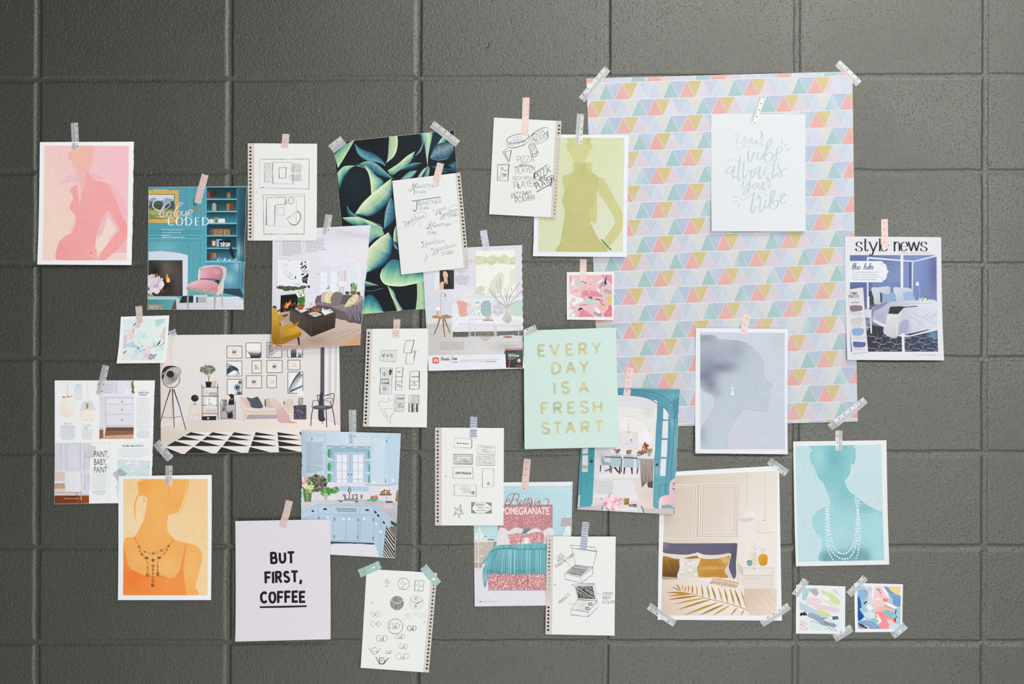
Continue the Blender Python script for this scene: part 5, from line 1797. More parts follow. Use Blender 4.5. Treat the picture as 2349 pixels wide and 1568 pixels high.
for q, w, c in (('416 574 480 604 548 638', 16, '84506a'), ('1000 470 970 560 966 650', [4, 30, 40], '2a2228'), ('940 606 990 650', 18, '2a2228'), ('720 986 800 996 870 1020 940 1050', [8, 20, 14, 6], '2c2428'), ('856 1050 900 1104 936 1112', 12, '2c2428'), ('360 1250 400 1200 460 1204', [20, 40, 8], '2a2228'), ('380 1210 500 1236', 10, '2a2228'), ('170 1390 180 1340 220 1300 270 1280 230 1220 210 1190 270 1190', 6, '4a2f38'), ('370 1130 480 1120 590 1096', [6, 14, 4], '6f8078'), ('940 800 980 770 1110 830 950 790 1090 866 930 840', 7, '55605c'), ('270 806 350 798', 10, 'c25566'), ('610 650 660 656', 7, 'c25566'), ('606 750 634 738', 12, 'b8455a'), ('410 920 500 1000', 8, '8c3a4c'), ('440 906 510 950', 6, '9c4a5c'), ('500 1240 600 1270 680 1290', 3, 'a05560'), ('800 1140 850 1200 880 1250', 3, 'a07a60'), ('955 1080 995 1076', 8, 'b8455a'), ('960 976 985 976', 8, 'b8455a'), ('500 840 540 860', 7, 'c25a6c'), ('376 720 450 716', 5, 'd89aa0'), ('1070 1180 1090 1196', 10, 'b8354a'), ('1010 540 1110 630', 5, 'd2788a'), ('330 1310 350 1290', 6, '3a2a30'), ('1000 1310 1080 1286', 5, 'd9c0ae')):
    a.s_(q, w, c)
a.done()

Z = (260, 695, .09566)
a = plate('pastel', '262 392 1276 376 1210 1356 222 1372', G('d6e2e2', (350, 460, 150, 90, 'd3dde0', .8), (900, 700, 300, 200, 'd8e6e4', .7), (400, 780, 140, 120, 'e2d6d6', .7), (560, 1250, 140, 100, 'cfdde2', .8), (1000, 1200, 200, 120, 'd3e5e5', .8)), Z, name='painted_picture')
for q, c in (('570 470 740 450 660 470 650 560 580 600 530 580', 'dcb9bd'), ('1020 430 1080 390 1260 376 1200 470 1050 570 1020 520', 'aed2cb'), ('300 650 430 630 450 700 530 770 510 850 380 870 360 720', 'ddcfcd'), ('264 790 336 792 320 1000 250 1100', 'd0c3cf'), ('300 1000 430 950 440 1050 330 1060 260 1100', 'b5d2cb'), ('440 1050 450 930 500 930 520 990 590 1020 600 1060', 'aec8d0'), ('530 1130 600 1060 720 1120 700 1190 560 1190', 'b5d2da'), ('700 1350 740 1200 800 1060 950 1030 900 1130 860 1180 780 1350', 'e4cccf'), ('1140 830 1180 680 1270 570 1262 930 1200 850', 'cfc0d0'), ('1180 740 1270 706 1268 800 1210 790', 'dbd88e'), ('990 1120 1180 1040 1240 1000 1200 1110 1050 1140', 'c4dcd8'), ('940 930 1060 930 1100 1000 960 1040', 'c6e0de'), ('600 700 680 680 700 800 600 860', 'cbdedd'), ('690 760 780 700 760 860 680 830', 'c3dadd'), ('470 1190 640 1160 620 1300 460 1320', 'cadade'), ('720 480 860 420 1000 430 960 560 760 560', 'd3e6e2')):
    a.sp(q, c)
for q, c in (('462 620 500 610 518 640 500 720 470 716', 'd9a78e'), ('590 990 640 890 660 900 620 980', 'e0c2a4'), ('676 940 696 926 710 946 690 968', 'bccf92'), ('246 1228 270 1170 340 1124 320 1180', 'c4605a'), ('790 856 850 790 860 800 810 850', 'd4b4bc'), ('240 1330 330 1230 440 1150 380 1230 230 1370', 'e2cdc4'), ('700 1120 700 1050 720 1160', 'c5dde4')):
    a.p(q, c)
for q, w, c in (('470 560 520 500 550 462', [4, 14, 8], '25252a'), ('500 550 546 470', 10, '25252a'), ('604 1050 622 1100', 22, '3a4450'), ('696 1050 710 1014', 14, '333a44'), ('740 1140 758 1104', 16, '333a44'), ('660 1160 670 1152', 16, '333a44'), ('806 1050 818 1044', 14, '4a3a40'), ('566 1220 590 1186', 8, '3a4450'), ('1010 960 966 1040 1000 1050 1070 1000 1140 890 1060 1010 1130 930 1080 1020 1120 1040 1180 990 1250 920', [6, 6, 8, 12, 14, 14, 12, 6, 6, 12, 14], '2a262c'), ('790 1190 800 1300 880 1150', 22, 'aebfcc'), ('866 1350 890 1240 940 1230 960 1300 910 1340 930 1250 970 1270 1030 1230 980 1340', 26, '94839c')):
    a.s_(q, w, c)
a.done()

Z = (1815, 1315, .10204)
a = plate('absA', '186 310 1140 340 1136 1300 180 1266', G('e0e4e8', (900, 1150, 260, 160, 'd3e2e2', .9), (640, 1160, 260, 120, 'd2e3e3', .9), (420, 1000, 160, 120, 'd6e2e6', .8)), Z, name='painted_picture')
for q, c in (('280 340 340 326 414 330 370 480 330 590 250 590 244 470', 'a9cccb'), ('410 370 450 336 560 330 610 400 600 470 550 500 480 450', 'b3aaac'), ('640 380 700 370 820 420 930 450 1010 520 1080 590 1086 690 980 670 860 600 760 510 720 470', 'cdd6a2'), ('640 480 720 560 860 640 1080 690 1010 740 880 700 740 620 660 540', 'd8dfbc'), ('700 466 850 520 850 600 770 560', 'e2e6e6'), ('350 560 400 540 640 570 680 640 600 680 420 700 340 660', 'e2ccd2'), ('440 680 620 690 860 730 1040 770 1080 850 980 870 740 820 560 790 500 740', 'e1cbd1'),
             ('190 626 260 670 420 740 560 830 700 920 860 960 700 970 440 900 200 800', 'b9ccd6'), ('560 810 700 816 860 900 870 960 740 930 620 870', 'd0d692'), ('380 960 400 880 540 910 680 980 780 1060 900 1100 1000 1150 980 1200 840 1170 720 1160 620 1090 480 1010', '9a9fba'), ('390 1110 640 1130 860 1230 870 1280 780 1290 500 1250', 'cfe1e0'), ('182 1180 280 1210 380 1260 182 1266', 'e2ced6'), ('260 1000 420 1010 560 1080 380 1100 250 1080', 'd9e4e8')):
    a.sp(q, c)
a.blobs('200 880 330 860 340 930 210 930', 26, 12, 34, ['2b2228', '3a2c32'], 'e', (-.4, .4)); a.blobs('890 960 1040 960 1060 1020 930 1030', 30, 10, 26, ['46657d', '3f5a72'], 'e')
for q, w, c in (('690 994 810 998', 16, '3c4450'), ('930 356 1100 500', 5, '8fb3bd'), ('960 360 1060 470', 12, '9cc3c9'), ('1000 360 1110 500', 3, '9ab4c0'), ('940 380 1040 480', 5, 'a5c6cc'), ('440 1066 560 1090 700 1140 760 1150', 12, '8a92ad'), ('750 1096 800 1160 930 1286', 8, '3c4654'), ('760 1096 880 1160 1010 1290', 9, '2f3846'), ('820 1040 900 1060 1000 1160', 5, '7d86a0'), ('190 1080 260 1070 360 1140 200 1090', 9, 'dca48f'), ('186 1130 260 1150 360 1230', 16, 'dea68e'), ('200 1150 300 1180 370 1250', 8, 'd99a80'), ('450 480 560 560', 4, 'c3bcbf'), ('560 350 630 440', 6, 'cfc9cb'), ('850 360 920 420', 14, 'dfe3cc'), ('1000 540 1090 600', 7, 'd5ddb2'), ('930 1130 1030 1170', 8, '6f7b92'), ('940 1110 990 1200', 6, '6f7b92')):
    a.s_(q, w, c)
a.done()

Z = (1940, 1310, .10204)
a = plate('absB', '262 330 1236 340 1226 1282 270 1290', G('a9cad9', (700, 700, 130, 300, 'e8c7c6', .95), (540, 560, 90, 200, 'd5dfe8', .9), (1180, 1000, 80, 300, '9fc6d6', .8), (380, 560, 120, 200, '8fb4d2', .7), (400, 800, 90, 120, '9cc8d6', .8)), Z, name='painted_picture')
for q, c in (('930 336 1236 340 1228 550 1120 500 1000 430', 'ead293'), ('830 332 930 336 1010 430 1130 510 1228 560 1220 780 1060 730 1000 560 900 440', '6f9cc6'), ('940 560 1040 590 1050 730 960 690', 'a6cbdc'), ('650 330 830 332 960 520 960 700 860 760 660 800 600 720 610 560 660 520', 'eec5c5'), ('620 560 830 560 840 740 720 790 610 740', 'edc9c6'), ('840 600 950 620 940 670 850 680', 'e18a92'), ('850 720 920 760 1060 840 1100 900 1000 890 880 800', 'ea9c9e'), ('640 870 820 800 1090 860 1100 900 840 900 660 930', 'efb2ab'),
             ('660 930 840 900 920 980 1100 1050 1110 1180 990 1180 980 1284 800 1284 720 1160 660 1050', 'ea9297'), ('840 880 960 870 1080 920 1080 1000 1000 1030 900 970', '7fc0c2'), ('264 550 330 650 350 800 310 850 400 1000 360 1060 276 1110', '2f5b9c'), ('270 900 370 960 390 1040 280 1110', '1f4fa0'), ('270 1110 420 1100 600 1120 700 1200 800 1284 480 1284 380 1200', '7f9fc9'), ('560 1050 640 1050 720 1130 700 1180 600 1130', '84c6c6'), ('400 950 540 900 640 930 660 1020 560 1060 460 1020', 'd3dfe6'), ('440 340 590 336 580 440 500 500 430 420', 'ccd3da'), ('350 420 490 440 480 580 400 600', '9fa9c6'),
             ('270 440 380 410 440 560 400 640 280 560', '8fb5d6'), ('920 1080 1000 1070 1130 1190 1100 1230 980 1200', 'ecc4c2'), ('990 1200 1180 1180 1226 1282 980 1284', 'c3d9e4')):
    a.sp(q, c)
for q, c in (('590 336 650 332 640 520 600 700 580 520', 'e3e6ec'), ('800 350 840 340 940 470 970 580 930 560 860 460', 'eeeaec'), ('830 690 900 680 1150 800 1130 840 1000 790 850 720', 'f0ecec'), ('460 790 520 720 640 830 540 890 480 840', 'e9eaf0'), ('680 950 720 960 800 1100 790 1140 720 1180 700 1160 740 1110 670 1050 680 1030 720 1050', 'ece8ea'), ('660 620 700 596 760 610 750 636 670 636', 'f0ecec'), ('276 1150 500 1230 540 1280 480 1290 300 1200', 'efd0c8'), ('300 1110 420 1040 470 1060 380 1100', 'dfe0de')):
    a.p(q, c)
for q, w, c in (('400 726 474 670', 30, '3b3138'), ('1130 846 1110 960', [20, 40, 20], '33262e'), ('1110 1040 1100 1130', [26, 44, 24], '33262e'), ('1120 990 1150 1040', 16, '33262e'), ('700 376 800 500', 10, '4a2f36'), ('706 390 800 430', 8, '4a2f36'), ('690 400 740 396', 6, '4a2f36'), ('750 480 780 540 820 576', 4, '6a4a50'), ('276 1160 380 1230 480 1270', [30, 40, 30], '3b2c36'), ('276 1210 360 1270', 16, '3b2c36'), ('340 1180 420 1220', 14, '3b2c36'), ('276 700 330 760 350 800 310 820', 12, '2d66a4'), ('280 600 340 680', 9, '2d66a4'), ('310 860 360 940 420 1020', 10, '2a5f98'), ('980 520 1060 570 1130 640', 10, '7aa2c6'), ('1060 500 1130 540 1170 600', 6, 'c6d6e4'), ('880 440 980 490 1080 540', 6, 'd6e0ea'), ('640 840 720 830 820 812', 5, 'f2d3d0'), ('660 870 780 900', 5, 'f3d6d2'), ('900 1060 1010 1120', 8, 'f2d0cd'), ('1000 900 1030 1000', 4, 'b9dcdc'), ('430 380 440 470', 8, '8a6a78'), ('540 350 560 440', 10, '9aa2b0'), ('420 1130 560 1180 660 1260', 6, 'b9cade'), ('500 1120 600 1200 680 1250', 6, 'a9bcd8'), ('440 980 560 990', 5, 'ecd6cc'), ('1160 430 1190 440', 6, '8a7a5a')):
    a.s_(q, w, c)
a.done()


# ------------------------------------------------------------------ teal room page
Z = (320, 390, .21053)
a = Art(P['coded'], 'printed_photo', M_GLOSS, Z)
a.p('90 170 1190 170 1190 1540 80 1540', G(('4d93a3', '57a0ae', 100, 200, 700, 900), (260, 850, 150, 90, '78b2be', .7), (960, 1100, 160, 200, '4e8da3', .6), (620, 900, 100, 300, '5a9fb0', .4), n=.02), 30)
a.r(100, 218, 428, 576, 'b8913c'); a.hatch('100 218 428 218 428 576 100 576', .5, 14, 7, 'd9bd74', .4); a.r(100, 262, 386, 534, '8a6a2a'); a.r(100, 270, 376, 526, G(('c9d6e2', 'a6bccb', 100, 270, 100, 330)))
a.sp('104 330 160 300 220 330 300 306 376 330 376 420 104 420', '8b9db4'); a.sp('110 380 180 340 240 350 260 400 230 440 120 440', '3f5246'); a.sp('290 380 340 350 376 340 376 440 280 430', '42564e'); a.p('104 420 376 425 376 526 104 526', '7f8a4c'); a.sp('104 450 240 440 376 470 376 526 200 520', '9aa667'); a.blobs('110 350 260 350 250 430 120 430', 50, 6, 14, ['2f4238', '4d6450', '5d705c'], 'e'); a.lines('104 500 376 480', 6, '6a743c')
for x in (528, 536, 600, 664):
    a.l([(x, 190), (x, 630)], 4, '3b7c8c' if x != 536 else '6fb0bd')
for y, w_, c in ((664, 6, '3a7a8c'), (690, 8, '3f8494'), (706, 4, '6fb4c0'), (724, 10, '418697'), (742, 5, '6db2be')):
    a.l([(100, y), (680 - (y - 664) * .6, y)], w_, c)
for q in ('104 768 524 768', '530 770 668 768', '664 770 660 1060', '586 780 580 1180', '534 780 532 900'):
    a.l(q, 4, '3f8292')
a.l('580 780 574 1180', 6, '6cb0bc')
a.p('100 890 240 882 420 900 528 926 528 1368 474 1368 470 980 100 980', G(('c9d2dd', 'd3dae6', 100, 900, 520, 1300)))
a.p('100 982 470 984 474 1372 96 1372', G('35302e', (280, 1080, 110, 120, '6a615b', .8), (420, 1200, 60, 160, '57504c', .8), (180, 1100, 70, 80, '161414', .9), (240, 1240, 120, 60, '1c1614', .9), n=.12, ns=.03), 14)
a.sp('296 1216 290 1160 304 1130 320 1170 336 1190 334 1216 314 1226', 'e88a3c'); a.sp('304 1210 312 1170 328 1200 320 1220', 'fbd9a0'); a.sp('180 1160 194 1120 206 1160', 'a85a2c'); a.blobs('150 1290 350 1300 350 1330 150 1330', 24, 4, 9, ['d2652c', '8a3a1c', '2a1612'], 'e')
a.blobs('90 1150 180 1140 250 1200 250 1280 190 1330 90 1340', 70, 18, 34, ['d8ccd6', 'e2d9e0', 'c6b8c4', 'dfd2dc', 'cfc2cd'], 'e'); a.blobs('92 1330 150 1340 140 1450 92 1450', 26, 10, 22, ['8fae74', 'a8c28c', '6f9462', 'c4d4ae'], 'leaf')
a.r(736, 190, 1060, 986, '23535f'); a.r(736, 190, 748, 986, '163c46')
for y0, y1, c in ((190, 312, '1c434d'), (328, 446, '24606c'), (460, 576, '3f8494'), (590, 710, '235664'), (726, 844, '20505d'), (860, 984, '3f8091')):
    a.r(744, y0, 1060, y1, G((c, '123038', 900, y1, 900, y0)))
for y in (318, 452, 582, 716, 852, 994):
    a.r(734, y - 8, 1064, y + 6, '6cb6c6'); a.r(734, y + 6, 1064, y + 14, '1b4651')
for x0, x1, y0, y1, c in ((738, 752, 232, 308, '8a2a2c'), (754, 764, 238, 308, 'b0403c'), (764, 860, 290, 308, '7a2426'), (790, 830, 240, 290, '3a2a20'), (820, 840, 220, 260, '2e2018'), (953, 993, 250, 306, '8a6a4a'), (960, 980, 236, 252, '6a4a30'), (793, 838, 374, 442, 'a89c90'), (800, 828, 360, 376, 'b8aea4'), (842, 866, 400, 440, '3a3230'), (952, 982, 366, 440, 'a86a44'), (984, 1018, 358, 440, '6a3c26'), (764, 810, 534, 576, 'd3d9da'), (818, 856, 520, 576, 'c6b49a'), (826, 850, 528, 572, '5a6468'), (860, 932, 528, 574, 'd9dcdc'), (780, 838, 756, 838, '6a4a38'), (796, 828, 772, 824, 'cfc3b4'), (840, 900, 752, 836, '7fb4d0'), (868, 996, 764, 838, '1d1d20'), (884, 990, 790, 832, 'c9ccd4'), (740, 760, 902, 982, '5a2c24'), (762, 780, 904, 982, '2f4a48'), (784, 806, 908, 956, 'a84a34'), (808, 834, 904, 956, 'c86a40')):
    a.r(x0, y0, x1, y1, c)
for i in range(15):
    a.r(800 + i * 12.4, 640 + (i % 3) * 3, 809 + i * 12.4, 708, ('b98a54', '8a5a34', 'c9a06a', '9a6a40')[i % 4])
a.blobs('768 650 800 650 800 706 768 706', 10, 8, 14, ['8a5a34', '6a4028'], 'e'); a.e(1000, 660, 12, 34, '5a3a28'); a.blobs('846 956 940 956 940 984 846 984', 34, 4, 10, ['dfe3e4', '9fb4b8', '4a5a60'], 'e'); a.blobs('960 966 1060 966 1060 984 960 984', 20, 4, 9, ['cfd8da', '7fa0a8'], 'e'); a.sp('990 840 1020 870 1040 960 1010 950 980 880', '16262c'); a.blobs('880 780 990 780 990 830 880 830', 24, 5, 11, ['2b2b30', 'e4e6ea', '8a8d96'], 'e')
a.p('1062 186 1190 186 1190 1000 1066 990', G(('2f6474', '1c3a48', 1060, 500, 1180, 500), (1080, 880, 40, 90, '8fb4be', .8), (1130, 640, 40, 120, '163444', .6)), 24); a.lines('1104 190 1104 980', 5, '1f4a58')
a.p('716 990 1110 990 1100 1004 716 1004', '79bfcd'); a.p('720 1004 1180 1004 1180 1300 920 1300 720 1060', G('4b8fa6', (980, 1180, 60, 60, 'a6cfd8', .6), (1060, 1040, 40, 60, 'a9ccd6', .6), (1150, 1200, 40, 140, '2c5f72', .9)), 30); a.l('926 1024 1090 1012 1080 1290', 4, '357688'); a.l('914 1010 914 1300', 4, '2e6a7c')
a.p('920 1292 1100 1290 1150 1390 1100 1380 920 1340', '33424e'); a.p('470 1372 600 1370 590 1440 440 1446', '2a2c34'); a.p('400 1446 700 1448 740 1380 1080 1378 1150 1430 1150 1540 400 1540', G(('c6cad2', 'd5d8de', 400, 1450, 1100, 1450))); a.hatch('420 1450 1130 1390 1130 1520 420 1520', 0, 9, 2, 'b9bec8'); a.r(590, 1362, 730, 1448, 'cfd3d8'); a.r(624, 1380, 740, 1444, 'a9adb4'); a.r(622, 1380, 640, 1444, '4a4a50')
a.p('92 1376 412 1378 390 1412 92 1408', 'a9c0c8'); a.p('92 1410 390 1412 370 1540 92 1540', G(('3f8288', '5aa0a4', 92, 1400, 300, 1500))); a.p('92 1460 280 1470 250 1540 92 1540', '8a8474'); a.l('92 1466 278 1474', 7, 'c08a44'); a.blobs('96 1480 250 1480 240 1530 96 1530', 30, 8, 20, ['a9a294', '6f7a68', 'b7a2a4', '8f9a8a'], 'e'); a.p('380 1440 412 1400 420 1540 340 1540', '6a4c3a'); a.p('400 1380 440 1400 430 1540 410 1540', 'cfc4c2')
# armchair
for q, w, c in (('536 1300 530 1420 536 1520', [20, 18, 10], 'a09a94'), ('826 1350 824 1440 822 1520', [26, 22, 12], 'aaa49e'), ('900 1320 904 1420 910 1496', [22, 18, 10], 'b3ada8'), ('732 1350 736 1440', [14, 10], 'c6c4c4')):
    a.s_(q, w, c)
a.sp('650 1070 720 1040 860 1036 930 1056 950 1090 930 1200 860 1330 840 1300 900 1190 910 1100 860 1060 700 1070', 'cdc4c2'); a.sp('664 1090 760 1056 860 1050 906 1090 896 1160 866 1196 760 1180 662 1180', G(('d9a0ae', 'b9727f', 680, 1100, 880, 1180), (840, 1110, 50, 30, 'd8a0ac', .8), (700, 1130, 40, 40, 'dfa9b4', .7)), 20); a.sp('648 1080 640 1150 640 1190 660 1196 668 1140 662 1080', 'd5cdca'); a.p('660 1184 880 1190 860 1226 660 1200', '5a8a94'); a.l('660 1186 780 1184 880 1204', 6, '4a3c3c'); a.sp('820 1210 870 1200 860 1250 840 1240', '33242a')
a.sp('526 1250 580 1216 680 1192 780 1204 850 1230 856 1270 846 1330 700 1310 540 1284', G(('dda7b2', 'c98795', 700, 1200, 740, 1320), (600, 1230, 60, 24, 'e6b8c0', .7)), 20); a.sp('530 1274 700 1300 840 1330 836 1360 700 1340 530 1304', 'a39b94'); a.blobs('536 1284 830 1326 826 1350 540 1300', 60, 3, 6, ['7f766f', 'c4bcb4'], 'e'); a.sp('846 1330 880 1280 920 1220 912 1320 850 1370', 'cfc7c4')
# lamp behind the tape
a.e(622, 434, 24, 24, '9a8246'); a.l('624 370 624 420', 8, '6a5a3a'); a.e(600, 350, 14, 44, '2f5f6c')
a.done()
a = Art(P['coded'], 'headline', M_INK, Z, 40)
PK = 'efc9d6'
for q, w in (('280 334 240 320 180 326 150 360 150 400 190 436 250 436 310 410 338 376 326 358 280 376 240 430 222 480 240 510 280 500 310 470', [8, 9, 9, 11, 12, 10, 7, 6, 6, 7, 8, 11, 13, 11, 8, 6]), ('330 450 304 470 306 500 330 504 352 470 340 450 330 450', 7), ('352 470 380 450 430 400 474 362 440 356 410 400 380 470 386 500 408 494', [5, 5, 6, 7, 9, 9, 10, 11, 9]), ('430 446 404 470 408 500 432 502 452 470 438 446 430 446', 7), ('470 444 462 480 476 498 500 480 516 444 506 500 500 540 484 548', [9, 9, 8, 6, 8, 9, 7, 4]), ('540 440 528 480 520 506', 10), ('530 452 560 434 578 444 566 466 540 470 560 496 574 508', [5, 8, 9, 8, 6, 8, 6]), ('270 390 260 470 274 510', 6)):
    a.s_(q, w, PK)
x = 314
for ch, sx in (('C', .86), ('O', .98), ('D', .92), ('E', .82), ('D', .92)):
    a.hand(ch, x, 602, 86, 13, 'f0f2f3', serif=1.1, contrast=.3, sx=sx); x += {'C': 88, 'O': 108, 'D': 102, 'E': 80}[ch]
a.txt('Bold fresh colours travel well', 244, 654, 15, 'dfeaec', .88); a.txt('in this sophisticated abode', 244, 686, 15, 'dfeaec', .88)
a.body(244, 716, 150, 9, 20, 1, 'dce8ea'); a.body(244, 736, 250, 9, 20, 1, 'e6eef0', last=1); a.body(154, 220, 150, 9, 12, 1, 'c9c6a8', last=1)
a.done()

# ------------------------------------------------------------------ succulent poster
Z = (740, 270, .29338)
a = Art(P['succulent'], 'printed_photo', M_GLOSS, Z)
a.p('60 180 1030 90 1150 1500 240 1560', G('0c1318', (240, 520, 160, 160, '14252c', .9), (650, 250, 120, 120, '101c24', .8), (900, 200, 100, 100, '15303e', .8), (400, 800, 120, 60, '0d1a22', .8), (560, 1100, 100, 200, '10263a', .6)), 40)
DK, T1, T2, LG, PL = '0f1e28', '1f5268', '4d8f98', '9cc4a0', 'c6d6b4'
CR = [(0, 'b9d2ac'), (.35, '86b79c'), (.7, '35748a'), (1, '122a38')]
for A_, B_, cs, n_ in (
    ('90 290 180 210 250 172', '120 390 170 310 250 172', [(0, '5a9a86'), (.5, '8fbf94'), (.9, 'a6cfa0'), (1, 'd4e6c0')], 14),
    ('250 200 300 240 400 280 470 330 496 380', '250 200 280 290 360 340 440 352 496 380', [(0, '1f4a62'), (.4, '3f7f92'), (.8, '6ba2a8'), (1, '2a5f74')], 16),
    ('524 140 580 136 586 220 560 300 496 354', '524 140 516 240 512 310 496 354', [(0, 'd6e4be'), (.3, 'b3cba4'), (.8, 'a4c09c'), (1, '6f9f92')], 16),
    ('760 124 790 120 790 200 760 270 722 300', '760 124 770 170 770 220 722 300', [(0, '97bfae'), (.5, '3a7a90'), (1, '14303e')], 14),
    ('794 118 858 112 846 200 826 300 822 372', '794 118 800 200 812 300 822 372', [(0, '5f9a96'), (.4, 'c3d8b4'), (.75, '9fc6a4'), (1, '4f8f90')], 18),
    ('1000 100 940 150 890 220 856 286', '1000 100 960 190 910 260 856 286', [(0, 'b9d6b0'), (.5, '6fae94'), (1, '2f6a78')], 14),
    ('840 310 880 220 960 190 1024 200', '850 320 910 332 980 320 1024 260', [(0, '1c3c50'), (.4, '7f96a0'), (.6, '54788c'), (1, '183a50')], 16),
    ('722 264 660 300 590 360 510 412', '722 264 690 340 620 400 546 440 510 412', [(0, 'cfe0b8'), (.4, '9cc3a0'), (1, '5a9590')], 16),
    ('774 352 700 356 650 380 600 410', '774 352 720 390 660 404 600 410', [(0, '79a8b0'), (.5, '23566c'), (1, '12303e')], 14),
    ('260 380 340 340 420 360 500 430 560 482', '280 356 340 400 440 450 560 482', [(0, '8fb8b0'), (.3, '4a8a98'), (.8, '2a6076'), (1, '163442')], 18),
    ('270 376 330 380 370 470 380 540 384 610', '270 376 350 380 420 450 480 500 440 560 384 610', [(0, 'd2e2ba'), (.4, 'a3c7a4'), (.8, '5f9c98'), (1, '1f4a5a')], 20),
    ('116 430 170 380 260 374', '130 570 170 470 220 400 260 374', [(0, 'b3d6b0'), (.5, '6aae98'), (.8, '2a6a76'), (1, '12262e')], 16),
    ('536 476 440 550 330 650 256 752', '536 476 546 600 480 700 370 770 256 752', [(0, 'dbe6c0'), (.35, 'b3cea6'), (.65, '86b49c'), (.85, '3a7a8c'), (1, '122c3c')], 26),
    ('536 620 500 700 484 790 480 870', '536 620 580 700 560 800 480 870', [(0, '7aa8b0'), (.4, '3f7a90'), (1, '16384c')], 18),
    ('190 690 230 740 330 790 460 840', '190 690 200 760 300 800 460 840', [(0, '4f8a92'), (.5, '2a6272'), (1, '143440')], 14),
    ('152 782 260 776 370 810 470 860', '152 782 220 830 300 850 360 840 470 960 470 860', [(0, 'd5e4bc'), (.3, '9cc6a4'), (.7, '5a9a92'), (1, '1d4652')], 20),
    ('360 830 440 850 480 900 470 920', '360 990 400 950 440 930 470 920', [(0, '7fb09c'), (.5, '9cc4a2'), (1, '3f8090')], 14),
    ('516 896 420 960 350 1040 330 1130 330 1220', '516 896 550 960 530 1080 460 1160 330 1220', [(0, 'd9e4c2'), (.3, 'c0cfae'), (.6, '9cbf9f'), (.85, '2f7a98'), (1, '102c44')], 28),
    ('580 830 556 900 560 1000 600 1040', '580 830 590 900 590 980 600 1040', [(0, 'd2e0c0'), (.5, '8fb49c'), (1, '4f7a60')], 12),
    ('560 990 590 1040 600 1100', '556 960 620 1010 620 1090', [(0, '2f6a80'), (1, '123040')], 10),
    ('470 1180 540 1110 640 1130 830 1220', '470 1180 450 1240 490 1300 600 1316 700 1300 840 1270', [(0, '2f7080'), (.3, '4a8f92'), (.6, '7fbf9c'), (.9, 'b3d8ac'), (1, 'dce8c8')], 28),
    ('336 1276 380 1290 440 1310', '334 1320 380 1316 440 1310', [(0, 'a3cba4'), (.6, '3f8a92'), (1, '143040')], 10),
    ('510 1312 560 1360 580 1420 630 1500', '510 1312 540 1400 570 1450 590 1512', [(0, '2f6a8a'), (.5, 'a6c9a4'), (1, 'cfe0b8')], 16),
    ('740 1290 800 1290 810 1510', '740 1290 740 1400 728 1510', [(0, '5a9c98'), (.5, 'b0cca4'), (1, '9cbf98')], 14),
    ('330 1400 380 1380 440 1440 480 1520', '310 1550 380 1540 430 1530 480 1520', [(0, '1c4a60'), (.4, '3f8f98'), (.7, '7fbf9c'), (1, 'bcdcb0')], 18),
    ('610 480 680 420 740 412', '620 480 690 474 740 412', [(0, '3f7a90'), (.6, '8fb8b4'), (1, '3a7080')], 12),
    ('740 470 780 410 830 376', '770 470 800 420 830 376', [(0, '7fae9c'), (.5, 'b3d0ac'), (1, '5a9490')], 12),
    ('790 466 810 410 834 378', '826 458 836 420 834 378', [(0, '2a6a7c'), (1, '8ab89c')], 10),
    ('840 376 900 380 960 420 1050 420', '950 430 1010 420 1050 400 1050 336 980 370', [(0, '1d4a5c'), (.5, '3a7a92'), (1, '1a3c50')], 16)):
    a.loft(A_, B_, cs, n_, .10)
for q, w, c in (('256 752 400 690 520 560 538 480', 2.5, 'e0ead0'), ('190 690 240 760 340 796 460 842', 3, '8fb4ac'), ('330 1356 400 1350 470 1332', 3, '5a8a98'), ('536 476 330 650 256 752', 2, 'e8f0d8'), ('270 376 340 400 372 480 384 610', 2.5, 'dfead0'), ('496 354 512 310 524 140', 2, 'e3edd2'), ('822 372 800 200 794 118', 2.5, 'dfead0'), ('120 390 170 310 250 172', 2.5, 'dfeed0'), ('472 1180 456 1240 490 1300 600 1316 700 1300 830 1272', 4, 'dfeacc'), ('516 896 350 1040 332 1130', 2.5, 'e4ecd6'), ('510 1312 545 1400 586 1512', 3, 'd4e4c4'), ('740 1290 742 1400 730 1510', 3, 'd0dfbc'), ('510 412 560 440 722 264', 2, 'd6e4c2'), ('850 320 910 332 980 318', 3, '8fa8b4'), ('640 350 720 310', 3, '2f6274')):
    a.s_(q, w, c)
for q in ('380 1160 500 1060', '370 1180 470 1120', '300 740 460 660', '420 1500 400 1440', '440 1510 420 1450', '560 1280 700 1260', '520 1260 640 1180', '570 160 560 280', '830 150 826 290'):
    a.s_(q, 2, '8fbfa0')
a.done()

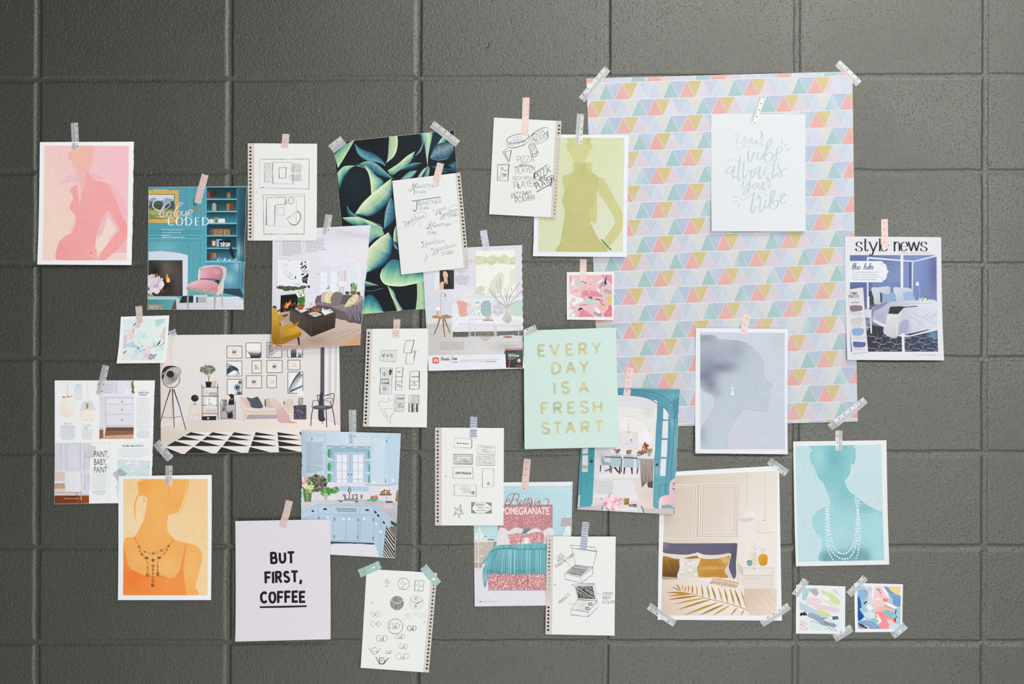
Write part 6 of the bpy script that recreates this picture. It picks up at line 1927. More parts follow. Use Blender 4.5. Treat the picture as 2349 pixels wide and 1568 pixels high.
# ------------------------------------------------------------------ living room page
Z = (615, 500, .20096)
a = Art(P['living'], 'printed_photo', M_GLOSS, Z)
a.p('40 60 1180 60 1180 1520 30 1540', G(('d9d6e0', 'dcdae3', 60, 200, 1100, 200), (900, 180, 300, 70, 'c9c5d2', .6), (700, 400, 300, 100, 'dfdde6', .6), (420, 800, 200, 160, 'dcdae6', .5), (700, 620, 120, 200, 'e0e2ec', .5), (1080, 700, 100, 200, 'dfe0e8', .5)), 40)
a.p('700 120 1176 200 1160 240 900 200', 'cdc8d4'); a.l('640 470 990 482', 5, 'eceaf0'); a.lines('700 200 950 480 560 470 560 960', 3, 'cbc7d2')
a.p('104 470 470 484 470 776 108 780', 'e3e6ea'); a.l('104 470 470 484', 4, 'c3c0ca'); a.l('106 470 108 780', 4, 'c9c6d0')
a.blobs('180 600 230 590 320 670 300 700 220 690 200 650', 26, 6, 16, ['d6d6da', 'c9cacf', 'dcdcdc'], 'e'); a.s_('190 650 186 610 230 590', 4, 'b3b3b8'); a.s_('210 660 260 690 310 690', 4, 'a9a9ae'); a.r(310, 662, 322, 692, '3a3a40'); a.e(248, 488, 6, 6, '4a4a50'); a.blobs('160 510 240 510 240 560 180 560', 14, 6, 14, ['d9d9dd', 'd2d3d8'], 'e')
a.blobs('386 500 440 500 440 580 370 600 380 560', 20, 8, 15, ['2b2d36', '4a4d58', '3a3c46'], 'e'); a.e(412, 520, 20, 14, 'e3e6ea'); a.blobs('400 600 460 590 460 640 410 640', 16, 9, 18, ['a9c3d3', 'c0d4df', '9ab8cc'], 'e'); a.blobs('390 640 460 640 440 740 390 730', 34, 9, 18, ['2a2c38', '40424e', '1f212a', '555865'], 'e'); a.blobs('310 745 390 740 390 766 310 770', 14, 6, 12, ['b9cede', 'c9d6e0'], 'e')
a.p('60 846 230 846 350 852 350 1060 148 1080 60 1010', 'd6d5de'); a.p('148 876 336 858 344 1060 142 1096', '141312'); a.p('148 876 336 858 336 866 152 884', '8fa0a4')
a.blobs('170 1000 335 970 338 1050 170 1066', 60, 8, 20, ['2a1c16', '4a2c1c', '1c1412', '6a4a34'], 'e'); a.sp('196 1020 210 960 236 980 256 930 262 960 270 960 250 1000 214 1016', 'd9662a'); a.sp('210 1000 224 980 250 960 240 990', 'f3b460'); a.blobs('180 1000 230 1000 230 1030 180 1030', 12, 4, 9, ['e07a34', 'f0a858'], 'e')
a.blobs('90 790 160 776 300 790 470 770 474 786 380 806 280 818 160 812', 150, 7, 16, ['3a4a2c', '4f5e3a', '2a3620', '63704c'], 'leaf'); a.blobs('160 806 320 810 300 826 180 828', 30, 5, 11, ['4f5e3a', '37452a'], 'leaf', (1.2, 1.9))
a.p('566 562 820 562 816 880 562 890', 'd7dbe6')
for x0 in (600, 718):
    a.r(x0, 606, x0 + 72, 850, 'e4e9f1')
    for k in range(4):
        a.r(x0 + k * 24 - 2, 600, x0 + k * 24 + 2, 850, 'cfd4e0')
    for k in range(4):
        a.r(x0, 606 + k * 68, x0 + 72, 611 + k * 68, 'cfd4e0')
a.l('694 570 690 870', 5, 'c3c7d4'); a.l('566 562 822 562 818 880', 4, 'c6c6d2'); a.e(676, 802, 6, 8, '2b2b30'); a.e(698, 798, 7, 8, '2b2b30'); a.e(698, 780, 5, 6, '3b3b40'); a.lines('580 628 578 648 800 620 800 640 792 756 792 776', 6, '6a6a72')
for x, c in ((826, 'd9cfd8'), (846, 'cfc4d0'), (872, 'bfb0bc'), (886, 'd6d0da')):
    a.r(x, 602, x + 12, 720, c)
a.r(810, 720, 896, 780, 'e3e2ea'); a.l('822 790 862 788 860 860 820 858', 6, 'b3a9b0', closed=True); a.r(830, 798, 852, 850, 'd5cfd8'); a.p('920 560 1060 550 1060 800 920 800', 'dbe0ea'); a.hatch('940 590 1040 580 1040 780 940 790', 1.57, 22, 5, 'c6ccda'); a.p('1066 560 1130 550 1110 780 1060 780', 'd5d9e4')
a.blobs('946 740 1016 740 1010 840 950 840', 60, 12, 30, ['4a7a34', '6a9a4c', '3a6428', '8ab06a'], 'leaf', (1.2, 1.95), (.1, .25)); a.blobs('946 700 1010 700 1010 750 946 750', 14, 6, 11, ['e6ece4', 'd4ddd0'], 'e'); a.p('940 836 1006 836 998 876 950 876', '8a4e34'); a.blobs('890 840 926 840 926 872 894 872', 24, 7, 12, ['33422c', '4a5a3c'], 'e'); a.blobs('1014 846 1054 846 1050 882 1018 880', 24, 7, 12, ['33422c', '4a5a3c'], 'e'); a.lines('1088 800 1080 880 1098 800 1094 880', 4, 'b9b6c0')
# rug and floor
a.p('30 1100 250 1060 560 1010 900 1120 1180 1180 1180 1540 30 1540', G(('b79f90', 'c6b2a4', 100, 1500, 1000, 1200), (560, 1400, 120, 40, '8f7a6c', .7), (240, 1160, 80, 60, 'a08878', .6), n=.03), 40); a.hatch('60 1440 1060 1240 1060 1330 800 1450 380 1500 60 1500', -.42, 11, 3.2, 'a58e80', .4); a.p('790 1456 1070 1318 1070 1450', 'c99e78'); a.lines('860 1450 1060 1370 920 1448 1060 1410', 3, 'b68a64')
# sofa
a.sp('556 900 620 884 860 874 1000 890 1096 920 1090 1180 1050 1210 900 1170 780 1140 560 1010', '675d60'); a.p('560 890 624 880 630 960 556 980', '564d50'); a.p('840 880 960 876 900 1000 830 970', '5f5559'); a.p('620 870 560 900 556 980 560 1010 730 1010 980 1080', '6b6165')
a.p('556 964 760 960 840 980 730 1016 560 990', G(('8a7e82', '766b6f', 600, 960, 760, 1000))); a.p('730 1010 860 980 980 1000 1000 1060 880 1070 736 1036', '8a7f82'); a.p('560 992 728 1018 880 1072 870 1160 780 1140 560 1010', '5a5054'); a.l('560 992 728 1020 876 1070', 4, '453c40'); a.p('780 1036 880 1070 900 1160 780 1130', '665b5f')
a.sp('624 850 700 856 680 940 612 956', 'c0b4b0'); a.sp('660 862 748 852 740 960 654 958', 'd9cfa4'); a.blobs('664 866 744 860 736 950 660 950', 40, 4, 8, ['b9a868', 'ece4c4'], 'e'); a.sp('756 850 850 862 824 970 716 956', '7d7274'); a.sp('872 1016 930 920 1000 880 1040 890 1000 970 900 1016', 'd6cba0'); a.blobs('890 1000 940 930 1020 890 1000 960 920 1004', 46, 4, 8, ['a8985c', 'ece4c8'], 'e'); a.sp('1000 960 1060 896 1092 900 1086 950 1010 1000 976 990', 'a89a9c')
a.sp('860 1020 1000 1000 1090 930 1090 1180 1060 1200 990 1180 960 1196 900 1170 890 1080', G(('8f8490', '564c5a', 950, 1010, 960, 1180))); a.hatch('900 1020 1080 950 1080 1180 910 1160', 1.3, 12, 5, '443a48', .4); a.hatch('900 1020 1080 950 1080 1180 910 1160', 1.4, 22, 4, 'a69ca6', .4)
# trunk table
a.p('252 1040 330 1020 640 1060 780 1086 520 1168 250 1060', '3c3430'); a.p('252 1042 516 1166 500 1356 420 1290 250 1170', G(('544a44', '2a2320', 300, 1080, 500, 1300))); a.p('516 1166 778 1088 768 1250 500 1356', G(('4a3a2e', '2c221c', 600, 1130, 640, 1320))); a.hatch('516 1166 778 1088 768 1250 500 1356', 1.5, 26, 3, '20180f'); a.hatch('252 1050 516 1168 500 1340 252 1170', 1.5, 30, 3, '6a5f58')
a.p('310 1026 390 1020 462 1050 388 1080', 'd8d8de'); a.p('310 1032 388 1084 388 1092 312 1040', '9a9aa2'); a.p('460 1088 546 1064 620 1100 540 1130', 'd3d0ce'); a.p('458 1092 540 1132 624 1102 622 1124 540 1156 456 1112', '3a3634'); a.p('470 1090 540 1074 600 1100 540 1116', 'b9b3ae'); a.blobs('460 1040 540 1010 620 1030 600 1060 480 1066', 60, 8, 17, ['4a3a2c', '8a5a38', '2c241c', 'a3714a', '6a5a3c'], 'e'); a.p('606 1060 700 1040 750 1070 650 1108', 'e0e0e6'); a.p('606 1062 650 1110 752 1074 750 1084 652 1122', '55555c'); a.blobs('610 1030 720 1030 720 1060 620 1070', 18, 8, 16, ['e6e6ec', '3a3a40', 'c9c9d0'], 'e')
a.blobs('336 850 424 850 414 1000 352 1000', 110, 18, 46, ['3f7030', '5a8f3c', '2f5a24', '7aab54', '4a8038'], 'leaf', (1.25, 1.9), (.1, .22)); a.blobs('326 840 430 840 420 900 336 900', 26, 8, 15, ['e9eee8', 'd6e0d2'], 'e'); a.p('330 996 420 990 402 1044 350 1050', 'a05a38'); a.p('326 990 422 986 420 1004 330 1008', '8a4a2c'); a.blobs('430 980 510 960 510 1010 440 1020', 22, 4, 10, ['b9c4a8', '6a7a50', 'e6e6e2'], 'e')
# mustard chair
a.p('130 1180 150 1200 152 1232 140 1230', '2a201a'); a.l('350 1360 366 1450', [26, 16], '2c211a'); a.sp('110 1060 150 1030 140 1060 110 1076', '5a4434'); a.sp('56 1020 100 1016 110 1060 120 1120 140 1200 150 1280 170 1440 140 1460 60 1430 50 1300', G(('c79a34', '8f6618', 100, 1060, 60, 1400), (90, 1120, 30, 80, 'd0a640', .6)), 30); a.sp('54 1010 90 1000 100 1024 70 1030', '5a4434'); a.sp('120 1120 200 1096 226 1110 150 1180 136 1190', 'b98c2c'); a.sp('170 1110 230 1090 230 1110 190 1130', '6a4c38'); a.sp('136 1250 200 1220 290 1190 320 1200 260 1260 170 1290', 'bd8f2c'); a.sp('290 1190 350 1160 368 1170 350 1200 300 1216', '5f4636'); a.sp('170 1290 290 1230 352 1180 340 1220 200 1330', 'a87c22'); a.sp('160 1310 300 1240 370 1270 384 1310 280 1390 170 1440 140 1400', G(('cda034', 'a3761c', 300, 1250, 220, 1420))); a.sp('150 1380 300 1340 384 1300 370 1350 260 1400 160 1440', '9a6e1a'); a.l('160 1370 280 1340 380 1290', 4, '7a5412')
a.done()
a = Art(P['living'], 'printed_text', M_INK, Z, 30)
a.body(166, 250, 226, 8.5, 19.5, 10, '8b8793', rot=.0); a.l('140 250 140 430', 2, 'b9b5c2')
a.done()
a = Art(P['living'], 'printed_text', M_INK, Z, 30)
a.body(436, 242, 222, 8.5, 20.5, 8, '8b8793', rot=-.012); a.l('406 260 400 360', 2, 'b9b5c2')
a.done()
a = Art(P['living'], 'page_number', M_INK, Z, 40)
a.body(118, 1446, 195, 7, 10, 1, 'e2d6cc', last=1); a.r(80, 1442, 94, 1456, 'e9e2da')
a.done()

# ------------------------------------------------------------------ white living room poster
Z = (355, 750, .19767)
a = Art(P['whiteroom'], 'printed_photo', M_MATTE, Z)
a.p('50 80 2150 70 2170 1480 50 1490', G(('dedad8', 'd9d4d2', 200, 100, 1900, 900), (600, 300, 500, 200, 'e0dddb', .7), (1300, 1000, 500, 80, 'd3cbc9', .6)), 60)
a.p('50 80 205 78 196 1110 60 1130', G(('d6cec8', 'dbd3cc', 60, 400, 200, 400))); a.l('204 80 196 1110', 3, 'c3b8b0'); a.p('50 1170 400 1080 1000 1062 2160 1056 2170 1480 50 1490', G(('d3c7bc', 'e3dcd6', 200, 1100, 1500, 1300), (260, 1130, 140, 60, 'e3dedb', .7), (1300, 1130, 300, 50, 'dcd2cb', .6)), 60); a.l('60 1170 230 1164 400 1084', 3, 'c9bdb4'); a.l('400 1082 1000 1064 2156 1058', 2.5, 'c3b6b0')
a.p('1840 240 2140 220 2150 1140 2010 1070 1910 1060', G(('d9d5d6', 'cfcacb', 1850, 500, 2140, 500)))
for x, w_, c in ((1925, 44, '55525c'), (1985, 22, 'e0dfe2'), (2030, 10, 'c0bcc0'), (2060, 16, 'e3e3e6'), (2100, 12, 'c6c3c6'), (2120, 14, 'e3e4e8')):
    a.p([(x, 225), (x + w_, 225), (x + w_ - 2, 800 if x > 1930 else 1070), (x - 6, 800 if x > 1930 else 1060)], c)
a.sp('1916 780 1950 780 1950 980 1980 1076 1900 1066', '3c3a44'); a.p('1956 790 2150 780 2156 1140 1990 1068', 'd9d0cd'); a.hatch('2000 1066 2150 1110 2150 1140 2010 1080', .3, 9, 3, 'b3a69f')
# frames
for x0, y0, x1, y1, k in ((838, 218, 1014, 360, 'b'), (1060, 182, 1236, 356, 'g'), (1302, 178, 1476, 352, 't'), (1542, 176, 1718, 350, 'c'), (838, 392, 1012, 566, 'p'), (1130, 388, 1238, 532, 'l'), (1302, 384, 1480, 528, 'b'), (1546, 382, 1688, 494, 'y'), (842, 604, 1014, 780, 'm'), (1064, 562, 1242, 706, 'b'), (1304, 558, 1414, 702, 'y'), (1546, 520, 1720, 766, 'f')):
    a.r(x0, y0, x1, y1, 'e2dcd8' if k in 'bly' else 'e4e4e6')
    cx, cy = (x0 + x1) / 2, (y0 + y1) / 2
    if k == 'b':
        for d in (-28, -8, 12, 30):
            a.lines([cx, cy, cx + d, cy - 34, cx, cy, cx + d, cy + 34], 2.4, '6a655f')
        a.e(cx - 6, cy, 20, 12, '4a4642'); a.e(cx + 14, cy, 12, 9, '7a746c'); a.lines([cx - 18, cy - 8, cx + 24, cy + 10], 3, 'cfc8bf')
    elif k in 'ly':
        a.blobs([(cx - 22, cy - 24), (cx + 22, cy - 24), (cx + 22, cy + 26), (cx - 22, cy + 26)], 16, 5, 12, ['8fb08a', 'a8c09c'] if k == 'l' else ['c6c4a0', 'b7b892', 'd3d0b4'], 'leaf')
    else:
        a.zclip([(x0, y0), (x1, y0), (x1, y1), (x0, y1)])
        if k == 'g':
            for i in range(15):
                t = -1.1 + i * .15; a.s_([(1120 + i * 7, 360), (1130 + i * 6 + 60 * t * .4, 310), (1136 + i * 5 + 110 * t * .7, 262 + (i % 3) * 14)], [8, 7, 1], '2f3336')
        elif k == 't':
            for i in range(26):
                y = 340 - i * 5; a.l([(1310 + (i % 5) * 14, y + 10), (1350 + (i % 7) * 12, y - 30)], 2.6, '55585a'); a.l([(1306 + (i % 4) * 8, y), (1330 + (i % 3) * 10, y - 40)], 2, '7a7c7e')
        elif k == 'c':
            for i in range(5):
                a.s_([(1590 + i * 12, 352), (1586 + i * 13, 290), (1594 + i * 11, 250)], [14, 12, 5], ('33373a', '5f6466')[i % 2])
            for i in range(8):
                a.s_([(1670 + i * 3, 350), (1660 + i * 8, 310), (1650 + i * 10, 280 + (i % 3) * 8)], [5, 4, 1], '4a4e50')
        elif k == 'p':
            for i in range(9):
                a.s_([(838, 500 + i * 6), (880 + i * 6, 448 + i * 6), (950 + i * 4, 470 + i * 9), (980 - i * 6, 500 + i * 7)], [7, 7, 5, 1], '39454e')
            for i in range(5):
                a.s_([(842, 420 + i * 10), (870, 430 + i * 6), (900, 424 + i * 8)], [4, 3, 1], '4f5a62')
        elif k == 'm':
            for cxx, cyy, r in ((960, 700, 50), (990, 640, 30), (980, 770, 44)):
                for i in range(9):
                    t = i * .7; a.sp([(cxx, cyy), (cxx + r * .5 * math.cos(t + .25), cyy + r * .5 * math.sin(t + .25)), (cxx + r * math.cos(t), cyy + r * math.sin(t)), (cxx + r * .5 * math.cos(t - .25), cyy + r * .5 * math.sin(t - .25))], ('2c4654', '3f6272', '24384a')[i % 3])
        elif k == 'f':
            for i in range(17):
                t = i / 16; x, y = 1556 + t * 130, 740 - t * 190 - 20 * math.sin(t * 3); a.s_([(x, y), (x + 6, y - 30 - 10 * math.sin(t * 3)), (x + 26, y - 50)], [7, 6, 1], '3f454a'); a.s_([(x, y), (x + 30, y + 4), (x + 52, y + 26 - t * 20)], [7, 6, 1], '4a5055')
            for i in range(12):
                t = i / 11; x, y = 1560 + t * 140, 762 - t * 60; a.s_([(x, y), (x + 14, y - 26), (x + 40, y - 30)], [8, 6, 1], '2f3438')
        a.zclip(None)
    for q in ((x0, y0, x1, y0), (x1, y0, x1, y1), (x1, y1, x0, y1), (x0, y1, x0, y0)):
        a.lines(list(q), 6, '302d2f')
# studio lamp
a.sp('80 560 90 500 130 456 200 448 260 460 190 470 130 520 100 600 84 600', '3a3034'); a.sp('104 640 110 560 150 490 230 462 290 470 312 510 290 570 230 640 170 668 130 664', G('a9a3a2', (250, 500, 50, 30, 'c9c4c3', .8), (200, 600, 60, 40, '6a6262', .7), (130, 620, 40, 40, 'c0b8b6', .6), n=.12, ns=.05), 14); a.e(182, 546, 44, 40, '332c30'); a.l('90 552 118 520', 8, 'd9d6d6'); a.s_('88 600 110 660 170 700 230 696 280 650 294 580', 8, '4a4044')
for q in ('184 720 130 880 66 1110', '206 720 216 920 230 1160', '220 720 290 920 364 1192'):
    a.l(q, [14, 10, 9], '3f383c')
a.l('206 690 206 1050', 4, '7a7478'); a.lines('92 1044 206 1050 206 1050 306 1034', 5, '5a5458')
# stool, globe, shelf
a.l('410 912 400 1076', 9, 'd9bfa3'); a.l('500 910 526 1080', 9, 'd9bfa3'); a.r(392, 902, 524, 914, 'e3cbb0'); a.l('430 920 416 1010 520 1006', 12, 'e6d0b6'); a.lines('470 920 474 1000 440 1050 460 1010', 8, 'd9bfa3'); a.r(420, 1010, 530, 1022, 'dcc4a8'); a.e(466, 824, 44, 40, '2c282b'); a.e(480, 812, 14, 11, '55504f'); a.lines('464 866 464 890', 5, '4a4446'); a.lines('446 894 486 894', 7, '4a4446')
a.l('548 662 550 1076', 7, '4a4448'); a.l('732 660 740 1070', 7, '4a4448'); a.l('566 700 568 1060', 4, '6a6468'); a.l('724 700 726 1060', 4, '6a6468')
for y in (698, 800, 904, 1002):
    a.l([(552, y), (742, y)], 7, '4f4a4e')
a.p('588 632 664 632 652 696 598 696', '2b2829'); a.blobs('520 480 600 440 680 460 706 500 680 530 600 540 540 510', 110, 10, 22, ['6f7a66', '8a957e', '59644f', '9aa48c'], 'leaf'); a.s_('628 634 622 570 600 530', 8, '8a6a58'); a.s_('630 634 634 580 650 540', 6, '9a7a68')
for i in range(5):
    a.p([(676 + i * 10, 624), (684 + i * 10, 622), (670 + i * 10, 694), (662 + i * 10, 694)], ('c9bfb6', 'b7ada6')[i % 2])
a.e(598, 760, 20, 28, 'cfc9c6'); a.r(634, 762, 716, 800, 'c6b9ae'); a.l('634 762 716 762 716 800 634 800', 5, '4a4446', closed=True); a.r(600, 828, 712, 904, 'eceaea'); a.hand('DIY', 624, 848, 12, 2.4, '55504f'); a.hand('BY', 624, 872, 12, 2.4, '55504f'); a.hand('HOME', 620, 896, 12, 2.4, '55504f')
for x in (594, 622, 660, 690):
    a.r(x, 950, x + 22, 1000, 'd6bfa8'); a.r(x + 3, 958, x + 19, 1000, 'cbb8a6')
a.p('552 1034 716 1030 712 1078 554 1080', '2c2a2e'); a.r(612, 1046, 632, 1066, 'd3cfcd')
# low shelf and cat
a.lines('766 866 768 1070 936 860 940 1070 768 902 938 898 768 974 938 970 768 1062 940 1060', 6, '3f3a3e'); a.r(772, 908, 934, 968, 'b9aeb4'); a.r(772, 978, 936, 1058, 'b3a7ae'); a.blobs('780 840 840 836 836 900 786 960 800 900', 50, 7, 14, ['6f7a6c', '8f988a', '59625a'], 'leaf'); a.blobs('800 920 830 940 830 966 790 966', 18, 6, 12, ['4a4e4e', '6a6e6c'], 'leaf'); a.sp('850 1050 846 1010 876 984 904 1000 906 1050', '2b2a2e'); a.blobs('840 990 900 980 900 1010 850 1010', 16, 6, 12, ['4a4650', '39353f'], 'leaf')
a.sp('858 894 866 840 884 816 866 800 868 780 880 786 892 770 902 784 918 790 922 840 920 894', '252124'); a.lines('880 830 896 846 896 846 908 824', 5, 'c9c5c3')
# daybed
a.p('980 900 1000 900 1050 1000 1040 1010', 'dcc4a6'); a.p('1580 1000 1618 904 1604 900 1560 996', 'dcc4a6'); a.p('1030 990 1570 980 1566 1012 1040 1014', 'e0c9ac'); a.p('1050 1014 1086 1010 1040 1092 1016 1092', 'dcc4a6'); a.p('1040 1016 1560 1014 1560 1060 1046 1066', G(('a59aa6', 'b3a9b0', 1040, 1020, 1500, 1060))); a.p('1062 1010 1092 1008 1044 1092 1016 1092', 'e0cab0')
a.sp('980 860 1000 836 1050 870 1080 960 1040 980 1010 930', 'd6cdc8'); a.sp('1500 900 1510 850 1590 830 1618 880 1560 980 1510 960', 'd0c2ba'); a.sp('1050 940 1240 930 1430 926 1540 950 1530 984 1250 990 1040 984', G(('dcd5d0', 'cbc2be', 1200, 940, 1200, 990))); a.p('1200 820 1300 824 1290 930 1250 930', 'dad2ce')
a.sp('996 810 1060 830 1120 860 1120 936 1080 930 1040 880', 'd8b7b0'); a.sp('1066 814 1130 826 1190 806 1230 860 1254 934 1130 932 1100 870', '4f5661'); a.l('1080 824 1120 900 1140 930', 3, '6a727c'); a.sp('1290 830 1360 836 1390 930 1290 932 1280 880', 'c9b3ae'); a.sp('1278 840 1290 850 1290 928 1276 900', '55484c')
a.sp('1330 826 1400 826 1440 860 1490 920 1540 1000 1580 1090 1560 1110 1440 1100 1420 1010 1400 950 1360 900', G(('e0c3c0', 'cda9a6', 1350, 840, 1500, 1080))); a.hatch('1400 960 1500 940 1570 1090 1440 1100', 1.2, 18, 4, 'c39c9a'); a.sp('1560 1090 1620 1096 1660 1110 1560 1112', 'c39a98'); a.l('1500 860 1506 880 1500 900', 14, '8a6f70')
a.p('1612 908 1760 902 1760 1070 1614 1070', '4b4650'); a.blobs('1616 912 1756 908 1756 1066 1618 1066', 130, 4, 8, ['7a7480', '8f8994', '2f2b34'], 'e'); a.r(1668, 820, 1720, 902, 'b9b0ae'); a.l('1670 822 1718 822 1716 902 1672 902', 5, '5a5250', closed=True); a.lines('1694 800 1694 820 1684 840 1684 890 1700 840 1700 890', 4, '8a827f'); a.p('1660 740 1722 740 1730 800 1650 800', 'e6e2e0')
# chair
CH = '3b373c'
for q, w in (('1886 786 1950 800 2030 776 2082 780 2070 880 2060 920', 9), ('1886 786 1900 870 1930 910', 8), ('1840 850 1890 850 1960 840 2040 820 2080 850', 6), ('1840 850 1826 930', 8), ('1930 880 1960 850 2040 870 2050 910', 6), ('1950 810 1990 790 2050 800', 5), ('1836 940 1820 1030 1812 1144', 10), ('1990 950 1994 1060 1996 1160', 11), ('2060 930 2080 1030 2094 1138', 10), ('1944 970 1950 1060 1948 1124', 8), ('2070 850 2040 860 2044 910 2066 900', 5)):
    a.s_(q, w, CH)
a.sp('1830 930 1880 906 1990 910 2066 920 2040 944 1960 956 1860 950', '55525a'); a.sp('1850 928 1900 914 1990 918 1960 936', '6f6c74')
# rug
a.p('424 1214 1720 1206 1740 1470 110 1474 110 1390', 'e3dcd6'); BKR = '2d2f31'
for r, (y0, y1) in enumerate(((1216, 1256), (1264, 1310), (1318, 1378), (1388, 1470))):
    f = lambda y, k: (424 - (y - 1214) * (300 / 172.) + k * (250 + (y - 1214) * .46) if True else 0)
    for k in range(6):
        xa0, xb0, xb1 = f(y0, k) if k else 424 - (y0 - 1214) * 1.75, f(y0, k + 1), f(y1, k)
        L0 = 424 + 250 * k + (y0 - 1214) * (-1.75 + .46 * k); L1 = 424 + 250 * k + (y1 - 1214) * (-1.75 + .46 * k); R1 = 424 + 250 * (k + 1) + (y1 - 1214) * (-1.75 + .46 * (k + 1)) - 16
        a.p([(L0, y0), (R1, y1), (L1 + 4, y1)], BKR)
for k in range(1, 6):
    a.l([(424 + 250 * k - 4, 1212), (424 + 250 * k + 260 * (-1.75 + .46 * k) - 8, 1474)], 9, 'e6e2de' if k < 3 else 'dbe3e4')
a.p('50 1392 110 1390 110 1490 50 1490', 'd6cbc2')
a.done()


# ------------------------------------------------------------------ page with lamps and dresser
Z = (115, 830, .21368)
a = Art(P['style'], 'printed_photo', M_GLOSS, Z)
a.p('530 200 900 198 894 824 530 824', G(('cfcfda', 'd8d7e0', 560, 220, 860, 600), n=.01), 40); a.l('718 200 714 340', 5, 'b3b2bd'); a.r(724, 204, 896, 340, 'd8dae3'); a.r(808, 286, 860, 340, 'e2e6ec'); a.blobs('884 210 900 210 898 330 880 330', 20, 7, 18, ['6a6a44', '4a4a38', '9a8a4a'], 'leaf')
a.p('546 340 900 340 900 366 546 366', 'dddce4'); a.p('574 366 900 366 900 700 590 698', 'cfcdd8'); a.p('600 390 894 390 892 448 600 450', 'dddbe4'); a.p('602 458 892 456 892 556 602 560', 'd9d8e2'); a.p('602 566 892 564 892 676 602 678', 'd8d7e1'); a.lines('600 388 896 388 600 453 894 451 600 562 894 560 604 680 894 680 600 390 604 680', 5, 'b5b3bf'); a.p('530 700 574 700 590 730 530 740', 'c4c3cd')
a.p('530 726 900 700 894 824 530 824', '8a5f48'); a.p('600 700 896 700 896 736 600 736', '6a4a3c'); a.p('600 790 894 776 894 824 540 824', 'c3a184'); a.p('572 690 600 690 586 800 574 800', 'd9d8e0')
for y in (424, 510, 618):
    a.sp([(764, y + 10), (766, y - 6), (776, y - 12), (784, y - 2), (782, y + 10)], 'd3a860')
a.l('188 236 188 372', 5, 'c9a59c'); a.l('404 200 404 396', 4, 'd6bd96'); a.blobs('136 370 240 366 240 386 136 388', 16, 8, 15, ['c98a78', 'e0b3a0', 'b3705c'], 'e'); a.p('140 386 196 378 236 386 270 500 250 566 184 596 112 560 102 490', G(('eae3da', 'e6d6c6', 150, 400, 160, 580), (230, 470, 40, 80, 'f0e9e2', .7)), 20); a.lines('140 388 120 480 120 480 180 590 236 388 250 480 250 480 190 592', 2, 'dccbbb')
a.s_('340 470 360 430 404 396 440 430 470 470', 3.4, 'cbb48e'); a.sp('326 500 350 440 404 414 456 440 484 500 490 520 320 520', 'cfd1dc'); a.r(388, 442, 412, 500, 'b08d46'); a.p('318 516 490 514 492 610 470 622 330 622 312 612', G(('ecdcd2', 'efe6dd', 320, 560, 470, 560))); a.blobs('340 616 470 616 470 628 340 628', 5, 4, 7, ['c9a264'], 'e')
# nursery photo
a.p('50 872 424 872 424 1518 50 1518', G(('cfcfda', 'd6d5e0', 50, 900, 424, 1200)))
for x0, y0, x1, y1 in ((170, 872, 330, 1152), (370, 872, 424, 1152), (374, 1196, 424, 1366), (50, 872, 122, 1152)):
    a.l([(x0, y0), (x1, y0), (x1, y1), (x0, y1)], 6, 'b9b9c6', closed=True); a.l([(x0 + 18, y0 + 18), (x1 - 18, y0 + 18), (x1 - 18, y1 - 18), (x0 + 18, y1 - 18)], 4, 'c3c3cf', closed=True)
a.p('50 1430 424 1430 424 1520 50 1520', G(('6b3418', '8a4520', 60, 1440, 400, 1510), (240, 1450, 60, 30, '4a2210', .8), n=.1), 20); a.r(50, 1410, 424, 1430, 'c3c0cb')
for i in range(8):
    a.r(52 + i * 15, 1190, 60 + i * 15, 1390, 'cdb49e'); a.r(60 + i * 15, 1300, 66 + i * 15, 1356, '8a5a3c')
a.r(50, 1184, 170, 1196, 'd3bda8'); a.r(50, 1276, 166, 1298, 'dcd7da'); a.r(50, 1392, 340, 1406, 'c9a88c'); a.l('334 1190 340 1480', 9, 'c9ab92'); a.l('292 1400 292 1430', 6, '5a4a44'); a.p('160 1182 330 1178 340 1380 250 1388 210 1376 170 1390', 'dfdce4'); a.lines('200 1186 214 1376 186 1186 188 1380 240 1184 252 1380', 3, 'c9c6d0')
a.sp('380 990 400 920 430 894 480 900 494 940 492 1000 440 1020 390 1014', 'c6c8cd'); a.s_('376 990 384 1014 420 1022 470 1014', 4, '8a8c92')
# woven samples
a.p('724 1046 1076 1058 1066 1216 724 1210', 'dde3e8')
def weave(x0, y0, x1, y1, u, w, col, hole=None):
    for i in range(int((x1 - x0) / u) + 1):
        for j in range(int((y1 - y0) / u) + 1):
            x, y = x0 + i * u + u / 2, y0 + j * u + u / 2
            if (i + j) % 2 or (hole and inside(hole, x, y)):
                continue
            sg = 1 if i % 2 else -1
            seg = []
            for k in (-1, 0, 1):
                ox, oy = k * u * .34, -k * u * .34 * sg
                seg += [x + ox - u * .5, y + oy - u * .5 * sg, x + ox + u * .5, y + oy + u * .5 * sg]
            a.lines(seg, w, col)


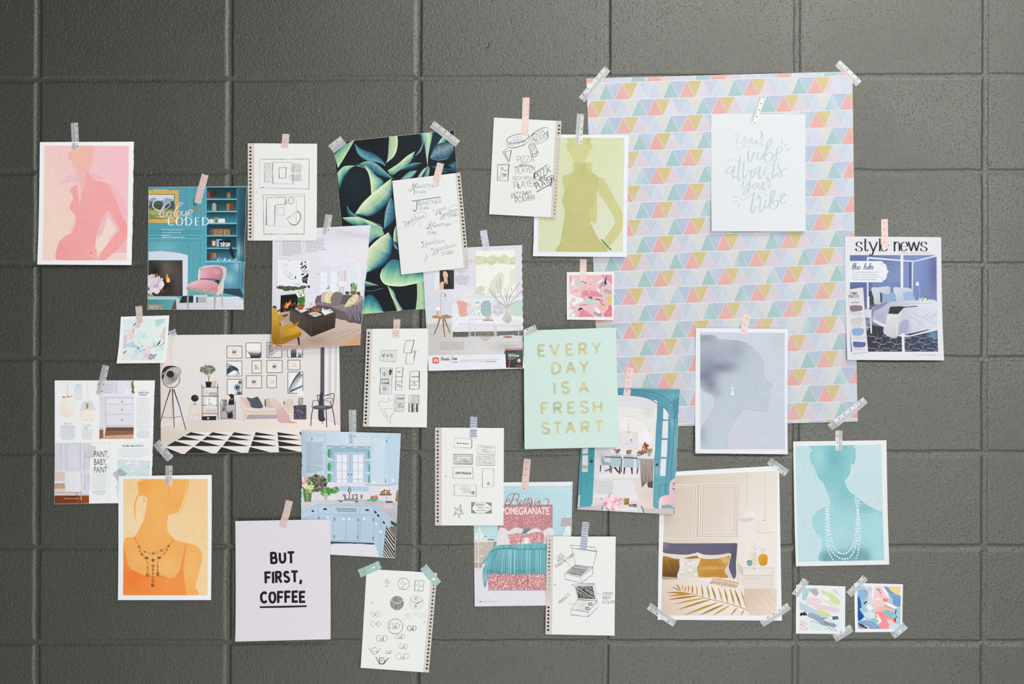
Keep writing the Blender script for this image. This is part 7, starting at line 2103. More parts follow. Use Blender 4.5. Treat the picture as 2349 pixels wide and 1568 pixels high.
a.zclip('724 1046 1076 1058 1066 1216 724 1210')
weave(700, 1030, 1090, 1230, 42, 6, '8fb9c2', [(815, 1085), (965, 1085), (965, 1165), (815, 1165)])
a.zclip('672 1196 758 1136 830 1196 740 1290')
weave(664, 1120, 840, 1300, 26, 4.5, '3a3b3e')
a.zclip(None)
for i in range(5):
    a.lines([700 + i * 10, 1350 + i * 34, 730 + i * 6, 1330 + i * 32], 6, '9fbfc8')
for i in range(8):
    t = i * .785; a.lines([526, 240, 526 + 22 * math.cos(t), 240 + 24 * math.sin(t)], 6, '4a6a84')
a.lines('50 872 656 872 638 850 636 1516 790 872 996 872 946 300 1054 300', 2, 'b9bcc6')
a.done()
a = Art(P['style'], 'headlines', M_INK, Z, 20)
for t, y, b in (('PAINT,', 1020, .03), ('BABY,', 1104, .03), ('PAINT', 1188, .03)):
    a.txt(t, 470, y, 66, '242427', .54 if t != 'BABY,' else .56, bold=-.004)
a.txt('CASE ON', 1000, 336, 17, '38393e', 1.12, align='c', bold=.012); a.txt('POINT', 1000, 362, 17, '38393e', 1.12, align='c', bold=.012); a.txt("KILIM 'EM SOFTLY", 894, 908, 18, '34353a', 1.1, align='c', bold=.014)
a.hand('HIGH', 280, 258, 22, 2, '7f8a99', gap=1.6); a.hand('$', 272, 284, 20, 2, '7f8a99'); a.txt('$2,750', 272, 285, 20, '8a94a2', .8); a.hand('LOW', 374, 690, 24, 2, '7f8a99', gap=1.6); a.txt('$349', 364, 718, 20, '8a94a2', .8); a.txt('MILK IT', 144, 670, 20, '8e9199', .9, slant=.2); a.txt('STYLE NEWS', 104, 228, 12, 'c6c9d0', 1.1); a.s_('202 258 226 236 270 238', 2, 'b3b7c0'); a.s_('354 640 350 660 358 690', 2, 'b3b7c0')
a.done()
a = Art(P['style'], 'body_text', M_INK, Z, 20)
for args in ((260, 300, 90, 6, 15, 8, 'a9adb6'), (108, 690, 164, 7.5, 15.5, 10, '8a93ae'), (340, 734, 116, 7.5, 15.5, 7, 'adb0b8'), (926, 392, 150, 7, 21, 17, 'b3b6bd'), (930, 752, 140, 7.5, 15.5, 5, '9da0a8'), (724, 932, 340, 6.5, 21, 5, 'b5b8bf'), (448, 1210, 164, 7, 20.5, 9, 'b0b3ba'), (460, 1390, 146, 7, 15, 3, 'a0a3aa'), (556, 250, 120, 7, 26, 4, '8e919a'), (830, 1104, 110, 7, 22, 3, '8f949c'), (126, 1466, 220, 7, 12, 1, 'd9c3ae')):
    a.body(*args, align='c', last=.7)
a.done()

# ------------------------------------------------------------------ paint advertisement
Z = (965, 520, .21683)
a = Art(P['beauti'], 'printed_photo', M_GLOSS, Z)
a.p('0 200 1120 190 1120 1060 0 1060', G(('d3d5de', 'd5d4dd', 100, 900, 900, 300), (450, 700, 160, 60, 'e0e2e8', .8), (150, 820, 120, 160, 'ccd2dd', .6)), 40); a.p('60 1030 1120 1030 1120 1360 60 1360', G(('c3c0bc', 'd0cfd0', 200, 1060, 600, 1330), (900, 1260, 160, 50, 'a9a8a4', .7), n=.02), 30); a.l('60 1030 350 1022', 4, 'b9b9bd')
a.p('576 258 996 244 1000 728 584 726', G(('e6e5e0', 'e9e8e3', 600, 300, 960, 700), n=.02), 30); a.l('574 256 582 726', 5, 'b9bac2'); a.sp('582 320 640 310 700 320 780 300 830 330 860 300 900 296 940 330 996 316 996 400 860 390 700 386 582 402', 'cdd1b4'); a.blobs('600 330 980 320 980 390 600 396', 40, 10, 26, ['c6cba8', 'd6d9c0', 'bec49c'], 'e'); a.sp('720 690 740 600 790 520 850 480 880 520 860 640 800 720 730 724', 'd3d9c9'); a.sp('586 690 600 640 650 626 680 660 660 720 590 716', 'c8d0bf'); a.sp('940 480 980 450 998 470 998 600 950 620', 'dadccd'); a.blobs('600 680 760 690 760 720 600 720', 24, 6, 12, ['e0e0b0', 'cdd2a4', 'ecece4'], 'e'); a.s_('640 420 700 400 760 440', 5, 'dcdcc8'); a.blobs('800 590 900 590 890 620 810 620', 8, 4, 8, ['d9d99a'], 'e')
a.r(150, 478, 200, 664, 'dfe0e6'); a.r(202, 458, 354, 660, '37332f'); a.sp('226 480 250 462 290 470 310 560 330 640 300 650 250 620 220 580', '1d1a1b'); a.sp('236 490 250 468 278 480 290 520 270 556 244 540', 'dcb8a2'); a.p('244 530 282 530 290 600 250 590', 'd3ab94'); a.sp('204 660 206 600 236 580 256 600 250 660', 'dcb59e'); a.p('246 584 300 600 330 640 330 660 244 660', '232022'); a.s_('246 584 266 604 292 596', 4, 'e4dcd4'); a.lines('252 520 264 522', 3, 'b3685e')
a.l('212 940 212 720 222 702 260 702 262 720', 5, 'b59a8c'); a.r(256, 714, 266, 744, '8a5a48'); a.e(264, 780, 28, 28, 'd9dbe2'); a.e(264, 780, 24, 24, 'cfd2db'); a.e(184, 866, 22, 22, 'e9e9ec'); a.p('166 890 200 890 194 936 168 936', 'b9b2b0')
a.e(226, 952, 108, 20, 'a67645'); a.e(226, 948, 104, 16, 'bb8a55')
for q in ('206 970 176 1060 144 1140', '238 976 246 1080 258 1166', '252 974 284 1050 310 1124'):
    a.l(q, [15, 12, 9], '8f6238')
a.e(274, 940, 20, 10, '7a7672'); a.r(180, 932, 230, 944, 'c9c5c4')
SF = G(('dedde4', 'd9d8df', 400, 800, 800, 1100), (700, 960, 300, 20, 'cdccd5', .6))
a.p('430 756 1120 750 1120 1000 430 1000', 'dfdfe6'); a.p('678 764 682 800', 'c9c9d2'); a.sp('336 850 350 820 386 790 410 850 414 940 410 1010 420 1110 338 1110', 'e1e1e7'); a.p('402 948 800 940 1090 936 1090 1020 402 1024', 'e3e3e9'); a.p('402 1022 1090 1016 1090 1090 520 1110 340 1112 400 1040', SF); a.l('404 1022 520 1024', 4, 'bdbcc6'); a.r(344, 1110, 366, 1166, '55504c'); a.p('420 1110 900 1104 1085 1096 1085 1150 430 1166', '6a6c66'); a.p('360 1112 510 1110 510 1160 370 1166', '5c5f58')
for q, c in (('384 782 490 806 502 930 414 944 400 860', 'dca79e'), ('496 810 560 800 620 930 508 936', 'dcdcd6'), ('560 800 640 806 660 940 560 946', 'dddcd8'), ('640 812 730 786 746 926 656 936', '8fb0b8'), ('750 800 850 780 890 900 820 950 756 930', 'dadade'), ('970 810 1085 780 1085 930 970 930', 'b9d2c9'), ('940 840 980 800 974 926 944 926', 'c3cfc0')):
    a.sp(q, c)
a.hatch('644 814 728 790 742 924 658 932', .7, 11, 5, 'c3d3d6'); a.hatch('644 814 728 790 742 924 658 932', -.7, 16, 3, '6f98a4'); a.blobs('500 816 640 812 650 936 512 936', 46, 7, 16, ['b9c9c0', 'e4d0c9', 'c6ccd6', 'ededee'], 'e'); a.r(580, 796, 624, 808, '8fb0b4')
for d in (0, 22, 44):
    a.l([(760 + d * .3, 860 + d), (820, 806 + d), (880 - d * .2, 870 + d)], 4, '8e8e98'); a.l([(764 + d * .6, 900), (820, 940 - d), (870 - d * .5, 900)], 4, '8e8e98')
a.pen = 0.62
for q, w in (('906 860 880 780 850 720 846 620 836 540', 6), ('914 860 910 760 912 700 880 640', 5), ('918 860 940 760 980 690 1050 590', 6), ('908 860 860 820 800 760 730 680', 7), ('924 860 960 790 1020 730 1090 660', 6), ('912 800 900 740 890 690', 4), ('900 830 830 800 780 780', 4), ('926 830 990 800 1030 780', 4), ('930 800 950 720 960 660 940 620', 4), ('850 720 820 680 800 570', 4), ('912 760 930 680 916 600', 4), ('980 690 960 640', 3), ('800 760 780 700 700 640', 3)):
    a.s_(q, w, '57504e')
a.pen = 1.0
a.blobs('800 600 1000 600 980 800 820 780', 40, 3, 5, ['c9cda4', '8a8480', 'e6e6dc'], 'e')
a.sp('880 862 936 860 930 900 960 960 956 1000 920 1020 876 1000 866 960 892 910', G(('c9cac9', 'b3b4b2', 880, 900, 950, 990))); a.p('686 930 730 930 730 984 686 984', 'c3b5b3'); a.s_('730 944 746 950 730 970', 4, 'bdafad'); a.r(660, 982, 770, 994, '8a8480'); a.r(598, 900, 606, 990, 'e6e6e9'); a.e(612, 998, 54, 12, 'e9e9ec')
for q in ('514 980 770 972', '514 980 510 1290', '520 1036 800 1044', '800 1044 802 1290', '576 1048 580 1290', '776 1000 780 1160', '800 1048 1090 1046', '946 998 1050 1000', '1050 1000 1086 1044', '1034 1050 1036 1150', '516 1160 800 1166', '800 1170 1086 1160', '524 1246 1086 1230', '528 1050 524 1290', '790 1040 792 1290', '1084 1050 1086 1230'):
    a.l(q, 8, 'c9cad2')
for q in ('600 1126 770 1120', '600 1126 680 1206', '770 1120 690 1210', '640 1116 690 1208', '720 1116 690 1208', '610 1150 760 1150', '620 1126 660 1160 720 1126 740 1170', '640 1180 740 1180'):
    a.l(q, 4, 'b0917c')
a.p('830 1150 990 1144 1020 1176 1020 1204 850 1212', 'd3d3da'); a.lines('846 1196 1020 1186 840 1180 1016 1172', 4, 'a9a9b4'); a.e(922, 1164, 52, 10, 'a3744f')
a.p('0 1360 890 1348 1120 1340 1120 1530 0 1530', 'dfe1e9')
a.done()
a = Art(P['beauti'], 'paint_can', M_GLOSS, Z, 30)
a.e(988, 1284, 92, 12, 'c3c0c4'); a.p('894 1286 1084 1284 1080 1488 904 1488', G(('3f4740', '23282a', 980, 1340, 900, 1460), (1040, 1330, 40, 60, '4a5a4c', .8)), 20); a.p('898 1290 1080 1286 1080 1300 900 1304', 'd08a96'); a.p('940 1410 950 1408 936 1488 926 1488', 'c9506c'); a.e(1040, 1412, 17, 20, 'dcb9c4'); a.r(1006, 1464, 1070, 1476, 'b93a58'); a.e(892, 1328, 9, 14, '5a5a5e'); a.e(1084, 1326, 9, 14, '8a8a90'); a.txt('Beauti-Tone', 926, 1350, 14, 'd9d6d6', .7); a.txt('DESIGNER', 924, 1372, 20, 'e6e6e6', .88, bold=.02); a.body(926, 1390, 90, 6, 12, 2, '9aa49c')
a.done()
a = Art(P['beauti'], 'logo', M_INK, Z, 30)
a.sp('130 1392 140 1382 186 1382 196 1392 196 1430 186 1442 140 1442 130 1430', 'c4501f')
for x in (142, 154, 168, 180):
    a.r(x, 1392, x + 6, 1430, 'f0d9cc')
a.l('140 1412 160 1394 186 1412', 5, 'f0d9cc'); a.l('146 1428 164 1412 184 1430', 5, 'f0d9cc')
a.hand('Beauti', 216, 1408, 34, 5, '302d33', font=LO, gap=-.6, slant=.2, contrast=.4, sx=.86); a.hand('-Tone', 318, 1404, 34, 5, '302d33', font=LO, gap=-.4, slant=.2, contrast=.4, sx=.8); a.lines('214 1418 384 1408', 1.6, '8a8890')
for i, c in enumerate(('b33a3a', 'd9a02f', '3f8a4a', '302d33', '302d33')):
    a.e(330 + i * 14, 1430, 5, 5, c)
a.done()
a = Art(P['beauti'], 'printed_text', M_INK, Z, 30)
a.body(366, 524, 140, 7.5, 17, 6, '8f8d98', align='c'); a.body(374, 474, 120, 9, 20, 2, 'd28a98', align='c'); a.body(200, 1226, 268, 7.5, 17.5, 5, '8a8886', align='c', last=.95); a.body(418, 1412, 450, 7, 16, 2, 'a6a8b2', rot=-.012, last=.6); a.txt('beauti-tone.ca', 694, 1428, 14, '3a3a42', .9, bold=.01); a.body(514, 350, 40, 8, 20, 1, '8a8f9c'); a.body(516, 372, 50, 9, 26, 2, 'd27a8c'); a.lines('512 490 512 650', 1.5, 'bdbcc8')
a.done()

# ------------------------------------------------------------------ teal doors page
Z = (1310, 870, .20408)
a = Art(P['teal'], 'printed_photo', M_GLOSS, Z)
TE = G(('4f8fa2', '5b9bab', 200, 200, 1100, 900), (700, 150, 200, 60, '3f7c90', .6), (1130, 190, 80, 50, '6faabb', .6), (1150, 700, 30, 200, '79aebd', .6), n=.03)
a.p('60 60 1240 60 1240 1540 50 1540', TE, 40)
a.sp('250 200 520 170 760 190 900 230 970 280 940 700 930 1440 240 1440 250 760', 'ddd9dc'); a.p('270 300 960 300 940 800 270 800', 'dcdcda'); a.sp('500 190 760 200 960 270 950 320 540 300', 'd3d2d8'); a.hatch('640 310 930 320 910 620 830 440 700 410 540 400 540 310', 1.0, 27, 4, 'b9b6a8', .1); a.hatch('640 310 930 320 910 620 830 440 700 410 540 400 540 310', 2.1, 27, 4, 'b9b6a8', .1); a.sp('520 420 640 410 760 440 850 500 886 600 880 700 520 700', 'e3dfe2'); a.s_('540 410 660 416 780 450 860 520 888 620', 7, 'd0cace'); a.p('540 586 748 596 744 770 540 764', 'd9d6da'); a.l('540 586 748 596 744 772 540 764', 4, 'cbb8ac', closed=True); a.blobs('550 620 730 620 730 750 550 750', 14, 8, 24, ['d0cbd3', 'd9cfd6', 'c9c6cf'], 'e'); a.e(672, 676, 6, 9, '3a3638'); a.lines('644 450 640 600 600 580 690 580 620 540 666 540', 4, 'd6c08f'); a.blobs('630 510 656 510 656 600 630 600', 10, 5, 10, ['d9b45a', 'e6cf92'], 'e'); a.sp('760 600 890 596 890 700 770 700', 'e6e4e8')
a.p('270 770 430 770 440 1020 300 1100 256 1100', 'd6d3d8'); a.hatch('300 770 430 770 430 860 300 1000', 1.5, 17, 4, 'c4bcc0'); a.p('250 1100 760 1080 930 1230 930 1500 240 1440', G(('d6cfd0', 'd9cfcc', 300, 1100, 900, 1400), (860, 1290, 100, 60, 'cfc0ba', .7)), 40); a.p('310 1060 760 1040 750 1100 310 1110', 'dfdce0'); a.p('280 1120 690 1130 760 1360 250 1330', 'dcdbde')
for x0, x1, y0, y1 in ((330, 360, 840, 940), (440, 562, 844, 976), (586, 704, 848, 984), (724, 770, 850, 990)):
    a.p([(x0, y0), (x1, y0), (x1 - 4, y1), (x0 + 2, y1)], 'a9bcc6' if x0 > 400 else 'b7c6ce')
a.p('344 840 376 920 440 930 440 960 336 956', '8ea6b4'); a.p('370 860 930 880 930 890 760 890 370 870', '6a4a42'); a.p('562 850 586 850 586 1000 570 1000', 'd6d3d6')
for q in ('326 960 340 956 332 1030 320 1030', '430 960 444 960 440 1040 428 1040', '450 976 462 976 452 1050 442 1050', '536 976 552 976 552 1056 534 1060', '590 984 608 984 598 1060 584 1060', '666 984 690 986 690 1062 678 1062', '372 1020 430 1000 436 1012 380 1030', '470 980 500 980 540 1040 524 1044', '740 990 756 990 744 1056 732 1060', '560 880 570 880 566 1040 556 1040'):
    a.p(q, '3a3234')
a.p('770 880 926 888 912 1180 850 1150 790 1210 780 1100', G(('9a8f8b', '6f6562', 800, 900, 900, 1150), n=.12, ns=.04), 12); a.hatch('776 890 920 892 906 1170 790 1140', 1.5, 12, 4, 'b3a9a5', .5); a.p('740 860 920 870 926 890 740 882', 'dddbde'); a.p('850 1160 916 1130 914 1216 860 1206', '4a4440')
for cx, cy, cs in ((516, 806, ['8a3a58', '5a2a44', 'b37a94', '4a5a3a']), (646, 812, ['8a5a50', '5a3a3a', 'b98a84', '4f5f3f']), (768, 826, ['a36a84', '7a4a5c', '5f6f4a']), (880, 800, ['9a5a9a', 'b98ab4', '6a8a4a', '7a4a7c'])):
    a.blobs([(cx - 34, cy - 26), (cx + 34, cy - 26), (cx + 20, cy + 22), (cx - 20, cy + 22)], 34, 6, 13, cs, 'e'); a.r(cx - 7, cy + 14, cx + 7, cy + 44, 'a9b8a4')
a.blobs('796 730 830 706 862 740 850 820 806 840', 50, 9, 19, ['8a4a1c', 'b5692c', '6a3a1a', 'c9823c'], 'leaf', (.9, 2.2)); a.r(858, 820, 890, 860, '8fae84')
# the doors
a.p('94 770 264 766 254 1100 236 1396 96 1404', G(('3f8fa0', '4a9cab', 110, 900, 240, 1300), n=.02), 30); a.p('128 770 192 768 186 832 124 832', 'd3d8de'); a.p('126 848 190 846 184 1034 120 1034', G(('dcdde2', 'cfccc8', 150, 850, 150, 1030), (150, 980, 40, 18, '8a7f6c', .9)), 16); a.lines('94 836 194 832 112 1040 100 1400 114 1134 180 1132 180 1132 176 1200', 4, '2f7484'); a.e(226, 916, 18, 18, '2b3034'); a.p('70 1300 100 1290 94 1410 66 1460', 'c9c8cc')
a.p('966 280 1040 320 1100 420 1110 900 1060 1180 1000 1420 914 1430 930 900 950 700', G(('4f8fa3', '5f9fb0', 960, 400, 1080, 1300), (960, 1020, 40, 60, '86b3bf', .7), n=.03), 30); a.sp('990 280 1060 310 1140 400 1156 520 1130 1130 1090 1290 1060 1290 1110 900 1110 480 1060 350', G('5a97aa', (1130, 480, 16, 60, '8fbcc8', .8), (1090, 380, 20, 60, '9cc4ce', .8)), 20)
for q in ('1034 318 1070 350 1090 400 1088 448 1030 446', '1028 464 1088 462 1084 656 1018 656', '1016 676 1080 676 1072 870 1006 866', '1004 888 1066 886 1056 1082 996 1080'):
    a.p(q, 'dcdae2')
a.s_('1040 300 1100 380 1112 480 1090 900 1060 1180', 5, '3a7688'); a.s_('970 270 1060 320 1130 410 1160 520 1130 900 1116 1130', 5, '3d788a'); a.l('988 1180 1056 1176 1050 1290', 5, '3a7688'); a.l('990 1180 986 1320', 5, '3a7688'); a.e(962, 954, 16, 16, '3a3c42'); a.s_('530 170 700 180 860 210 980 280', 7, '2f6a7e'); a.s_('530 110 760 120 940 150 1090 230 1150 300', 5, '34708a'); a.s_('530 140 740 150 900 180 1040 250', 3, '3a7a8e'); a.s_('1230 180 1160 260 1100 300', 4, '9cc8d2'); a.p('1140 240 1216 190 1190 420 1150 450', '47879a')
a.sp('1110 1150 1170 1110 1186 1200 1170 1300 1100 1290', 'd9bcc0'); a.blobs('1140 1150 1180 1150 1180 1260 1140 1280', 20, 8, 16, ['c98a94', 'e3c9c9', '6f8090', 'b96a78'], 'e'); a.sp('984 1350 1010 1310 1090 1290 1176 1300 1170 1440 1100 1400 990 1410', G(('e3cdd0', 'd6a9b0', 1000, 1360, 1140, 1310))); a.p('980 1400 1010 1400 1014 1510 986 1510', 'dcd9dc'); a.p('1010 1400 1160 1430 1130 1500 1030 1480', '7fa3ae'); a.p('1080 1440 1150 1440 1130 1480 1080 1470', '4a5c5c')
a.p('60 1440 350 1400 900 1440 1150 1440 1140 1540 60 1480', G(('cfc6c4', 'c4bab8', 100, 1450, 1000, 1490))); a.hatch('70 1420 350 1400 340 1470 70 1460', .1, 9, 3, 'b3a8a6'); a.p('360 1410 780 1410 820 1500 340 1470', 'd0d3d6'); a.l('360 1410 336 1470', 8, '5a5450'); a.l('784 1410 816 1500', 10, '4f4844'); a.p('520 1450 650 1410 740 1430 740 1470 540 1460', 'dcdde2'); a.p('640 1400 730 1390 736 1430 650 1420', '57484c'); a.blobs('650 1396 720 1392 720 1424 650 1420', 14, 6, 12, ['a96a7a', '3a3a4a', 'd6c9cc'], 'e'); a.p('586 1328 650 1326 644 1396 592 1400', G(('b59a4a', '6a5a2c', 590, 1330, 640, 1390))); a.blobs('360 1350 430 1290 520 1300 560 1370 520 1450 400 1450', 90, 14, 34, ['e6a9bc', 'f0c6d2', 'd98aa2', 'f3d6dd', 'e39ab0'], 'e'); a.blobs('390 1450 490 1450 480 1476 380 1474', 20, 8, 16, ['8fae74', 'c6d3b4', '6a8a54'], 'leaf'); a.p('330 1322 356 1336 336 1344', '3a3234'); a.l('246 1330 350 1336', 5, 'c9bfbf')
a.done()
a = Art(P['teal'], 'printed_text', M_INK, Z, 30)
for i, t in enumerate(('when you pick a strong colour', 'for the doors of your home,', 'it should complement the', 'rest of the room')):
    a.txt(t, 836 - i * 6, 268 + i * 42, 19, 'e9e7ec' if i < 2 else 'ececec', .86, slant=.22, align='r', rot=.01)
a.body(270, 1140, 214, 8.5, 19, 8, '9a979e', rot=.03, last=.8)
a.done()

# ------------------------------------------------------------------ red headboard page
Z = (1080, 1090, .19763)
a = Art(P['pomegranate'], 'printed_photo', M_GLOSS, Z)
a.p('30 60 1190 60 1190 700 30 700', G(('a9ced6', 'b5d3db', 400, 150, 1000, 400), (600, 240, 300, 100, 'a9ccd6', .5), (1060, 600, 140, 140, 'a6c9cf', .6)), 40); a.p('30 60 1190 62 1170 110 1150 124 30 124', 'dcdee6'); a.l('36 126 1150 124 1166 112', 5, 'b9c4d0'); a.lines('380 158 1110 154 1144 170 1140 690', 4, 'd0e2e8'); a.p('1110 150 1140 180 1120 170', 'd6e6ea')
a.p('30 1060 300 1060 900 1330 900 1540 30 1540', G(('d3d2dc', 'd9d8e0', 100, 1100, 700, 1500))); a.p('30 1100 880 1330 900 1540 30 1540', 'd8d7df'); a.l('120 1416 880 1412', 3, 'e3e2e9'); a.s_('200 1350 260 1390 300 1420', 4, 'e6e6ec')
a.p('310 340 944 340 944 640 960 660 316 640', 'bb8184'); a.p('310 560 380 560 380 640 316 640', 'bb8184')
HB = ['d3a9aa', 'c28c8e', 'a8666e', 'dab8b8']
a.blobs('316 346 940 346 940 640 316 640', 700, 4, 8, HB, 'e'); a.l('944 344 944 640', 5, '8a4450'); a.l('312 342 944 342', 5, '9a525c')
a.p('40 590 316 586 310 760 40 760', 'b3d3d9'); a.sp('50 740 50 680 90 640 96 590 112 590 116 640 156 690 156 740 120 752 80 752', 'd9dddf'); a.blobs('60 660 146 660 150 740 60 740', 40, 4, 8, ['c3cbcf', 'eaeced'], 'e'); a.l([(232 + 38 * math.cos(i * .35), 640 + 46 * math.sin(i * .35)) for i in range(19)], 6, 'd3dcdc'); a.l('232 690 234 724', 6, 'cfd6d6'); a.r(146, 704, 190, 756, 'cfdcd6'); a.r(158, 700, 184, 716, '7f9a94'); a.p('196 738 270 736 276 752 196 754', '5f97a6')
a.p('40 756 300 752 300 770 40 772', 'dcd7d0'); a.p('40 772 264 768 240 860 140 1000 40 1000', 'c0b4ab'); a.p('264 768 304 760 300 800 250 850', 'a08f84'); a.p('40 1000 140 1000 130 1070 40 1070', 'b39a94'); a.l('44 886 236 882', 3, 'a3968d'); a.e(122, 826, 12, 10, 'e0ddd8'); a.e(124, 934, 12, 10, 'e0ddd8'); a.p('40 990 130 994 130 1004 40 1004', 'd9d4ce'); a.r(84, 600, 94, 1120, 'dad4d2')
a.p('1060 488 1166 486 1170 592 1036 588', 'b3a7a9'); a.sp('1110 592 1150 592 1150 640 1168 700 1070 700 1090 650', 'dfe3e6'); a.blobs('1086 650 1160 640 1166 698 1076 698', 20, 4, 8, ['b9c6cc', 'eef0f2'], 'e'); a.r(1118, 466, 1138, 488, 'e6e6ea')
for q, c in (('330 620 380 610 440 660 460 800 306 812', 'd9d5d8'), ('430 650 500 610 540 604 600 640 620 690 440 680', 'dcd6d6'), ('530 610 600 620 650 680 540 680', 'd9d2d1'), ('610 640 660 616 720 640 740 690 600 690', '4f8494'), ('650 660 740 612 800 630 840 670 660 690', 'dcd8da'), ('840 650 930 606 960 650 960 700 880 820 836 790', 'd9d6da')):
    a.sp(q, c)
for q in ('440 680 640 670 650 700 640 800 470 800 450 740', '650 680 834 660 836 800 690 802 660 740'):
    a.sp(q, 'c68f92'); a.blobs(q, 170, 5, 9, ['e6d2d0', 'bb7078', 'dab8b8', 'ad5e68'], 'leaf')
a.sp('592 800 606 750 626 724 660 720 680 744 696 800', 'e3dcd8'); a.sp('600 800 606 750 622 740 620 790', 'd3c6c0'); a.sp('668 744 690 760 694 800 676 796', 'd3c6c0'); a.e(646, 770, 18, 22, 'ebe6e2')
BL = G(('6fb0b9', '4a8f9c', 400, 860, 300, 1130), (200, 1020, 60, 80, '8fc0c8', .7), (160, 1180, 40, 70, '9cc8d0', .8), (600, 1110, 200, 30, '3f8490', .6))
a.sp('130 1010 190 930 250 840 340 806 560 800 880 800 884 1140 600 1146 380 1140 230 1146 200 1190 164 1300 140 1190 140 1100 180 1000 160 1020', BL, 20)
for i in range(74):
    x = 250 + i * 8.8
    t = min(1, (x - 250) / 200)
    a.l([(x, 862 + (1 - t) * 30), (x - (1 - t) * 60 - 2, 1000), (x - (1 - t) * 90 - 2, 1136)], a.rnd.uniform(1.5, 5), a.rnd.choice(('a6d0d6', '3f8692', '5fa3ae', 'b9dade', '4a929e')))
for i in range(56):
    x = 320 + i * 10; a.l([(x, 806), (x - 4, 850)], a.rnd.uniform(2, 5), a.rnd.choice(('8fc4cc', '3f8692', '5fa3ae')))
a.s_('236 890 300 856 420 846 600 854 880 850', 7, '2f6f7c'); a.s_('150 1180 190 1120 230 1100 380 1130', 4, '3a7a86')
q = '200 1180 232 1140 660 1146 880 1140 874 1324 500 1324 206 1322'
a.p(q, 'c4898c'); a.blobs(q, 640, 5, 9, ['e3d0ce', 'b0646c', 'd6b0b0', 'a4525c', 'e6d8d6'], 'leaf'); a.l('662 1150 662 1324', 6, '7a2f3c'); a.lines('200 1326 874 1326', 6, '9aa0aa')
a.done()
a = Art(P['pomegranate'], 'headline', M_INK, Z, 40)
RD = 'b02a3c'
for q, w in (('520 220 480 210 430 240 412 284 430 306 460 290 450 270 430 276 412 300 394 320 410 340 450 336 480 290 500 230 520 208 556 220 556 256 520 276 490 280', [3, 5, 6, 6, 5, 5, 4, 4, 5, 6, 6, 8, 10, 9, 7, 6, 7, 6, 4, 3]), ('520 290 548 284 540 320 556 336 570 320', [4, 7, 8, 5, 3]), ('560 320 590 310 594 292 574 296 566 324 584 334 606 320', [3, 4, 6, 6, 8, 6, 3]), ('640 262 616 320 626 334 644 318', [7, 8, 6, 3]), ('676 262 650 320 658 334 676 318', [7, 8, 6, 3]), ('616 284 700 278', 3), ('640 268 680 258 710 270 690 290', [2, 4, 5, 3]), ('684 290 676 320 694 330 712 290 700 340 670 376 640 386 622 378', [6, 8, 6, 8, 8, 6, 4, 2]), ('752 290 740 322 752 334 768 318', [7, 8, 5, 3]), ('776 330 780 290 776 316 800 288 804 320 790 350 800 380', [7, 6, 4, 6, 8, 6, 3]), ('840 278 880 268 904 300 894 340 880 362', [3, 6, 8, 6, 3])):
    a.s_(q, w, RD)
a.e(758, 268, 5, 5, RD)
a.txt('POMEGRANATE', 352, 450, 80, 'efe6e8', .66, bold=.012)
a.done()
a = Art(P['pomegranate'], 'printed_text', M_INK, Z, 40)
a.txt('Thinking beyond the parameters of crib, Toronto', 364, 976, 16, 'd9e9ec', .98); a.txt('designer Tara Fingold proves plenty of fashion', 346, 1010, 16, 'd9e9ec', 1.0); a.txt("grown-up appeal into a little girl's bedroom", 334, 1044, 16, 'd9e9ec', 1.08); a.body(424, 1076, 414, 8, 20, 1, 'd3e6ea', last=1); a.body(540, 1096, 184, 8, 20, 1, 'd3e6ea', last=1); a.body(134, 1460, 230, 6, 12, 1, 'a9a8b2', last=1); a.r(104, 1452, 120, 1462, '3a3a40')
a.done()

# ------------------------------------------------------------------ bedroom poster
Z = (1500, 1050, .24882)
a = Art(P['bedroom'], 'printed_photo', M_MATTE, Z)
a.zclip('100 168 1140 116 1130 1448 66 1446')
a.p('60 100 1150 100 1140 1460 56 1460', G(('d0c3b6', 'e3ddd7', 200, 300, 1080, 760), (160, 240, 160, 200, 'c6b7a8', .6), (560, 400, 260, 260, 'd6c9bd', .5), (900, 700, 200, 300, 'e6e0db', .7)), 40); a.hatch('80 200 760 160 760 800 80 800', 0, 14, 1.2, 'cabdb0')
a.l('848 130 856 240 850 470', 2, 'a9a29a'); a.l('1024 118 1022 570', 2, 'a39c95'); a.l('862 120 858 230', 1.5, 'c9bfb6')
for x0, y0, x1, y1, sk in ((60, 250, 412, 738, -10), (424, 240, 778, 732, -8)):
    for d, c, w_ in ((0, 'e3dbd2', 9), (9, 'b9aa9b', 4), (18, 'e0d8cf', 8), (30, 'c4b6a8', 5), (38, 'ddd4ca', 5)):
        a.l([(x0 + d, y0 + d), (x1 - d, y0 + d - 4), (x1 - d + sk, y1 - d), (x0 + d + sk, y1 - d)], w_, c, closed=True)
a.l('414 246 404 736', 6, 'b3a494'); a.l('782 238 770 734', 5, 'cdbfb2')
a.sp('778 560 776 520 800 486 852 468 900 476 930 520 928 560 900 582 830 586', G(('dad4cd', 'e6e2de', 790, 520, 920, 540))); a.sp('780 566 850 556 926 550 926 566 880 584 820 586', 'd0c9bf'); a.sp('934 680 934 630 960 590 1020 572 1080 580 1114 630 1112 680', G(('ddd7d0', 'e6e1dc', 940, 620, 1100, 620))); a.sp('938 678 1020 686 1108 678 1060 690 980 690', 'cbc4ba'); a.r(1010, 568, 1030, 576, '9a948c')
a.sp('70 790 200 786 700 784 764 786 768 820 756 960 744 1110 600 1100 70 1000', G('655f74', (740, 900, 30, 160, '575166', .8), (300, 830, 200, 40, '6f687d', .6), (90, 800, 40, 40, '8f8896', .6), n=.14, ns=.08), 14)
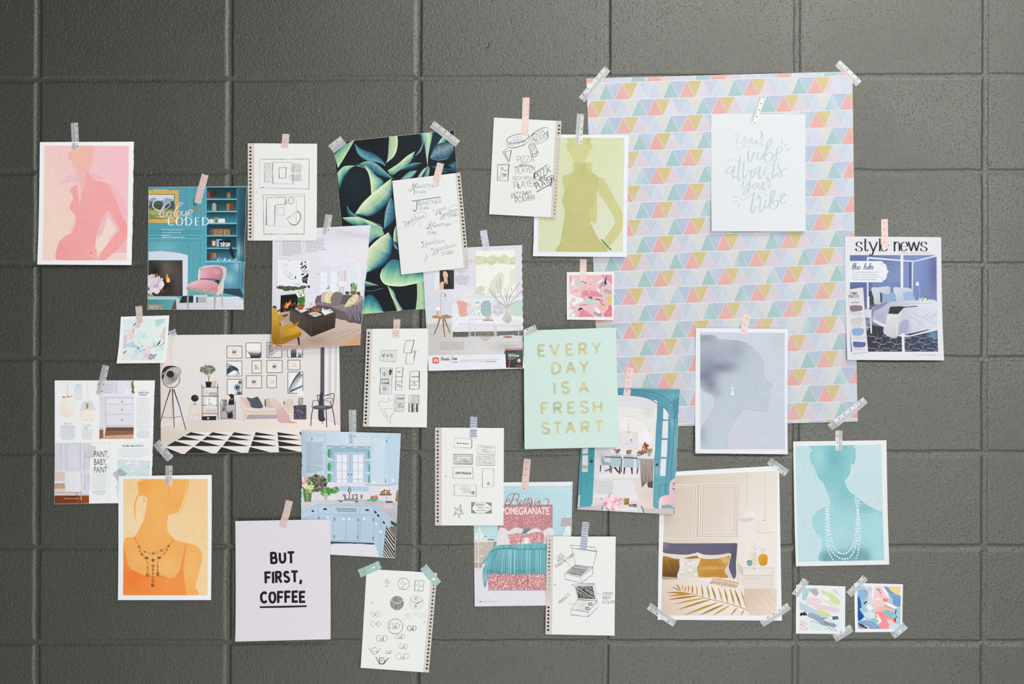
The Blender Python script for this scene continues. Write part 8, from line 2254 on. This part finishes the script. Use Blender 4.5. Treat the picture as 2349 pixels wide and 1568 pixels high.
a.sp('76 870 130 880 300 890 386 876 370 920 240 940 76 920', 'd9d3cc'); a.sp('392 868 470 890 600 890 706 878 700 940 690 1010 720 1090 724 1110 640 1090 500 1000 410 920', G(('ded8d2', 'cfc8c1', 450, 880, 700, 1050)))
a.sp('74 910 220 930 370 900 380 924 240 960 230 1040 210 1100 150 1094 70 1092', G(('a97a34', '6a4824', 100, 930, 120, 1090), (200, 1000, 50, 40, '8a6030', .8), n=.1), 14); a.hatch('74 930 230 936 226 1090 74 1086', 1.2, 9, 2.4, '5a3c1c', .5)
a.sp('408 900 420 920 540 930 660 910 700 900 680 980 650 1040 680 1100 560 1096 404 1092 410 1000', G(('c79a48', 'b98636', 430, 920, 640, 1080), (650, 940, 40, 30, 'e0c484', .9), (560, 1010, 120, 20, 'd9b468', .5), n=.08), 14); a.hatch('420 930 660 924 640 1010 420 1010', 1.0, 9, 2.2, '9a6c28', .5); a.hatch('414 1016 640 1016 640 1090 410 1086', 2.1, 9, 2.2, 'a87a34', .5); a.l('414 1014 640 1014', 3, 'dcbf82')
a.sp('240 926 330 930 420 924 418 960 400 1020 406 1096 330 1100 216 1104 236 1010', G('dcd7d2', (300, 1000, 60, 60, 'e6e2de', .8), (400, 1060, 20, 60, 'c9c2ba', .7))); a.blobs('250 940 400 936 390 1080 240 1090', 26, 12, 24, ['d0c8bd', 'e6e3de', 'd6cfc6'], 'e')
a.p('66 1090 220 1100 720 1104 800 1130 836 1190 820 1280 890 1450 60 1450', G(('e3dcd5', 'd3c2b0', 500, 1150, 120, 1420), (560, 1300, 260, 120, 'e6e1db', .7)), 30); a.s_('720 1106 790 1130 836 1180 826 1236 800 1226 780 1180', 3, 'c3b6a8')
GD = ('b98a3c', 'a8752f', 'c79c50', 'b5803a')
ST = catmull(nums('60 1216 320 1246 480 1290 680 1338 840 1390 890 1430'), False, 8)
a.l(ST[6:], 6, 'b98a44')
for i, (x, y, x2, y2) in enumerate(((252, 1228, 160, 1184), (246, 1216, 204, 1160), (262, 1222, 262, 1160), (280, 1234, 296, 1170), (312, 1240, 322, 1168), (350, 1250, 354, 1166), (396, 1262, 390, 1168), (450, 1282, 436, 1166), (512, 1298, 486, 1166), (570, 1310, 530, 1180), (628, 1324, 592, 1186), (680, 1338, 646, 1196), (740, 1352, 696, 1194), (800, 1374, 740, 1204), (862, 1400, 800, 1230),
                                (330, 1248, 116, 1236), (350, 1252, 130, 1270), (400, 1270, 136, 1302), (470, 1288, 176, 1346), (530, 1300, 220, 1394), (600, 1326, 276, 1446), (650, 1346, 420, 1446), (700, 1358, 540, 1450), (770, 1374, 704, 1450), (830, 1396, 800, 1450))):
    dx, dy = x2 - x, y2 - y; d = math.hypot(dx, dy); nx, ny = -dy / d, dx / d; w_ = min(15, 6 + d * .055)
    a.sp([(x, y), (x + dx * .45 + nx * w_ * .8, y + dy * .45 + ny * w_ * .8), (x2, y2), (x + dx * .5 - nx * w_ * .4, y + dy * .5 - ny * w_ * .4)], GD[i % 4])
for i in range(16):
    t = i / 15; x, y = 540 + t * 230, 1128 + 6 * math.sin(t * 3) + t * t * 40
    a.s_([(x, y), (x - 18, y + 20), (x - 34, y + 44 - abs(i - 7) * 3)], [8, 8, 1], GD[i % 4]); a.s_([(x, y - 4), (x + 10, y - 16), (x - 8, y - 26)], [6, 6, 1], GD[(i + 1) % 4])
for i in range(9):
    a.s_([(76 + i * 17, 1092), (80 + i * 16, 1108), (76 + i * 15 + (i - 3) * 3, 1124)], [8, 7, 1], '6f5226')
a.p('836 1206 1134 1206 1130 1450 880 1450 826 1290', G(('d3bba6', 'e0d3c7', 860, 1240, 1090, 1420), n=.02), 30); a.lines('880 1210 1080 1440 960 1210 1110 1400 1040 1212 1120 1330 850 1300 980 1450', 3, 'c6ad98')
a.p('778 964 1098 988 1098 1010 820 1012', 'e3ddd8'); a.p('820 1012 1098 1012 1098 1076 820 1080', 'e2dbd5'); a.p('778 964 820 1010 818 1078 776 1050', 'cdc4bc'); a.p('826 1084 1090 1082 1090 1206 830 1206', 'ddd5ce'); a.r(834, 1096, 990, 1120, 'd6cdc6'); a.lines('820 1010 1098 1012 820 1080 1096 1078 820 1010 820 1206 1096 1010 1092 1270 830 1206 1090 1204 776 966 776 1120 1084 1090 1082 1270', 4, 'c9bfb6'); a.lines('814 1084 820 1260 1088 1090 1088 1274', 9, 'e0d9d3'); a.e(924, 1020, 10, 5, 'b3a99f')
a.sp('896 864 938 864 944 920 944 984 886 984 886 930', G(('ddd8d2', 'd0c9c1', 890, 900, 940, 900))); a.sp('966 960 964 910 984 886 1030 886 1046 910 1044 960 1024 988 986 988', G(('d9a02c', 'c48a20', 970, 900, 1040, 980), (1020, 920, 14, 30, 'e3b64a', .7))); a.sp('856 960 860 946 900 946 906 966 896 990 868 992', '6fa8a4'); a.r(860, 942, 900, 950, '4f8a88'); a.blobs('876 790 910 768 956 780 960 830 930 866 900 860', 60, 4, 9, ['e9e6e2', 'd6d0c9', 'f0eeec', 'cfc7be'], 'e'); a.blobs('970 820 1020 804 1036 836 1000 876', 26, 4, 8, ['dcd6d0', 'cfc6be', 'e6e1dc'], 'e'); a.l('1002 830 1000 886', 2, 'b9aea4')
a.done()

# ------------------------------------------------------------------ kitchen page
Z = (680, 930, .22952)
a = Art(P['kitchen'], 'printed_photo', M_GLOSS, Z)
a.p('30 240 1060 240 1060 1540 30 1540', G(('b9cddb', 'c4d5e3', 100, 500, 900, 500), (560, 330, 200, 60, 'ccdae6', .7), (980, 500, 60, 300, 'bad2e0', .6)), 40)
a.p('40 250 148 250 140 700 40 720', G(('a3bcc9', 'b6cbd7', 60, 400, 140, 400))); a.lines('148 250 140 710 294 290 290 780 150 290 294 290 760 306 896 312 756 306 744 780 896 312 890 790 912 280 916 780 980 270 972 780 310 400 296 690', 4, '9fb3c4'); a.r(156, 316, 162, 346, '3a3f44'); a.r(902, 336, 908, 370, '3a3f44'); a.r(890, 734, 896, 764, '3a3f44')
a.p('310 400 740 410 740 860 300 790', 'a8c2d4'); a.s_('310 402 360 398 400 412 440 402 490 400 526 420 560 404 600 400 640 412 690 404 740 412', 7, '5f7f94'); a.p('310 396 744 406 744 380 310 380', 'c3d3e0'); a.p('340 420 730 424 720 860 370 850', G(('8fb0c2', 'b0c6d6', 500, 420, 500, 560))); a.p('386 462 690 464 690 830 384 824', 'b3c6d8')
for x0 in (406, 568):
    a.p([(x0 - 8, 480), (x0 + 108, 480), (x0 + 104, 820), (x0 - 10, 815)], 'a9bfd2')
    for i in range(2):
        for j in range(4):
            a.r(x0 + i * 54, 488 + j * 82, x0 + 48 + i * 54, 564 + j * 82, 'dfe2ea')
a.l('540 470 540 830', 7, '93a9c0'); a.e(518, 684, 8, 8, '5a5448'); a.e(554, 686, 8, 8, '6a6c70'); a.blobs('570 700 650 730 650 780 580 770', 10, 4, 9, ['c3c6cc', 'b0b6be'], 'e')
for x0, x1 in ((312, 376), (692, 740)):
    for y in (530, 660, 776):
        a.p([(x0, y - 10), (x1, y + 10), (x1, y + 20), (x0, y + 2)] if x0 < 500 else [(x0, y + 10), (x1, y - 4), (x1, y + 8), (x0, y + 20)], 'd3e0e8')
for x, ys in ((332, (474, 610, 720)), (730, (490, 622, 730))):
    for y in ys:
        a.e(x, y, 18 if x < 500 else 8, 44, '3f8f60'); a.e(x + 4, y, 6 if x < 500 else 3, 36, '6fb488')
a.p('300 760 744 770 1030 800 1020 960 60 960 100 860', G(('dcd9df', 'd6d2d9', 400, 800, 900, 940))); a.hatch('400 850 1010 850 1010 940 400 940', 0, 22, 2, 'c6c2ca', .05); a.p('690 780 920 790 1030 760 1026 780 920 800 690 792', '9db4c6'); a.p('916 280 1046 276 1030 768 912 784', 'b5cddc'); a.p('380 800 730 806 724 856 390 846', 'afc4d6')
a.p('60 950 220 940 800 936 1020 970 1010 1180 790 990 220 975 70 1020', G(('c9c6cc', 'b5b1b8', 200, 950, 960, 1060), (920, 1000, 80, 30, 'd0cdd2', .7), n=.06), 20); a.p('410 942 620 944 616 964 450 962', '6a686c'); a.p('460 950 590 952 590 962 464 962', 'e6e8ec')
CB = G(('b5cadb', 'adc2d6', 300, 1000, 600, 1350), (420, 1040, 200, 30, 'bccfde', .5))
a.p('70 1020 220 975 790 990 1010 1190 1000 1240 900 1400 870 1510 810 1500 780 1370 350 1362 350 1130 60 1130', CB, 40)
a.lines('220 976 214 1130 218 986 352 992 352 992 350 1074 218 1074 350 1078 362 990 638 994 638 994 636 1082 362 1080 638 1084 650 996 774 1000 774 1000 770 1086 650 1084 770 1088 784 1000 776 1370 372 1096 366 1350 500 1100 498 1340 618 1104 614 1340 634 1098 628 1366 650 1100 640 1370 370 1340 614 1346 790 1000 900 1110 790 1110 870 1230 850 1080 840 1500 940 1150 930 1190 100 1040 210 1000 84 1120 210 1090 372 1096 618 1104', 3.6, '869cb2')
for q in ('398 1020 606 1028', '398 1034 606 1042', '410 1048 604 1056'):
    a.l(q, 5, '4a5058')
for x, y, r in ((290, 1030, 22), (710, 1040, 22), (168, 1050, 14)):
    a.p([(x - r, y + 8), (x - r * .7, y - 6), (x, y - 12), (x + r * .7, y - 6), (x + r, y + 8)], '3a342c')
for x, y in ((792, 1058), (820, 1092), (876, 1162)):
    a.sp([(x - 10, y - 14), (x + 8, y - 4), (x + 12, y + 14), (x - 8, y + 10)], '33302c')
for x, y in ((476, 1128), (530, 1130), (680, 1126), (316, 1116), (800, 1176), (846, 1254), (776, 762), (966, 744)):
    a.e(x, y, 13, 13, 'dfe6ee')
for x, y in ((386, 1114), (384, 1284), (618, 1118), (614, 1290), (770, 1116), (768, 1304), (228, 1100)):
    a.r(x - 3, y, x + 4, y + 32, '33363a')
a.p('346 1350 780 1366 780 1386 632 1382 560 1370 380 1370 350 1386', '3f444c'); a.p('350 1376 640 1372 780 1384 830 1506 346 1496', 'cfcfd8'); a.emit([[(x + (6 * (j % 2)) + 5.2 * math.cos(t), 1384 + j * 9.6 + 4.2 * math.sin(t)) for t in (i * 1.047 + .52 for i in range(6))] for j in range(12) for x in range(350, 790 + j * 3, 12)], 'e2e2e9')
a.p('900 1186 1004 1310 1006 1510 866 1506', '2e2c2e'); a.hatch('904 1186 1004 1310 980 1508 868 1506', .95, 22, 9, 'd6d3d0', .2); a.p('936 1200 1006 1200 1006 1310 940 1230', '6a6660'); a.p('944 1140 1016 1180 1012 1210 950 1180', '3a3838'); a.p('980 1290 1006 1300 1004 1500 982 1506', '2c2b2e'); a.hatch('984 1300 1004 1304 1002 1500 986 1500', 1.5, 7, 3, 'c9c9cc')
for q, w in (('530 930 532 860 520 850 536 810 548 850 534 870', 8), ('470 890 500 930 620 930', 8), ('490 890 488 940', 10), ('566 890 570 936', 10), ('604 884 610 936', 11), ('466 886 500 886', 7), ('562 886 616 886', 7)):
    a.l(q, w, '57565c')
a.r(640, 880, 666, 940, 'b9b2a4'); a.r(648, 890, 660, 920, '6a5a44'); a.sp('740 912 770 904 816 908 812 940 780 958 748 946', '5f9f84'); a.blobs('750 900 812 896 812 912 756 916', 18, 7, 12, ['d9743c', 'c9542c', 'e39a5a'], 'e'); a.sp('704 938 740 930 742 948 712 950', '5f9f84'); a.p('826 880 958 880 950 894 834 894', '6a5a50'); a.r(896, 890, 912, 946, 'c3c0c4'); a.e(930, 958, 40, 9, '4a4c44'); a.p('842 880 850 838 880 812 930 824 944 880', '8a5a40'); a.p('846 838 884 808 934 824 920 846 880 830 850 860', 'e6e0da'); a.blobs('850 840 936 836 936 878 850 878', 30, 4, 9, ['e9e4de', '5a3828', 'c9a88c'], 'e'); a.p('1004 850 1030 830 1020 960 990 950', '9a6a44')
a.blobs('110 740 190 690 270 700 310 750 280 850 180 866 120 820', 190, 10, 22, ['4a5040', '6a6c54', '3a4034', '8a866a', '595c48'], 'leaf'); a.blobs('56 730 130 720 180 800 150 870 70 860', 80, 10, 20, ['5f8a44', '8aae5c', '4a6f34', 'b9cc8c'], 'leaf'); a.blobs('60 770 110 780 176 800 160 830 80 826', 34, 9, 15, ['d3d9a4', 'e0e3bc', 'c6cf90'], 'e'); a.blobs('60 716 110 716 110 780 60 780', 24, 10, 18, ['e6c9cf', 'e3a9b4', 'efe3e6', 'd98a98'], 'e'); a.p('70 860 156 866 150 956 84 956', '5c7a48'); a.p('100 866 130 868 126 950 104 950', '7f9a64'); a.p('168 856 238 858 222 948 182 948', 'd9d8e0'); a.hatch('168 856 238 858 222 948 182 948', 1.6, 10, 3, 'bdbcc8', .1); a.blobs('250 850 330 810 350 870 300 900 250 890', 60, 10, 20, ['5f9a4c', '84b86a', '4a7f3c'], 'leaf'); a.blobs('330 840 390 812 430 840 380 880 330 880', 50, 10, 20, ['4f8f4c', '7ab06a', '3f7440'], 'leaf'); a.p('276 870 320 872 306 940 286 940', 'a3c08c'); a.p('338 874 392 876 378 938 348 938', 'dcdbe2')
a.done()
a = Art(P['kitchen'], 'body_text', M_INK, Z, 30)
a.body(102, 372, 176, 7.5, 15.6, 16, '6f8090'); a.body(100, 618, 170, 8.5, 15.6, 4, '5f7080')
a.done()

# ------------------------------------------------------------------ style news page
Z = (1925, 490, .22321)
a = Art(P['news'], 'printed_photo', M_GLOSS, Z)
a.zclip('108 426 998 426 1004 1416 108 1416')
a.p('100 420 1010 420 1010 1420 100 1420', G(('5f6fa0', '7385b8', 200, 450, 720, 640), (760, 560, 140, 200, '7d92c4', .9), (980, 600, 60, 200, '5a5f94', .8), (600, 660, 160, 140, '8597c4', .6), (200, 860, 160, 200, '4f5c84', .7), n=.02), 30)
a.lines('940 430 944 900 964 430 970 900', 6, '666da4'); a.p('712 490 742 490 740 800 716 800', '5a6594'); a.p('340 700 640 700 640 900 340 900', G(('7286b4', '6f84b4', 340, 700, 600, 900)))
a.p('270 1130 640 1200 1004 1180 1004 1416 270 1416', G(('2a2c34', '33405a', 400, 1300, 980, 1320), (960, 1240, 50, 40, '6f9cc8', .8)), 30)
for i in range(5):
    for j in range(4):
        x, y = 290 + i * 150 + (j % 2) * 40, 1250 + j * 62
        a.s_([(x, y), (x + 30, y + 10), (x + 60, y + 8), (x + 90, y + 30), (x + 150, y + 22)], 4, 'b3b7c4'); a.s_([(x + 90, y + 30), (x + 70, y + 50), (x + 80, y + 72)], 4, 'a9adbc'); a.s_([(x + 90, y + 30), (x + 100, y), (x + 90, y - 30)], 3, '8a90a4')
a.r(282, 446, 298, 1000, 'd9dbe6'); a.p('290 444 760 484 760 496 290 462', 'e3e4ec'); a.p('748 488 1000 424 1000 440 764 496', 'dfe0e9'); a.p('742 490 760 490 754 820 742 820', 'd3d6e2'); a.r(628, 420, 656, 1200, 'e3e4ec')
a.p('302 800 340 790 380 940 310 940', '3a3a46'); a.sp('330 764 400 756 510 748 522 800 500 930 370 940 350 860', G(('cdd4e0', 'b3bccf', 400, 780, 480, 900))); a.sp('556 760 640 760 730 766 736 810 700 900 600 910 570 840', G(('cfd6e2', 'b9c3d6', 600, 780, 650, 900))); a.sp('418 804 490 826 560 806 572 900 440 916 426 860', '8faacb'); a.sp('652 816 740 806 776 900 664 906 660 860', '9cb6d6'); a.p('418 804 440 830 436 912 420 910', '33384c'); a.p('300 940 400 930 330 1010 300 1000', '6a6486')
a.sp('310 1040 340 970 420 930 560 900 800 890 1004 906 1004 1170 900 1190 720 1230 620 1240 590 1160 470 1120 340 1080', G(('b3b4cb', 'd3d8e4', 400, 980, 860, 1020), (900, 930, 120, 30, 'e0e3ea', .9), (660, 1190, 60, 60, 'a3a3c4', .8), (420, 1060, 60, 40, 'a6a9c4', .6)), 24); a.sp('306 1040 330 990 420 926 500 910 440 960 360 1000 340 1060', '8a87ac')
for q in ('700 1050 800 1100 900 1190', '760 1030 850 1060 1000 1040', '780 1200 840 1090 930 1010', '880 1080 950 1120 1000 1110', '680 1080 720 1150 740 1230', '860 1090 840 1150 800 1200', '480 1000 540 980 500 1060', '880 1086 960 1060 1000 1000', '430 1040 470 1010', '660 930 800 920 960 926'):
    a.s_(q, 4, 'a6adc2')
a.sp('620 1120 700 1090 704 1180 660 1240 600 1230', 'a9a9ca'); a.p('520 956 620 950 690 956 800 944 796 954 660 966 600 1030 500 1030', '2b2b30'); a.sp('500 1030 600 1034 640 990 620 1100 580 1270 450 1226 480 1100', G(('dddbe0', 'c9c7d0', 500, 1050, 580, 1200))); a.l('580 1080 586 1266', 6, 'e9e8ec')
a.p('340 1080 470 1130 460 1170 340 1110', 'd9dae2'); a.p('590 1240 720 1250 1004 1170 1004 1196 700 1266 600 1256', 'dfe0e8'); a.r(634, 1240, 662, 1416, 'e0e1e9'); a.p('628 1230 668 1230 664 1266 634 1266', 'e6e7ee'); a.p('240 980 330 984 326 1070 250 1064', 'd6d7e0'); a.lines('326 1070 326 1230 310 1070 322 1230', 9, 'd9dae2'); a.p('262 1096 300 1096 296 1196 266 1196', '8a8890'); a.p('260 1160 320 1160 320 1170 262 1168', 'c6c6d0'); a.p('284 850 308 850 308 970 284 970', 'e0e1e9')
a.sp('784 736 790 706 804 696 816 720 818 736', 'dfe6f2'); a.l('806 738 826 770 824 880', 5, 'a3b3d3'); a.blobs('816 870 900 850 900 890 820 890', 30, 6, 13, ['eef0f0', '7f9f6a', 'e3e9e3', '5f8458'], 'e')
a.p('108 486 430 486 444 494 454 510 476 520 486 544 488 570 496 586 512 596 496 606 488 622 486 648 476 672 454 684 444 698 430 704 108 704', 'e6eaf0')
for cy in (520, 666):
    a.l([(440 + 15 * math.cos(i * .4), cy + 15 * math.sin(i * .4)) for i in range(17)], 3, '9fb0cc')
a.done()
a = Art(P['news'], 'masthead', M_INK, Z, 20)
x = 166
for ch in 'style news':
    if ch == ' ':
        x += 44; continue
    wd = a.hand(ch, x, 384, 186, 17, '2f2e2e', font=RO, contrast=.2, serif=.75 if ch in 'nlwy' else 0, sx=.74, gap=1.0)
    x += wd - (4 if ch == 't' else 1)
a.body(624, 408, 310, 5.5, 10, 1, '9a9aa2', last=1)
a.done()
a = Art(P['news'], 'headline', M_INK, Z, 40)
a.hand('blue', 124, 572, 64, 6, '4a5f86', font=LO, gap=-.7, slant=.2, contrast=.35, sx=.8); a.hand('balm', 246, 572, 64, 6, '4a5f86', font=LO, gap=-.8, slant=.2, contrast=.35, sx=.78)
a.done()
a = Art(P['news'], 'printed_text', M_INK, Z, 40)
for i, (t, k) in enumerate((('These serene bedding updates soothe with', 1), ('cool intensity, including the snowy walls,', .98), ('powdery duvet and lavender sheets. We’ve', 1), ('never been so happy to be feeling blue.', .98))):
    a.txt(t, 124, 604 + i * 25.5, 13, 'a3a9b6', .86)
a.body(772, 1454, 110, 6, 10, 1, 'c6c8d0', last=1); a.body(882, 1454, 88, 6, 10, 1, '6a6c74', last=1); a.txt('19', 992, 1456, 12, '4a4c54')
a.done()
a = Art(P['news'], 'paint_palette_card', M_GLOSS, Z, 44)
a.zclip(None)
a.p('84 786 246 762 288 1424 130 1444', 'b9bac6'); a.p('80 780 240 756 284 1418 124 1436', 'dcdce2')
for q, c in (('108 950 160 940 230 948 232 990 200 1000 120 1004', '8f7186'), ('120 1080 230 1062 238 1110 220 1128 126 1132', 'c9c7c8'), ('126 1184 200 1176 244 1182 246 1220 220 1248 140 1250 128 1230', '88aad0'), ('140 1314 200 1316 260 1322 256 1360 220 1372 150 1370 134 1350', '5c62a2')):
    a.sp(q, c)
a.l('120 916 204 912', 5, '3a3a40'); a.txt('OF THE', 142, 884, 13, 'b9b9c2', .9); a.txt('MONTH', 122, 910, 17, 'b3b3bc', .95, bold=-.01)
for t, x, y, sx in (('PAINT', 114, 832, .72), ('PALETTE', 96, 864, .66)):
    a.hand(t, x, y, 28, 5, '3a3a42', serif=.8, contrast=.3, sx=sx, gap=2.0)
for y, x in ((1020, 106), (1146, 118), (1264, 136), (1388, 128)):
    a.body(x, y, 130, 6, 13, 3 if y < 1300 else 2, '8a8a94', align='c')
a.done()
